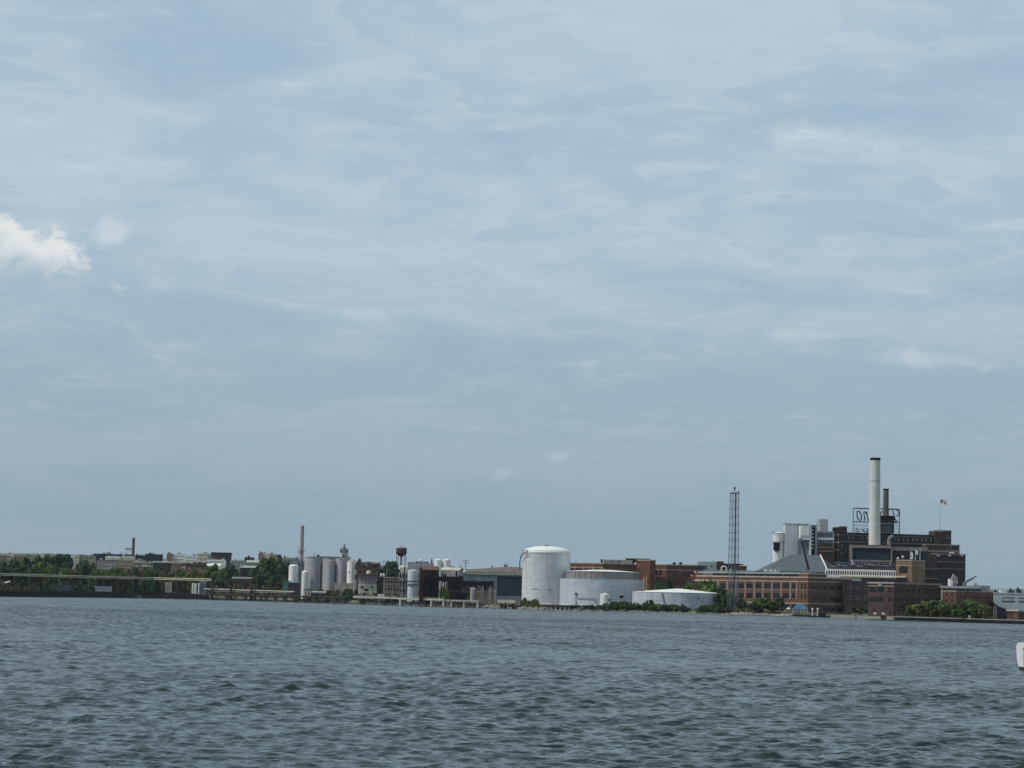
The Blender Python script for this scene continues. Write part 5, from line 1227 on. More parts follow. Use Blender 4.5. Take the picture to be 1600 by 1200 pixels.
tank('wooden_vat', 'dark green brown vat behind the brick mill', 'vat', 565.5, 583, 878.8, S(574)+90, 'timber', 'timber', n=28)
for o in bpy.data.objects:
    if o.name.startswith('wooden_vat'):
        for ch in o.children: ch.data.materials[0] = mat('vat_green', (.13, .125, .095), streak=.3)
blk2('brown_shed', 'dark brown shed with sloping roof right of the green vat', 'shed', 580, 592, 881, 84, 'rust', 12, gable=(878.5, 'ab', 'roof_brown'))
rt, b = blk2('white_gable_silo', 'pale grey silo house with a steep brown gable end', 'silo house', 553.5, 566, 884, 66, 'brick_brown', 22, n=0, gable=(872.2, 'bc', 'concrete'), ov=.2)
rt, c, r, g, h = tank('white_silo', 'bright white silo with a pale roof left of the brown gable', 'silo', 541.3, 556.5, 877.5, S(549)+58, 'white_paint', 'concrete', cone=873, n=36)
m = MB(); m.bar(P(551, 905, S(549)+52), P(551, 879, S(549)+52), .2, 4); m.build('downpipe', 'steel_grey', rt); m = MB(); q = P(546, 896, S(549)+50); m.box(q, .9, .4, 1.4); m.build('blue_sign', 'glass_blue', rt)
blk2('silo_annex', 'small pale annex against the white silo', 'annex', 551.5, 558.5, 890, 45, 'concrete_pale', 7, n=1, rows=2, w=.4, hf=.3, frame='frame_dark')
blk2('retaining_block', 'long low concrete block under the white silo', 'block', 522, 561, 911, 40, 'concrete', 10, n=6, rows=1, w=.2, hf=.25)
# concrete silos
tank('grain_silo', 'widest grey concrete grain silo, leftmost of the group', 'silo', 474.5, 508.5, 870, S(490)+62, 'silo', 'silo', cone=869, n=48, group='grey concrete silos', rings=((.985, .25),))
tank('grain_silo', 'grey silo half hidden between the widest silo and the slim one', 'silo', 503, 532, 871.5, S(518)+86, 'silo', 'silo', cone=870.8, n=48, group='grey concrete silos', rings=((.985, .25),))
tank('grain_silo', 'slim pale silo standing foremost in the group', 'silo', 507.8, 522.5, 876.5, S(515)+44, 'silo', 'concrete', cone=875, n=36, group='grey concrete silos')
tank('grain_silo', 'rightmost grey silo beneath the church steeple', 'silo', 523.5, 545, 872.6, S(534)+66, 'silo', 'silo', cone=871.8, n=40, group='grey concrete silos', rings=((.985, .25),))
rt = thing('conveyor_house', 'dark conveyor headhouse bridging the tops of the grey silos', 'headhouse', P(520, 872, S(515)+72)); m = MB(); A, B, C, E = face(497, 546, S(520)+70, S(520)+70, 3); z = Z(520, 871.6, S(520)+70); m.prism([A, B, C, E], z, z+.9); m.build('gallery', 'steel_grey', rt)
for pa, py in ((489, 863.6), (495.5, 866.5)): m = MB(); q = xy(pa, S(520)+66); m.box((q.x, q.y, z), 2.2 if pa > 490 else .4, 1.5, Z(pa, py, S(520)+66)-z); m.build('hoist', 'steel_grey', rt)
m = MB(); q = P(501, 914, S(500)+42); m.bar((q.x, q.y, 2.3), (q.x, q.y, Z(501, 880, S(500)+42)), .4, 5); q = P(523.6, 914, S(500)+42); m.bar((q.x, q.y, 2.3), (q.x, q.y, Z(523, 884, S(500)+42)), .9, 5); m.build('leg_pipe_and_shadow', 'black_iron', rt)  # thin pipe; the thick black bar paints the shadow beside the slim silo
# white upright vessels
tank('white_tank', 'larger white upright vessel beside the teal container', 'tank', 450.3, 465.2, 884.5, S(458)+40, 'white_paint', 'tank_roof', dome=881.8, n=32, group='white upright vessels')
tank('white_tank', 'smaller white upright vessel at the foot of the widest grey silo', 'tank', 470.8, 480.6, 894, S(476)+36, 'white_paint', 'tank_roof', dome=891.6, n=28, group='white upright vessels')
# pink stack with platform, on a dark base
Dk = S(470)+80; 
rt, c, z1 = chimney('pink_chimney', 'tall slim pinkish chimney with a platform ring behind the silos', 469.5, 7.6, 471.8, 5.6, 821.3, Dk, 2.4, 'chimney_pink', 'chimney_pink', 2.5)
m = MB(); q = P(470.5, 861, Dk); rr_ = 3.5*Dk/K; m.lathe([(rr_, 0), (rr_+1.3, .1), (rr_+1.3, .5), (rr_, .5)], (c.x, c.y, q.z), 18, cap=False)
for i in range(10): a = i*.628; m.bar((c.x+(rr_+1.2)*math.cos(a), c.y+(rr_+1.2)*math.sin(a), q.z+.4), (c.x+(rr_+1.2)*math.cos(a), c.y+(rr_+1.2)*math.sin(a), q.z+1.7), .07)
m.build('platform_ring', 'steel_pale', rt)
m = MB(); q = P(465.6, 856, Dk); m.bar((c.x-rr_-.6, c.y, 3), (c.x-rr_-.6, c.y, Z(466, 853, Dk)), .18); m.build('ladder', 'steel_grey', rt)
blk2('boiler_block', 'dark narrow boiler block at the foot of the pink chimney', 'building', 463.5, 474, 876, 70, 'steel_grey', 9, n=2, rows=4, w=.3, hf=.4, frame='frame_dark')
# church
Dch = S(536)+420; g = G(536, Dch)
rt = thing('church_steeple', 'white church tower with a pointed grey spire above the silos', 'church', g); hw = 5.0*Dch/K
m = MB(); m.box((g.x, g.y, g.z), hw*2, hw*2, Z(536, 862, Dch)-g.z, .4); m.build('tower', 'stone', rt)
for o in rt.children: o.data.materials[0] = MATS['concrete_pale']
m = MB(); zb = Z(536, 862, Dch); m.lathe([(hw*1.45, 0), (hw*1.0, 1.2), (hw*.55, 3.4), (hw*.28, 4.6), (.08, Z(536, 848, Dch)-zb)], (g.x, g.y, zb), 8); m.build('spire', 'slate', rt)
for sx_ in (-1, 1):
    for sy_ in (-1, 1): m = MB(); m.lathe([(.7, 0), (.7, 1), (.05, 3)], (g.x+sx_*hw*1.05, g.y+sy_*hw*1.05, zb), 6); m.build('pinnacle', 'slate', rt)
m = MB(); q = P(537, 871, Dch-hw*1.2-.4); m.box((q.x, g.y-hw*1.32, q.z-.5), 1.4, .3, 2.6, 0); m.build('belfry_opening', 'glass', rt)
m = MB(); A, B, C, E = face(528, 545, Dch+2, Dch+2, 14); m.prism([A, B, C, E], g.z, Z(536, 872.5, Dch)); m.build('nave', 'concrete_pale', rt)
# water tower
Dwt = S(625)+300; g = G(625.3, Dwt); s_ = Dwt/K
rt = thing('water_tower', 'dark brown water tower with a round bowl, conical cap and spindly legs', 'water tower', g); z0b, z1b, z2b = Z(625, 868.6, Dwt), Z(625, 864.5, Dwt), Z(625, 856.8, Dwt); rB = 8.4*s_
m = MB(); m.lathe([(.9, -.6), (rB*.35, -.2), (rB*.72, (z1b-z0b)*.4), (rB*.95, (z1b-z0b)*.85), (rB, z1b-z0b+.3), (rB, z2b-z0b)], (g.x, g.y, z0b), 28); m.build('bowl', mat('tower_brown', (.085, .06, .06), streak=.35), rt, smooth=True)
m = MB(); m.lathe([(rB*1.06, 0), (rB*1.06, .25), (rB*.3, 1.6), (.3, 2.0), (.25, 2.8)], (g.x, g.y, z2b), 28); m.build('cap', 'roof_grey', rt)
m = MB(); m.lathe([(1.3*s_, 0), (1.3*s_, z0b-g.z)], (g.x, g.y, g.z), 14); m.build('riser', 'tower_brown', rt)
for i in range(4): a = .6+i*math.pi/2; m = MB(); m.bar((g.x+rB*1.18*math.cos(a), g.y+rB*1.18*math.sin(a), g.z), (g.x+rB*.98*math.cos(a), g.y+rB*.98*math.sin(a), z2b-1), .26, 5); m.build('leg', 'tower_brown', rt)
m = MB(); q = P(618.6, 860, Dwt-rB*.75); m.box((q.x, g.y-rB*.72, q.z-1), .35, .1, 2.2); m.box((q.x+.3, g.y-rB*.78, q.z-1), .8, .1, .9); m.build('white_mark', 'white_paint', rt)
mast(598, 876, S(598)+300, 'utility pole with one crossarm left of the water tower', .25, 'utility_pole', cross=((877, 4),))

# ---- pipework and odds and ends between the stucco mill and the rusty mill
for i, (px, pyT, off, r_, lb) in enumerate(((556.5, 886, 40, .3, 'thin dark stack beside the white silo annex'), (592.5, 889, 34, .35, 'dark vent stack left of the dark chute'), (603, 893, 32, .25, 'short grey vent stack on the low pale works'), (616, 889.5, 40, .3, 'tall thin vent stack on the low pale works'), (631, 886, 42, .4, 'dark stack between the weathered works and drum tank'), (656.5, 882, 46, .3, 'rusty stack left of the rusty mill'))):
    D = S(px)+off; g = G(px, D); rt = thing('vent_stack', lb, 'stack', g); m = MB(); m.bar(g, (g.x, g.y, Z(px, pyT, D)), r_, 8); m.build('pipe', ('timber', 'black_iron', 'steel_grey')[i % 3], rt)
    m = MB(); m.lathe([(r_*1.6, 0), (r_*1.9, .5), (.05, .9)], (g.x, g.y, Z(px, pyT, D)), 8); m.build('rain_cap', 'steel_grey', rt)
def catwalk(label, a, b_, ya, yb, off, m_='timber', nleg=5):
    D = S((a+b_)/2)+off; p0, p1 = P(a, ya, D), P(b_, yb, D); rt = thing('catwalk', label, 'catwalk', G((a+b_)/2, D)); m = MB(); m.bar(p0, p1, .3, 4); m.build('walkway', m_, rt)
    m = MB(); u_ = Vector((0, 0, 1.1)); m.bar(p0+u_, p1+u_, .06, 4)
    for i in range(9): q = p0+(p1-p0)*(i/8); m.bar(q, q+u_, .05, 4)
    m.build('handrail', 'steel_grey', rt)
    for i in range(nleg): q = p0+(p1-p0)*((i+.5)/nleg); m = MB(); m.bar((q.x, q.y, 2.2), q, .17, 4); m.build('leg', m_, rt)
catwalk('dark catwalk across the front of the low pale works', 592, 640, 914.5, 915.5, 20)
catwalk('upper rusty catwalk reaching from the stucco mill roof to the weathered works', 588, 634, 903, 904, 32, 'rust', 3)
catwalk('low dark catwalk under the rusty mill', 655, 690, 922.5, 923.5, 16, 'black_iron', 6)
catwalk('black pipe walkway in front of the pale blue warehouse', 700, 776, 925.5, 927, 22, 'black_iron', 9)
rngq = random.Random(77)
for i, (px, w_, h_, m_, lb) in enumerate(((604, 5, 6, 'timber', 'dark timber crate stack before the low pale works'), (613, 4, 8, 'steel_grey', 'grey switch cabinet before the low pale works'), (628, 5, 7, 'navy', 'dark machine housing before the weathered works'), (646, 4, 4, 'rust', 'rusty skip beside the drum tank foot'), (665, 5, 5, 'steel_pale', 'pale machine box under the rusty mill'), (752, 5, 6, 'navy', 'dark machine box among the broken posts'), (766, 4, 7, 'slate', 'slate grey cabinet at the right end of the broken posts'), (547, 6, 4, 'rust', 'rusty skip below the white silo'))):
    D = S(px)+14; g = G(px, D); rt = thing('yard_box', lb, 'box', g); sx_ = w_*D/K; hh = h_*D/K
    m = MB(); m.box(g, sx_, 2.2, hh); m.build('case', m_, rt); m = MB(); m.box((g.x, g.y, g.z+hh), sx_+.3, 2.5, .18); m.build('lid', 'steel_grey', rt)
    m = MB(); m.box((g.x+sx_*.1, g.y-1.12, g.z+hh*.2), sx_*.3, .06, hh*.6); m.build('door', 'frame_dark', rt)
for i, (px, pyT, lb) in enumerate(((338, 915, 'thin pale light pole first along the timber pier'), (371, 916, 'thin pale light pole second along the timber pier'), (410, 916.5, 'thin pale light pole third along the timber pier'), (446, 917, 'thin pale light pole near the teal container'), (531, 920, 'thin pale light pole at the right end of the timber pier'), (567, 921, 'thin pale light pole at the left end of the concrete pier'), (640, 921, 'thin pale light pole on the concrete pier before the drum tank'))):
    D = S(px)-1; g = G(px, D); rt = thing('light_pole', lb, 'light pole', (g.x, g.y, 1.8)); zt_ = Z(px, pyT, D); m = MB(); m.bar((g.x, g.y, 1.8), (g.x, g.y, zt_), .12, 5); m.build('pole', 'steel_pale', rt); m = MB(); m.box((g.x+.35, g.y, zt_), 1.0, .35, .2); m.build('lamp_head', 'white_paint', rt)
# ================================================================== LEFT: town on the rise behind the quay
rngT = random.Random(21)
def town(label, a, b_, t, off, m_, n=0, rows=1, cat='house', name='row_house', gable=None, band=None, depth=12, w=.5, hf=.5, frame='frame_pale', skew=0, glass='glass', cutlow=0):
    return simple_bld(name, label, cat, a, b_, t, S((a+b_)/2)+off, m_, depth, n=n, rows=rows, gable=gable, band=band, w=w*.9, hfrac=hf*.85, frame=frame, skew=skew, glass=glass, cutlow=cutlow, floors=True, roofbits=0 if gable else max(1, int((b_-a)/6)))
town('low tan house with a dark window band at the left edge of the town', -12, 9, 868.5, 520, 'tan_wash', 4, 3, band='roof_brown')
town('tan house with pale gable cut by the left edge trees', 8, 17, 866, 560, 'concrete_pale', 2, 3)
town('bright white end wall of a house behind the big dark tree', 12.5, 19.5, 864.8, 620, 'white_paint', 1, 4, w=.3)
town('wide dusty tan house with a long dark dormer above the left trees', 20, 40, 867, 500, 'tan_wash', 5, 4, gable=(864.6, 'ab', 'roof_dusty'))
town('far pale flat house just left of the tallest tree crown', 38, 58, 866.4, 900, 'tan_wash', 6, 2, band='concrete_pale')
town('grey brown terrace low behind the left edge trees', -10, 34, 874, 300, 'tan_wash', 7, 3, band='stone_grey', name='terrace', cat='terrace')
town('tiny bright white house right of the tallest tree crown', 103.5, 108.5, 868.2, 420, 'white_paint', 1, 3, w=.3)
town('white and tan narrow house with one big dark window', 114.5, 121.5, 867.8, 400, 'cream', 1, 3, w=.6)
town('wide tan house with long dark attic slot near the trees', 121, 145.5, 868.6, 380, 'tan_wash', 6, 4, band='stone_grey')
town('low white cottage with a cross gable among the trees', 108, 121, 883.5, 150, 'white_paint', 3, 1, gable=(879.5, 'bc', 'stone'), w=.3)
town('long navy flat roofed apartment block left of the red chimney', 144, 176, 865.3, 430, 'navy', 9, 3, cat='apartment block', name='apartment_block', frame='frame_dark')
town('navy apartment block directly under the red chimney', 176, 205, 866.2, 470, 'navy', 8, 3, cat='apartment block', name='apartment_block', frame='frame_dark')
town('dark navy block with pale corner sign right of the red chimney', 224.5, 250.5, 865.8, 440, 'navy', 6, 3, cat='apartment block', name='apartment_block', frame='frame_dark', w=.3)
town('low dark link block behind the red chimney base', 204, 226, 867.5, 480, 'navy', 5, 3, cat='apartment block', name='apartment_block', w=.3)
town('row of narrow white house fronts before the navy blocks', 163, 184, 869, 380, 'white_paint', 7, 3, name='terrace', cat='terrace', w=.35)
town('cream house fronts left of the red chimney foot', 188, 207, 868.8, 360, 'cream', 6, 3, name='terrace', cat='terrace', w=.35)
town('grey terrace with brown attic behind the pipeline trees', 150, 178, 875, 260, 'grey_wash', 7, 3, name='terrace', cat='terrace', band='roof_brown')
town('tan grey long terrace under the red chimney', 178, 224, 874.5, 280, 'tan_wash', 11, 3, name='terrace', cat='terrace')
town('pale grey low block with skylight strip left of the black framed store', 206, 240, 878.5, 220, 'stone_grey', 6, 2, band='concrete_pale')
town('orange brick cottage with white roof edge behind the orange shrub', 220, 231, 884, 150, 'orange_wash', 2, 2, band='white_paint')
town('small tan cottage left of the orange brick cottage', 204, 216, 886, 150, 'tan_wash', 3, 2, band='roof_brown')
rt, b = town('store with a big black portal frame and flat pale roof', 238, 265.5, 879.5, 200, 'navy', 3, 1, cat='store', name='store_building', w=.7, hf=.5)
m = MB(); A, B, C, E = face(237, 272, S(250)+198, S(250)+198, 14); m.prism([A, B, C, E], b.z1+.02, b.z1+1.6); m.build('flat_roof', 'concrete_pale', rt)
town('white terrace with many small dark windows on the skyline', 258, 288, 865.6, 520, 'white_paint', 10, 4, name='terrace', cat='terrace', w=.45)
town('pinkish end house of the white skyline terrace', 259, 266, 864.5, 505, 'pink_wash', 2, 4)
town('second white terrace stepping down with dark windows', 287, 309, 867.8, 500, 'white_paint', 8, 4, name='terrace', cat='terrace', w=.45)
town('cream four bay house with tall windows on the skyline', 306, 322, 864.4, 480, 'cream', 4, 4, w=.5)
town('narrow dark flats between the cream house and black topped block', 321, 330, 865.8, 520, 'lilac_grey', 3, 4)
rt, b = town('pale pink block under a thick black top storey', 328, 350, 867.5, 470, 'pink_wash', 5, 4, cat='apartment block', name='apartment_block', frame='frame_dark')
m = MB(); A, B, C, E = face(327.6, 358.4, S(340)+468, S(340)+468, 14); m.prism([A, B, C, E], b.z1+.02, Z(340, 863, S(340)+468)); m.build('black_storey', 'navy', rt)
town('dark navy right half of the black topped block', 349.7, 358, 867.8, 469, 'navy', 2, 4, cat='apartment block', name='apartment_block', frame='frame_dark', w=.3)
town('white low terrace under the black topped block', 322, 350, 874.5, 330, 'white_paint', 9, 3, name='terrace', cat='terrace')
town('white flat house with pale blue grey front before the skyline terraces', 300, 327, 877.5, 300, 'grey_wash', 7, 3, band='white_paint')
town('white shed roof beside the dark trees', 322.5, 343, 883.5, 180, 'white_paint', 4, 1, cat='shed', name='shed', gable=(880.5, 'ab', 'white_paint'))
town('pink brick terrace right of the black framed store', 266, 287, 881.5, 190, 'pink_wash', 6, 3, name='terrace', cat='terrace', band='roof_brown')
town('brown roofed dark brick terrace, upper of two', 284, 322, 880.5, 230, 'brick_brown', 10, 3, name='terrace', cat='terrace', band='roof_brown', frame='frame_dark')
town('orange and pink brick row with white porch above the pipeline', 288, 321, 889, 130, 'orange_wash', 9, 3, name='terrace', cat='terrace', band='roof_brown', w=.35)
town('narrow pale house front left of the orange and pink row', 284.5, 289.5, 888, 122, 'concrete_pale', 1, 4)
town('small navy box of a house alone on the skyline', 380.5, 394, 870.6, 520, 'navy', 2, 2, frame='frame_dark', w=.3)
town('long grey terrace low on the skyline behind the dark trees', 358, 404, 876, 440, 'grey_wash', 12, 3, name='terrace', cat='terrace')
town('pale gabled house in front of the grey skyline terrace', 384, 402, 878.5, 330, 'tan_wash', 4, 2, gable=(875.5, 'ab', 'tank_green'))
rt, b = town('cream and brown apartment house with stepped parapet above the dark tree', 402, 420, 864.4, 420, 'cream', 5, 5, cat='apartment block', name='apartment_block', w=.4)
town('brown left end of the stepped apartment house', 402.3, 408.5, 863.8, 415, 'pink_wash', 2, 5, cat='apartment block', name='apartment_block', w=.3)
town('lower tan right end of the stepped apartment house', 419.5, 433, 866, 424, 'tan_wash', 4, 5, cat='apartment block', name='apartment_block', w=.4)
town('blue grey apartment slab left of the pink chimney', 440.5, 466, 871.5, 330, 'grey_wash', 8, 4, cat='apartment block', name='apartment_block', w=.5)
town('pale roofed dark wharf shed behind the timber dolphins', 374, 399, 887, 110, 'navy', 5, 2, cat='shed', name='shed', gable=(884, 'ab', 'steel_pale'), frame='frame_dark')
town('long green grey low shed roof behind the timber dolphins', 362, 392, 904, 62, 'timber', 7, 1, cat='shed', name='shed', gable=(901.5, 'ab', 'slate_pale'))
town('low grey houses right of the water tower tree', 588, 600, 885, 160, 'grey_wash', 3, 2)
town('small white roofed house left of the water tower tree', 583, 594, 884, 190, 'concrete_pale', 3, 2, gable=(881.5, 'ab', 'white_paint'))
town('grey low roofs right of the white silo on the skyline', 700, 722, 886.5, 260, 'grey_wash', 5, 2)
# tall red chimney with a stubby tank frame
chimney('red_chimney', 'dark red brick chimney rising above the navy apartment blocks', 206.2, 4.8, 206.6, 4.0, 840.3, S(206)+440, G(206, S(206)+440).z, 'chimney_red', 'chimney_red', 2)
rt = thing('roof_billboard', 'pale roof billboard frame just left of the red chimney', 'billboard', G(198, S(198)+455)); Dq = S(198)+455
m = MB(); A, B, C, E = face(193, 203.5, Dq, Dq, 1.0); m.prism([A, B, C, E], Z(198, 858.8, Dq), Z(198, 856, Dq)); m.build('board', 'steel_pale', rt)
for px_ in (194, 197.5, 200.5, 203): m = MB(); q = xy(px_, Dq+.6); m.bar((q.x, q.y, 8), (q.x, q.y, Z(px_, 856.5 if px_ != 197.5 else 854.5, Dq)), .16, 4); m.build('post', 'steel_grey', rt)
for px_, py, lb in ((171.3, 843, 'thin aerial mast above the long navy block'), (225.5, 858.5, 'short aerial right of the red chimney'), (253, 857, 'thin aerial between the navy block and white terrace'), (371, 859, 'thin pale mast alone right of the black topped block'), (188, 860, 'short aerial left of the red chimney')):
    mast(px_, py, S(px_)+450, lb, .12)
for px_, py, lb in ((375.5, 884, 'pale street pole beside the wharf shed'), (360.5, 880, 'pale street pole left of the wharf shed'), (65, 877, 'dark pole standing before the tallest trees')):
    mast(px_, py, S(px_)+95, lb, .22, 'utility_pole', cross=((py+1.5, 2.5),) if px_ > 100 else ())

# ================================================================== waterfront furniture, left
# bulkheads
def quaywall(name, label, p0, p1, m_, zt_, off=-.8, thick=2.4, step=20, cap=None, cat='quay wall'):
    g = []; px = p0
    while px < p1: g.append(px); px += step
    g.append(p1); q0 = xy((p0+p1)/2, S((p0+p1)/2)+off); rt = thing(name, label, cat, (q0.x, q0.y, -1.5)); m = MB()
    f = [xy(p, S(p)+off) for p in g]; bk = [xy(p, S(p)+off+thick) for p in g]; zf = zt_ if callable(zt_) else (lambda p: zt_)
    vs = []
    for p, a, bq in zip(g, f, bk): vs += [(a.x, a.y, -1.5), (a.x, a.y, zf(p)), (bq.x, bq.y, zf(p)), (bq.x, bq.y, -1.5)]
    n = len(g); m.add(vs, [(4*i, 4*i+4, 4*i+5, 4*i+1) for i in range(n-1)]+[(4*i+1, 4*i+5, 4*i+6, 4*i+2) for i in range(n-1)]+[(4*i+2, 4*i+6, 4*i+7, 4*i+3) for i in range(n-1)]+[(0, 1, 2, 3), (4*n-1, 4*n-2, 4*n-3, 4*n-4)]); m.build('wall_face', m_, rt)
    if cap:
        m = MB(); vs = []
        for p, a, bq in zip(g, f, bk): vs += [(a.x, a.y-.3, zf(p)+.02), (a.x, a.y-.3, zf(p)+.45), (bq.x, bq.y, zf(p)+.45), (bq.x, bq.y, zf(p)+.02)]
        m.add(vs, [(4*i+j, 4*i+4+j, 4*i+4+(j+1) % 4, 4*i+(j+1) % 4) for i in range(n-1) for j in range(4)]+[(0, 1, 2, 3), (4*n-1, 4*n-2, 4*n-3, 4*n-4)]); m.build('cap', cap, rt)
    return rt
quaywall('bulkhead', 'long black timber bulkhead along the left waterfront', -120, 193, 'bulkhead', 3.2, cap='timber')
rt = quaywall('bulkhead', 'rust brown sheet pile bulkhead between the black quays', 193.2, 262, 'sheet_pile', 3.4)
m = MB()
for i in range(46): q = xy(194+i*1.5, S(194+i*1.5)-1.0); m.box((q.x, q.y, -1.5), .34, .35, 4.85)
m.build('pile_ribs', 'sheet_pile', rt)
rt = quaywall('dock_apron', 'black dock apron with an arched rail left of the timber dolphins', 252, 327, 'bulkhead', lambda p: float(np.interp(p, [252, 270, 290, 327], [4.0, 4.3, 4.1, 3.0])), off=-3.5, cap='timber', cat='dock')
for p0, p1, lb in ((215, 222, 'pale rubble pile at the foot of the sheet pile bulkhead, left'), (244.5, 252, 'pale rubble pile at the foot of the sheet pile bulkhead, right')):
    m = MB(); rng = random.Random(int(p0))
    for i in range(16): q = xy(rng.uniform(p0, p1), S(p0)-rng.uniform(1.6, 4)); m.lathe([(.15, -.5), (.8, 0), (.7, .5), (.1, .9)], (q.x, q.y, rng.uniform(0, .7)), 6)
    tag(m.build('rubble', 'rock'), lb, 'rubble', kind='stuff')
# pipe rack
Dp0 = 14
rt = thing('pipe_rack', 'long double pale pipeline on thin posts running along the left quay', 'pipeline', G(160, S(160)+Dp0))
ys = [(-60, 895.5), (0, 897), (120, 900.5), (240, 903.6), (285, 904.6), (329, 905.4)]
for k_, (dyp, rr_) in enumerate(((-.7, .34), (1.6, .30))):
    m = MB(); pr = None
    for px in range(-60, 331, 13):
        py = np.interp(px, [y[0] for y in ys], [y[1] for y in ys])+dyp; q = P(px, py, S(px)+Dp0)
        if pr: m.bar(pr, q, rr_, 8)
        pr = q
    m.build('pipe', 'cream', rt)
for px in range(-46, 330, 23):
    py = np.interp(px, [y[0] for y in ys], [y[1] for y in ys])+1.6; q = P(px, py, S(px)+Dp0); g = G(px, S(px)+Dp0); m = MB(); m.bar(g, q, .16, 5); m.box((q.x, q.y-.2, q.z-.1), 1.6, .3, .3); m.build('post', 'steel_grey', rt)
# trailers, sheds and boxes on the left quay
def trailer(label, a, b_, t, off, m_, cat='container', name='container'):
    D = S((a+b_)/2)+off; A, B, C, E = face(a, b_, D, D, 2.8); g = gz((a+b_)/2, off); z1 = Z((a+b_)/2, t, D); rt = thing(name, label, cat, (*((A+C)/2), g)); zb = g+1.0
    m = MB(); m.prism([A, B, C, E], zb, z1); m.build('body', m_, rt); m = MB(); n = max(4, int((b_-a)/2.2))
    for i in range(n+1): q = A+(B-A)*(i/n); m.box((q.x, q.y-.04, zb), .14, .12, z1-zb-.1)
    m.build('ribs', m_, rt); m = MB(); m.prism([A+Vector((.4, .4)), B+Vector((-.4, .4)), C+Vector((-.4, -.4)), E+Vector((.4, -.4))], g+.75, zb); m.build('chassis', 'black_iron', rt)
    for f in (.12, .2, .82, .9):
        for yy in (0, 1): q = A+(B-A)*f+Vector((0, .3+yy*2.0)); m = MB(); m.lathe([(.5, -.2), (.5, .2)], (0, 0, 0), 12); m.v = [(q.x+v[0], q.y+v[2], g+.5+v[1]) for v in m.v]; m.build('wheel', 'black_iron', rt)
    return rt
trailer('dull blue grey box trailer half lost in shade by the left trees', 61, 110, 913.6, 8, 'slate', 'trailer', 'box_trailer')
trailer('light grey ribbed box trailer right of the darker one', 125.5, 174, 915.8, 8, 'steel_pale', 'trailer', 'box_trailer')
rt, b = blk2('pump_house', 'beige upright pump house with a pale pipe column beside it', 'pump house', 257.5, 264.3, 909.5, 5, 'concrete', 4, n=0); m = MB(); q = xy(267, S(267)+5); m.lathe([(.85, 0), (.85, Z(267, 909, S(267)+5)-3.3)], (q.x, q.y, 3.3), 12); m.build('pipe_column', 'steel_pale', rt)
for i, (px_, w_) in enumerate(((301.3, 1.4), (305.6, 1.9), (310.6, 1.3))):
    tank('white_cylinder', ('leftmost', 'widest, middle', 'slimmest, rightmost')[i]+' of three white upright cylinders near the timber dolphins', 'cylinder', px_-w_, px_+w_, (911.5, 912.2, 911.8)[i], S(305)+6, 'white_paint', 'white_paint', n=18, group='white upright cylinders')
blk2('blue_shed', 'small blue grey shed behind the white cylinders', 'shed', 312, 322, 910.5, 18, 'steel_grey', 6, n=2, rows=1, w=.3, hf=.4, gable=(906.5, 'ab', 'slate'))
blk2('teal_container', 'teal green container left of the larger white vessel', 'container', 441.5, 453, 907.5, 26, 'green_box', 4, n=0)
blk2('canopy_shed', 'dark open shed with a pale blue flat roof below the larger white vessel', 'shed', 450, 467, 909.8, 22, 'navy', 6, n=3, rows=1, w=.6, hf=.5, band='metal_blue')
rt = thing('white_awning', 'small tilted white panel among the bushes at the far left', 'panel', G(12, S(12)+10)); m = MB(); a, bq = P(8, 911, S(12)+10), P(16, 908.2, S(12)+10); m.bar(a, bq, .55, 4); m.build('panel', 'white_paint', rt); m = MB(); m.bar(G(12, S(12)+10.4), (a+bq)/2, .1); m.build('post', 'steel_grey', rt)
for o in rt.children:
    if o.name.startswith('panel'): o.name = 'sheet'
# mooring dolphins
def dolphin(label, px, pyT, D, r, name='timber_dolphin', n=5, cat='dolphin', m_='timber', spread=.8):
    q = xy(px, D, 0); rt = thing(name, label, cat, (q.x, q.y, -1.5)); z1 = Z(px, pyT, D)
    for i in range(n): a = i*6.283/n; m = MB(); m.bar((q.x+r*spread*2.0*math.cos(a), q.y+r*spread*2.0*math.sin(a), -1.5), (q.x+r*.75*math.cos(a), q.y+r*.75*math.sin(a), z1-random.Random(i+int(px)).uniform(0, .5)), r*.55, 7); m.build('pile', m_, rt)
    m = MB(); m.lathe([(r*1.45, 0), (r*1.45, .45)], (q.x, q.y, -1.5+(z1+1.5)*.82), 12); m.build('binding', 'black_iron', rt); return rt
dolphin('squat black mooring dolphin standing in the water left of the dock', 260, 930.6, S(260)-95, 1.05, 'mooring_dolphin', 6)
for px_, lb in ((331.5, 'leftmost tall timber dolphin at the end of the pipeline'), (360, 'middle tall timber dolphin by the first pier'), (392.3, 'rightmost tall timber dolphin by the first pier')):
    dolphin(lb, px_, 905.2, S(px_)-4, .75, n=4, spread=.45)
rt = thing('timber_crosswalk', 'thin timber catwalk joining the three tall dolphins', 'catwalk', P(360, 906, S(360)-3)); m = MB(); m.bar(P(327, 905.8, S(328)-4), P(395, 907.5, S(392)-4), .3, 4); m.bar(P(345, 904.2, S(345)-4), P(382, 905.4, S(382)-4), .16, 4); m.build('beam', 'timber', rt)
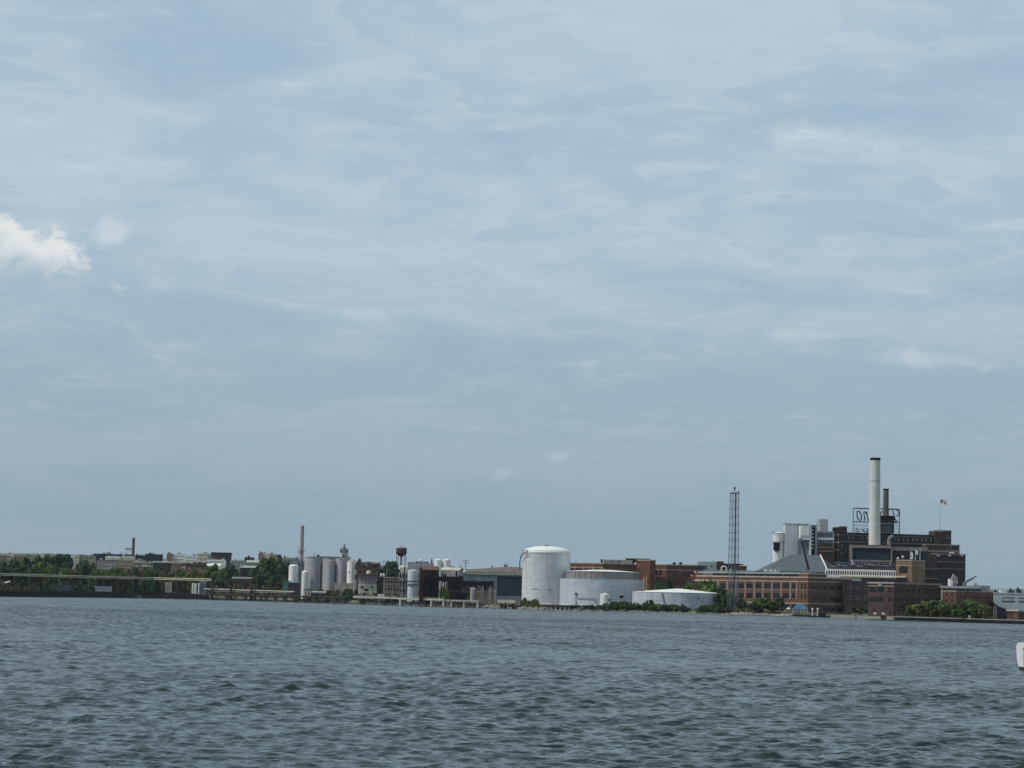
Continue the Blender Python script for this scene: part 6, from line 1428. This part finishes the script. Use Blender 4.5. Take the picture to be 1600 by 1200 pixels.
# pier decks
def pier(label, p0, p1, y0, y1, dep, piles, m_deck, m_edge, m_pile, th=.9, off=-6, pr_=.45, name='pier', edgeh=.5, rail=None, pile_label=None):
    D0, D1 = S(p0)+off, S(p1)+off; a, bq = P(p0, y0, D0), P(p1, y1, D1); rt = thing(name, label, 'pier', ((a.x+bq.x)/2, (a.y+bq.y)/2, -1.5)); zd = (a.z+bq.z)/2
    A, B = Vector((a.x, a.y)), Vector((bq.x, bq.y)); d = (B-A).normalized(); n = Vector((-d.y, d.x))
    m = MB(); m.prism([A, B, B+n*dep, A+n*dep], zd-th, zd); m.build('deck', m_deck, rt)
    m = MB(); m.prism([A-n*.25, B-n*.25, B-n*.01, A-n*.01], zd-edgeh, zd+.25); m.build('edge_beam', m_edge, rt)
    for px, r_ in piles:
        for k_ in (0.6, dep-.8): q = A+d*on_edge(A, B, px, 935)[0]+n*k_; m = MB(); m.lathe([(r_, 0), (r_, zd-th+1.5)], (q.x, q.y, -1.5), 10); m.build('pile', m_pile, rt)
    if rail:
        m = MB(); Ln = (B-A).length; k = int(Ln/2.5)
        for i in range(k+1): q = A+d*Ln*i/k; m.bar((q.x, q.y, zd), (q.x, q.y, zd+rail), .07, 4)
        for f in (.55, 1): m.bar((A.x, A.y, zd+rail*f), (B.x, B.y, zd+rail*f), .07, 4)
        m.build('railing', 'concrete_pale', rt)
    return rt, A, B, n, zd
pier('dark timber pier from the tall dolphins towards the silos', 327, 462, 928.2, 930.6, 3.2, [(p, .55) for p in (352, 358, 381, 395, 405, 413, 428, 443, 458)], 'timber', 'timber', 'timber', 1.0, off=-9)
pier('dark timber pier continuing under the green tank wagon', 460, 541, 930.9, 932.6, 3.2, [(p, .6) for p in (462, 473.5, 479, 492, 509, 523.5, 537.5)], 'timber', 'timber', 'timber', 1.0, off=-9)
rt, A, B, n_, zd = pier('pale concrete pier with white edge beams in front of the mills', 552, 622, 932.3, 934.6, 4, [(p, .8) for p in (563, 600, 612)], 'concrete', 'concrete_pale', 'timber', .9, off=-9, rail=1.1)
pier('pale concrete pier section on round white piles in front of the rusty mill', 622, 694, 934.8, 937.4, 4, [(p, .95) for p in (625, 673.5, 692.5)], 'concrete', 'concrete_pale', 'concrete_pale', .9, off=-9, rail=1.1)
pier('pale concrete pier section with a gap under the black trestle', 697, 748, 937, 939.2, 4, [(p, 1.0) for p in (705, 725, 746)], 'concrete', 'concrete', 'concrete', 1.0, off=-9)
# pipeline on pier one
rt = thing('deck_pipeline', 'low white pipe running along the timber pier', 'pipeline', P(390, 924, S(390)+3)); m = MB(); m.bar(P(319, 920.2, S(319)+2), P(460, 924.6, S(460)+2), .42, 8); m.build('pipe', 'concrete_pale', rt); m = MB(); m.bar(P(330, 923.8, S(330)+1), P(455, 926.8, S(455)+1), .3, 6); m.build('lower_pipe', 'stone_grey', rt)
for i in range(10): px = 326+i*14; q = P(px, np.interp(px, [319, 460], [920.2, 924.6]), S(px)+2); m = MB(); m.box((q.x, q.y, gz(px, 2)), .5, .5, q.z-gz(px, 2)); m.build('saddle', 'concrete', rt)
# tank wagon
Dtw = S(498)-6; gq = P(498, 930, Dtw); rt = thing('tank_wagon', 'pale green horizontal tank wagon parked on the timber pier', 'tank wagon', gq)
a, bq = P(487.5, 925.4, Dtw), P(512.8, 926.4, Dtw); m = MB(); r_ = 2.1*Dtw/K
m.bar(a, bq, r_, 16); m.bar(a-Vector((.5, 0, 0)), a, r_*.6, 16, r2=r_); m.bar(bq, bq+Vector((.5, 0, 0)), r_, 16, r2=r_*.6); m.build('vessel', 'tank_green', rt)
m = MB(); m.prism([(a.x, a.y-.9), (bq.x, a.y-.9), (bq.x, a.y+.9), (a.x, a.y+.9)], a.z-r_-.5, a.z-r_+.1); m.build('chassis', 'timber', rt)
for f in (.1, .22, .78, .9): m = MB(); q = a+(bq-a)*f; m.lathe([(.5, -.15), (.5, .15)], (0, 0, 0), 12); m.v = [(q.x+v[0], q.y-.8+v[2], a.z-r_-.75+v[1]) for v in m.v]; m.build('wheel', 'black_iron', rt)
# cab/white bin beside it
blk2('pier_hut', 'small white hut on the pier left of the tank wagon', 'hut', 474.8, 485, 921, -3, 'concrete_pale', 3.5, n=2, rows=1, w=.35, hf=.4, band='steel_grey')
blk2('pier_box', 'white equipment box standing on the pale concrete pier', 'box', 590.5, 601, 928.4, -1, 'white_paint', 3, n=2, rows=1, w=.25, hf=.4)
# end platform near the tall tank
rt, A, B, n_, zd = pier('beige boxy pier head with yellow pole beside the tall tank', 778, 806, 937.4, 938.6, 9, [(p, .6) for p in (782, 788, 800, 805)], 'concrete', 'concrete', 'timber', 1.8, off=-6, edgeh=1.7)
m = MB(); q = P(793.3, 946, S(793)-7); m.bar((q.x, q.y, -1), (q.x, q.y, Z(793, 936.5, S(793)-7)), .28, 6); m.build('yellow_pole', 'yellow_paint', rt)
blk2('barge_hut', 'low grey pump hut by the reeds left of the tall tank', 'hut', 806, 813, 939.5, -2, 'concrete', 5, n=1, rows=1, w=.3, hf=.3)
rt, c, r, g, h = tank('small_silo', 'slim grey bin with a cream hopper top among the burnt posts', 'bin', 734.8, 743, 922, S(739)+8, 'concrete', 'cream', n=20)
m = MB(); q = P(738.5, 920.5, S(739)+7); m.box((q.x, q.y, q.z), 3.2, 1, .8); m.build('lamp_bar', 'white_paint', rt); m = MB(); m.lathe([(.4, 0), (r*.9, -1.3)], P(738.5, 915.3, S(739)+8), 10); m.build('cap', 'rust', rt)
rngp = random.Random(12)
for i in range(17):
    px = 744.5+i*1.85; D = S(px)+rngp.uniform(-1, 5); q = G(px, D); pyT = rngp.uniform(914, 925); m = MB(); m.bar((0, 0, 0), (rngp.uniform(-.3, .3), 0, Z(px, pyT, D)-q.z), .15, 6)
    tag(m.build('post', 'stone', origin=(0, 0, 0)), 'short pale broken post under the ragged end of the black trestle', 'post', 'broken pale posts'); bpy.data.objects[-1] if False else None
    for o in (COL.objects[-1],): o.location = q; o.name = 'broken_post'
# low wooden wharf in front of the blue grey tank, quay on the right
pier('small dark wharf with white posts below the tall tank', 845, 892, 944.6, 946.6, 5, [(p, .35) for p in (846, 849, 853, 857, 861, 868, 875, 882, 889)], 'timber', 'timber', 'concrete_pale', .7, off=-4)
quaywall('stone_quay', 'pale block stone quay wall below the two brick works', 1298, 1397, 'stone_grey', 1.75, step=16)
quaywall('dark_quay', 'dark weathered quay wall under the trees at the right edge', 1397.2, 1760, 'bulkhead', 1.5, step=20, cap='stone_grey')
quaywall('low_quay', 'dark low landing edge in front of the blue tent', 1236, 1297.8, 'bulkhead', .9, step=14)
for px_, lb in ((1269.4, 'left one of two white topped mooring piles by the brick works'), (1277.6, 'right one of two white topped mooring piles by the brick works')):
    D = S(px_)-6; q = xy(px_, D, 0); rt = thing('mooring_pile', lb, 'pile', (q.x, q.y, -1.5)); z1 = Z(px_, 951.2, D); m = MB(); m.lathe([(.42, 0), (.42, z1+1.2)], (q.x, q.y, -1.5), 12); m.build('shaft', 'concrete_pale', rt); m = MB(); m.lathe([(.55, 0), (.55, .4), (.1, .9)], (q.x, q.y, z1-.4), 12); m.build('cap', 'white_paint', rt)
# dark float between
rt = thing('floating_dock', 'low dark floating dock beside the white topped piles', 'dock', (*xy(1288, S(1288)-9), -.3)); m = MB(); A, B, C, E = face(1264, 1300, S(1282)-9, S(1282)-9, 5); m.prism([A, B, C, E], -.3, .55); m.build('deck', 'bulkhead', rt); m = MB(); A, B, C, E = face(1279, 1296, S(1282)-6, S(1282)-6, 2); m.prism([A, B, C, E], .56, 2.3); m.build('cover', 'navy', rt)
# blue tent
Dtn = S(1250)+4; zb = Z(1250, 951.6, Dtn); A, B, C, E = face(1240.5, 1262.5, Dtn, Dtn, 6.5); c = (A+C)/2; g = gz(1250, 2); rt = thing('party_tent', 'open party tent with a bright blue peaked roof on the waterfront', 'tent', (c.x, c.y, g))
m = MB(); zp = Z(1252, 943.8, Dtn); r0, r1 = Vector((A.x+2.2, c.y, zp)), Vector((B.x-2.2, c.y, zp)); q = [Vector((p.x, p.y, zb)) for p in (A, B, C, E)]
m.quad(q[0], q[1], r1, r0); m.quad(q[2], q[3], r0, r1); m.add((q[3], q[0], r0), ((0, 1, 2),)); m.add((q[1], q[2], r1), ((0, 1, 2),))
m.build('roof', 'tent_blue', rt)
m = MB(); m.prism([A-Vector((0, .1)), B-Vector((0, .1)), B, A], zb-.5, zb); m.build('valance', 'tent_blue', rt)
for f in (0.02, .25, .5, .75, .98):
    for dep in (0, 1): p = A+(B-A)*f+(E-A)*dep; m = MB(); m.bar((p.x, p.y, g-.3), (p.x, p.y, zb), .13, 6); m.build('leg', 'white_paint', rt)
rngc = random.Random(8)
for i, px in enumerate((1214, 1218.5, 1223, 1227.5, 1232, 1235.5)):
    D = S(px)+3+(i % 3)*2; g = G(px, D); rt = thing('patio_table', 'small white patio table with a dark folded parasol on the waterfront terrace', 'table', g, 'waterfront patio tables'); m = MB(); m.lathe([(.9, .72), (.9, .8)], g, 12); m.lathe([(.08, 0), (.08, .72)], g, 8); m.build('tabletop', 'white_paint', rt)
    m = MB(); m.lathe([(.05, .8), (.05, 1.5), (.45 if i % 2 else 1.35, 1.9), (.05, 2.8)], g, 8); m.build('parasol', ('navy', 'cloth_white', 'navy')[i % 3], rt)
rt = thing('sign_post', 'single white notice board on the dark quay under the trees', 'sign', (*xy(1515, S(1515)+1.5), 1.5)); m = MB(); q = P(1515, 967, S(1515)+1.4); m.box((q.x, q.y, q.z), 1.15, .12, 1.7); m.build('board', 'white_paint', rt); m = MB(); m.bar((q.x, q.y+.1, 1.5), (q.x, q.y+.1, q.z+.2), .08); m.build('post', 'steel_grey', rt)

# ================================================================== yacht cut by the right edge
Dy = H*K/(1047.5-951.2); q = P(1597.6, 1047, Dy); x0, y0 = q.x, Dy
rt = thing('motor_yacht', 'white motor yacht at the right edge showing only its rounded stern', 'boat', (x0+6, y0, 0))
secs = []; Ln, bm = 13.0, 2.0
zd = Z(1593, 1004.5, Dy); m = MB(); m2 = MB(); prof = lambda t: (1.0 if t < .55 else 1-((t-.55)/.45)**2*.98)
vs = []; vs2 = []; NS = 20
for i in range(NS+1):
    t = i/NS; x = x0+Ln*t; w = bm*prof(t)*(.93 if i == 0 else 1); sh = zd+.5*t*t
    ring = [(-w*.82, .42), (-w*.97, zd*.45), (-w, sh*.86), (-w*.94, sh*.97), (-w*.86, sh), (w*.86, sh), (w*.94, sh*.97), (w, sh*.86), (w*.97, zd*.45), (w*.82, .42)]
    xo = [0]*10
    if i == 0: xo = [.25, .1, .05, .15, .35, .35, .15, .05, .1, .25]
    vs += [(x+o_, y0+bm+a, z) for (a, z), o_ in zip(ring, xo)]
    vs2 += [(x+(.3 if i == 0 else 0), y0+bm+a, z) for a, z in ((-w*.84, .41), (-w*.7, -.5), (w*.7, -.5), (w*.84, .41))]
m.add(vs, [(10*i+j, 10*i+10+j, 10*i+11+j, 10*i+1+j) for i in range(NS) for j in range(9)]+[tuple(range(10)), tuple(range(10*NS, 10*NS+10))[::-1]]); m.build('hull', 'hull_white', rt, smooth=True)
m2.add(vs2, [(4*i+j, 4*i+4+j, 4*i+4+(j+1) % 4, 4*i+(j+1) % 4) for i in range(NS) for j in range(4)]+[(0, 1, 2, 3), (4*NS+3, 4*NS+2, 4*NS+1, 4*NS)]); m2.build('boot_stripe', 'hull_dark', rt)
m = MB(); m.prism([(x0+2.6, y0+.6), (x0+8.5, y0+.6), (x0+9.6, y0+bm), (x0+8.5, y0+2*bm-.6), (x0+2.6, y0+2*bm-.6)], zd, zd+1.5); m.build('cabin', 'hull_white', rt)
m = MB(); m.prism([(x0+3.0, y0+.55), (x0+8.2, y0+.55), (x0+8.2, y0+.6), (x0+3.0, y0+.6)], zd+.5, zd+1.1); m.build('cabin_window', 'glass', rt)
m = MB()
pp = [(x0+.45+.5*i, y0+.22) for i in range(12)]
for i, (x, y) in enumerate(pp):
    m.bar((x, y, zd), (x, y, zd+.75), .03, 5)
    if i: m.bar((pp[i-1][0], pp[i-1][1], zd+.75), (x, y, zd+.75), .035, 5)
m.build('stern_rail', 'steel_pale', rt)
m = MB(); m.lathe([(.3, 0), (.36, .2), (.25, .45)], (x0+.9, y0+.6, zd+.35), 10); m.build('fender', 'pink_wash', rt); m = MB(); m.lathe([(.12, 0), (.2, .3), (.05, .5)], (x0+.5, y0+.3, zd+.55), 8); m.build('stern_lamp', 'white_paint', rt)
m = MB(); m.bar((x0+.02, y0+.1, zd*.80), (x0+7, y0-.02, zd*.80), .06, 6); m.build('rub_rail', 'steel_pale', rt)
# ================================================================== trees and shore plants
T = tree
gl_ = 'trees behind the left pipeline'
# far left wood
for px, pyT, w, off, m_, lb in (
 (-14, 878, 34, 60, 'leaf_mid', 'mid green tree cut by the left edge of the view'),
 (8, 880, 30, 70, 'leaf_dark', 'dull dark tree second from the left edge under the tan houses'),
 (28, 876, 30, 85, 'leaf_dark', 'dark tree in front of the wide dusty tan house'),
 (44, 871, 34, 120, 'leaf_blue', 'tall bluish dark tree left of the tallest crown'),
 (62, 867, 36, 150, 'leaf_blue', 'broad bluish tree touching the tallest crown'),
 (78, 862.8, 34, 170, 'leaf_dark', 'tallest dark crown on the left skyline'),
 (94, 867.5, 30, 150, 'leaf_blue', 'dark tree stepping down right of the tallest crown'),
 (37, 884, 26, 50, 'leaf_dark', 'low dark tree between the two lighter trees and the left edge'),
 (57, 881.5, 22, 42, 'leaf_light', 'bright yellow green tree, leftmost of three light ones'),
 (72, 882.5, 18, 40, 'leaf_light', 'bright yellow green tree, middle of three light ones'),
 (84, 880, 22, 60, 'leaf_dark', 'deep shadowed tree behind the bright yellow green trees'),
 (96, 885, 20, 40, 'leaf_light', 'bright yellow green tree, rightmost of three light ones'),
 (104, 879, 18, 80, 'leaf_blue', 'slim dark tree left of the white cottage'),
 (112, 889, 20, 38, 'leaf_dry', 'brownish bush tree under the white cottage'),
 (128, 878, 24, 75, 'leaf_dark', 'dark round tree right of the white cottage'),
 (143, 880.5, 24, 70, 'leaf_dark', 'dark tree below the navy apartment block'),
 (150, 887, 22, 42, 'leaf_mid', 'mid green tree right of the dark round pair'),
 (166, 889, 24, 40, 'leaf_mid', 'low mid green tree under the grey terrace'),
 (184, 888, 24, 40, 'leaf_mid', 'low mid green tree in front of the tan grey terrace'),
 (200, 890.5, 20, 38, 'leaf_dry', 'olive bush tree left of the orange shrub'),
 (216, 891, 18, 36, 'leaf_dry', 'orange olive bush tree below the orange brick cottage'),
 (232, 886, 18, 45, 'leaf_mid', 'mid green tree left of the black framed store'),
 (248, 883, 30, 60, 'leaf_dark', 'dark tree inside the black framed store front'),
 (276, 890, 26, 46, 'leaf_mid', 'yellowish tree under the pink brick terrace'),
 (328, 886, 20, 70, 'leaf_dark', 'dark tree left of the three by the white shed roof'),
 (340, 884, 26, 60, 'leaf_dark', 'dark tree in front of the white shed roof'),
 (346, 893, 20, 44, 'leaf_mid', 'lighter tree low before the dark trees'),
 (357, 881, 22, 75, 'leaf_blue', 'bluish dark tree beside the pale street pole'),
 (369, 888, 18, 80, 'leaf_dark', 'dark tree left of the wharf shed'),
 (404, 878, 26, 95, 'leaf_dark', 'dark tree right of the wharf shed'),
 (417, 873.5, 32, 100, 'leaf_dark', 'big dark tree below the cream apartment house'),
 (433, 870.5, 24, 110, 'leaf_dark', 'tall dark tree between the apartment house and slab'),
 (440, 880, 26, 80, 'leaf_blue', 'bluish tree left of the larger white vessel'),
 (412, 893, 26, 60, 'leaf_dark', 'low dark tree under the big dark tree'),
 (430, 896, 24, 56, 'leaf_dark', 'low dark tree near the teal container'),
 (596, 881, 26, 90, 'leaf_dark', 'left crown of the dark tree pair below the water tower'),
 (612, 879, 30, 95, 'leaf_dark', 'right crown of the dark tree pair below the water tower'),
 (602, 890, 30, 70, 'leaf_blue', 'lower bluish tree in front of the dark tree pair'),
 (1031, 908, 16, 40, 'leaf_dark', 'dark tree at the foot of the brick tower'),
 (1045, 895, 12, 92, 'leaf_dark', 'narrow dark creeper tree against the brick office wing'),
 (1074, 907, 26, 70, 'leaf_mid', 'olive tree left of the pair behind the low white tank'),
 (1088, 906, 20, 66, 'leaf_dry', 'dry green tree in front of the red hoardings'),
 (1098, 908.5, 24, 60, 'leaf_mid', 'mid green tree under the white loading canopy'),
 (1113, 907.5, 28, 58, 'leaf_mid', 'rounded bright tree right of the loading canopy'),
 (1128, 919, 22, 46, 'leaf_dark', 'sloping dark tree behind the right end of the low white tank'),
 (1138, 927, 22, 24, 'leaf_dark', 'dark tree directly right of the low white tank'),
 (1158, 934, 16, 22, 'leaf_dark', 'small dark tree before the brick works wall'),
 (1192, 932.5, 32, 4, 'leaf_mid', 'large round waterside tree in front of the long brick works'),
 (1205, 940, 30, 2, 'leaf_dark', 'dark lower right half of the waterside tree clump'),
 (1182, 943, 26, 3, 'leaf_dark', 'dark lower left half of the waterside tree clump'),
 (1217, 932.5, 17, 8, 'leaf_dark', 'smaller dark tree touching the waterside tree clump'),
 (1344, 947.5, 30, 4, 'leaf_dark', 'dark arched hedge tree in the courtyard gap'),
 (1426, 944, 22, 6, 'leaf_light', 'leftmost quay tree, low and pale green'),
 (1447, 938, 34, 7, 'leaf_light', 'second quay tree before the square brick works'),
 (1464, 938.5, 32, 6, 'leaf_mid', 'third quay tree with a dark underside'),
 (1478, 945, 22, 8, 'leaf_dark', 'dark quay tree between the two brighter groups'),
 (1497, 943, 24, 6, 'leaf_dark', 'dark quay tree left of the tallest quay tree'),
 (1517, 936.5, 34, 6, 'leaf_light', 'tallest brightest quay tree before the brown brick warehouse'),
 (1532, 943, 28, 5, 'leaf_mid', 'quay tree sloping down at the right end of the row'),
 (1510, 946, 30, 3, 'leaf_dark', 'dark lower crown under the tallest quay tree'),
 (1545, 948, 16, 7, 'leaf_dry', 'thin dry quay tree near the open shed'),
 (1580, 921, 14, 900, 'leaf_blue', 'small round tree right of the white house on the skyline'),
 (1593, 920.5, 14, 950, 'leaf_blue', 'last round tree on the far right skyline'),
 (1557, 921.5, 12, 900, 'leaf_blue', 'small round tree left of the white house on the skyline')):
    T(px, pyT, w, off, m_, lb)
# under-storey bushes behind the pipeline
rngs = random.Random(31)
for i in range(46):
    px = -20+i*7.9+rngs.uniform(-3, 3)
    if 256 < px < 270 or 298 < px < 326: continue
    m_ = rngs.choice(('leaf_dark', 'leaf_dark', 'leaf_mid', 'leaf_blue', 'leaf_dry'))
    seg = ('at the far left', 'above the box trailers', 'behind the sheet pile bulkhead', 'behind the dock apron')[0 if px < 60 else 1 if px < 180 else 2 if px < 262 else 3]
    cn_ = {'leaf_dark': 'dark green', 'leaf_mid': 'mid green', 'leaf_blue': 'bluish green', 'leaf_dry': 'dry olive'}[m_]
    shrub(px, 904+rngs.uniform(-4, 5)+px*.012, rngs.uniform(15, 23), rngs.uniform(22, 34), m_, cn_+' bush under the pale pipeline '+seg, 'bushes under the pale pipeline')
for i in range(14):
    px = 2+i*4.4; shrub(px, 913.5+rngs.uniform(-1.5, 2), rngs.uniform(6, 9), 4, 'leaf_dry', 'low dry weed tuft on the beige bank at the far left', 'weeds on the left bank', name='weed_clump')
for i in range(20):
    px = 330+i*6.4; shrub(px, 910+rngs.uniform(-4, 5), rngs.uniform(9, 14), rngs.uniform(24, 36), rngs.choice(('leaf_dark', 'leaf_mid', 'leaf_dry')), 'bush behind the timber pier and tall dolphins', 'bushes behind the timber pier')
for i in range(15):
    px = 484+i*5.3; shrub(px, 915+rngs.uniform(-2, 4), rngs.uniform(8, 13), rngs.uniform(8, 16), rngs.choice(('leaf_dark', 'leaf_dark', 'leaf_mid')), 'dark bush at the foot of the grey silos', 'bushes below the silos')
for i in range(10):
    px = 562+i*6.5; shrub(px, 922.5+rngs.uniform(-2, 2), rngs.uniform(7, 11), 6, rngs.choice(('leaf_dark', 'leaf_mid')), 'low bush in front of the stucco mill', 'bushes before the stucco mill')
for px, py, w in ((690, 909, 10), (696, 913, 10), (700, 921, 9), (733, 927, 9)): shrub(px, py, w, 14, 'leaf_mid', 'green bush growing through the black trestle', 'bushes in the burnt pier')
for i in range(9):
    px = 812+i*3.6; shrub(px, 934+rngs.uniform(-3.5, 3), rngs.uniform(6, 9), 4, rngs.choice(('leaf_dry', 'leaf_mid', 'leaf_dry')), 'tall reedy shrub at the foot of the tall white tank', 'reedy shrubs below the tall tank')
for i in range(28):
    px = 888+i*4.0; base = np.interp(px, [888, 930, 960, 975, 1000], [945.5, 944.5, 939, 935, 941]); shrub(px, base+rngs.uniform(-2, 3), rngs.uniform(9, 15), rngs.uniform(-1.5, 5), rngs.choice(('leaf_dark', 'leaf_mid', 'leaf_dark', 'leaf_blue')), 'shoreline bush in front of the broad blue grey tank', 'bushes below the broad tank')
for px, py, w, m_ in ((1016, 933, 14, 'leaf_dark'), (1020, 939, 12, 'leaf_blue'), (1094.5, 945, 11, 'leaf_blue')): shrub(px, py, w, 3, m_, ('tall dark bush at the left end of the low white tank', 'round bush beside the tall dark one at the low tank', 'lone round bush standing before the low white tank')[(1016, 1020, 1094.5).index(px)], 'distinct bushes at the low tank')
for i in range(24):
    px = 1002+i*5.9; py = np.interp(px, [1002, 1040, 1068, 1080, 1100, 1140], [944, 946, 948.5, 954, 949, 947])+rngs.uniform(-1.5, 2.5)
    if 1074 < px < 1088: continue
    shrub(px, py-3, rngs.uniform(13, 19), rngs.uniform(-1.5, 4), rngs.choice(('leaf_dark', 'leaf_mid', 'leaf_blue')), 'shoreline bush in front of the low white tank', 'bushes below the low tank')
for i in range(14):
    px = 1006+i*9+rngs.uniform(-2, 2)
    if 1070 < px < 1090: continue
    shrub(px, 939.5+rngs.uniform(-1.5, 4), rngs.uniform(8, 14), rngs.uniform(3, 7), rngs.choice(('leaf_dark', 'leaf_mid', 'leaf_mid')), 'taller shoreline bush in front of the low white tank wall', 'taller bushes below the low tank')
for i in range(15):
    px = 152+i*11.6+rngs.uniform(-3, 3)
    T(px, 890.5+rngs.uniform(-2.5, 2), rngs.uniform(13, 19), rngs.uniform(30, 40), rngs.choice(('leaf_mid', 'leaf_dark', 'leaf_mid', 'leaf_dry')), 'small green tree in the band just above the pipeline and below the terraces', 'tree band above the pipeline')
for i in range(12):
    px = 1140+i*4.6; shrub(px, 949+rngs.uniform(-3, 4), rngs.uniform(6, 10), rngs.uniform(4, 12), rngs.choice(('leaf_dry', 'leaf_mid', 'leaf_dark')), 'straggly bush on the bank below the lattice tower', 'bushes below the lattice tower')
for i in range(9):
    px = 1282+i*5.4; shrub(px, 955+rngs.uniform(-1, 2), rngs.uniform(6, 9), 5, 'leaf_dark', 'low dark hedge bush along the brick works wall', 'hedge bushes along the brick works')
for i in range(16):
    px = 1405+i*9.5; shrub(px, 961.5+rngs.uniform(-1, 1.5), rngs.uniform(6, 10), 3, rngs.choice(('leaf_dark', 'leaf_mid', 'leaf_dry')), 'low bush behind the dark quay wall', 'bushes along the dark quay')
# riprap
def riprap(ranges, name, label):
    rng = np.random.RandomState(3); vs, fs = [], []
    base = np.array([(0, 0, 1), (.9, 0, .1), (.3, .85, .1), (-.7, .5, .1), (-.7, -.5, .1), (.3, -.85, .1), (0, 0, -.8)]); tri = [(0, 1, 2), (0, 2, 3), (0, 3, 4), (0, 4, 5), (0, 5, 1), (6, 2, 1), (6, 3, 2), (6, 4, 3), (6, 5, 4), (6, 1, 5)]
    for a, b_, n, hi in ranges:
        for _ in range(n):
            px = rng.uniform(a, b_); t = rng.uniform(0, 1); off = -3.5+5.5*t; q = xy(px, S(px)+off, 0); z = -.3+hi*t+rng.uniform(-.1, .25); s = rng.uniform(.35, .95); o = len(vs)
            an = rng.uniform(0, 6.28); ca, sa = math.cos(an), math.sin(an)
            for p in base*(1+rng.uniform(-.25, .25, (7, 3))): vs.append((q.x+s*(ca*p[0]-sa*p[1]), q.y+s*(sa*p[0]+ca*p[1]), z+s*p[2]*.75))
            fs += [tuple(i+o for i in f) for f in tri]
    m = MB(); m.add(vs, fs); tag(m.build(name, 'rock', origin=(0, 0, 0)), label, 'rocks', kind='stuff')
riprap([(327, 545, 900, 2.0), (545, 700, 600, 2.0), (700, 812, 350, 1.6), (806, 900, 260, 1.2), (890, 1140, 420, .7), (1135, 1240, 420, 1.3)], 'rocks', 'loose pale shore rocks along the bank')
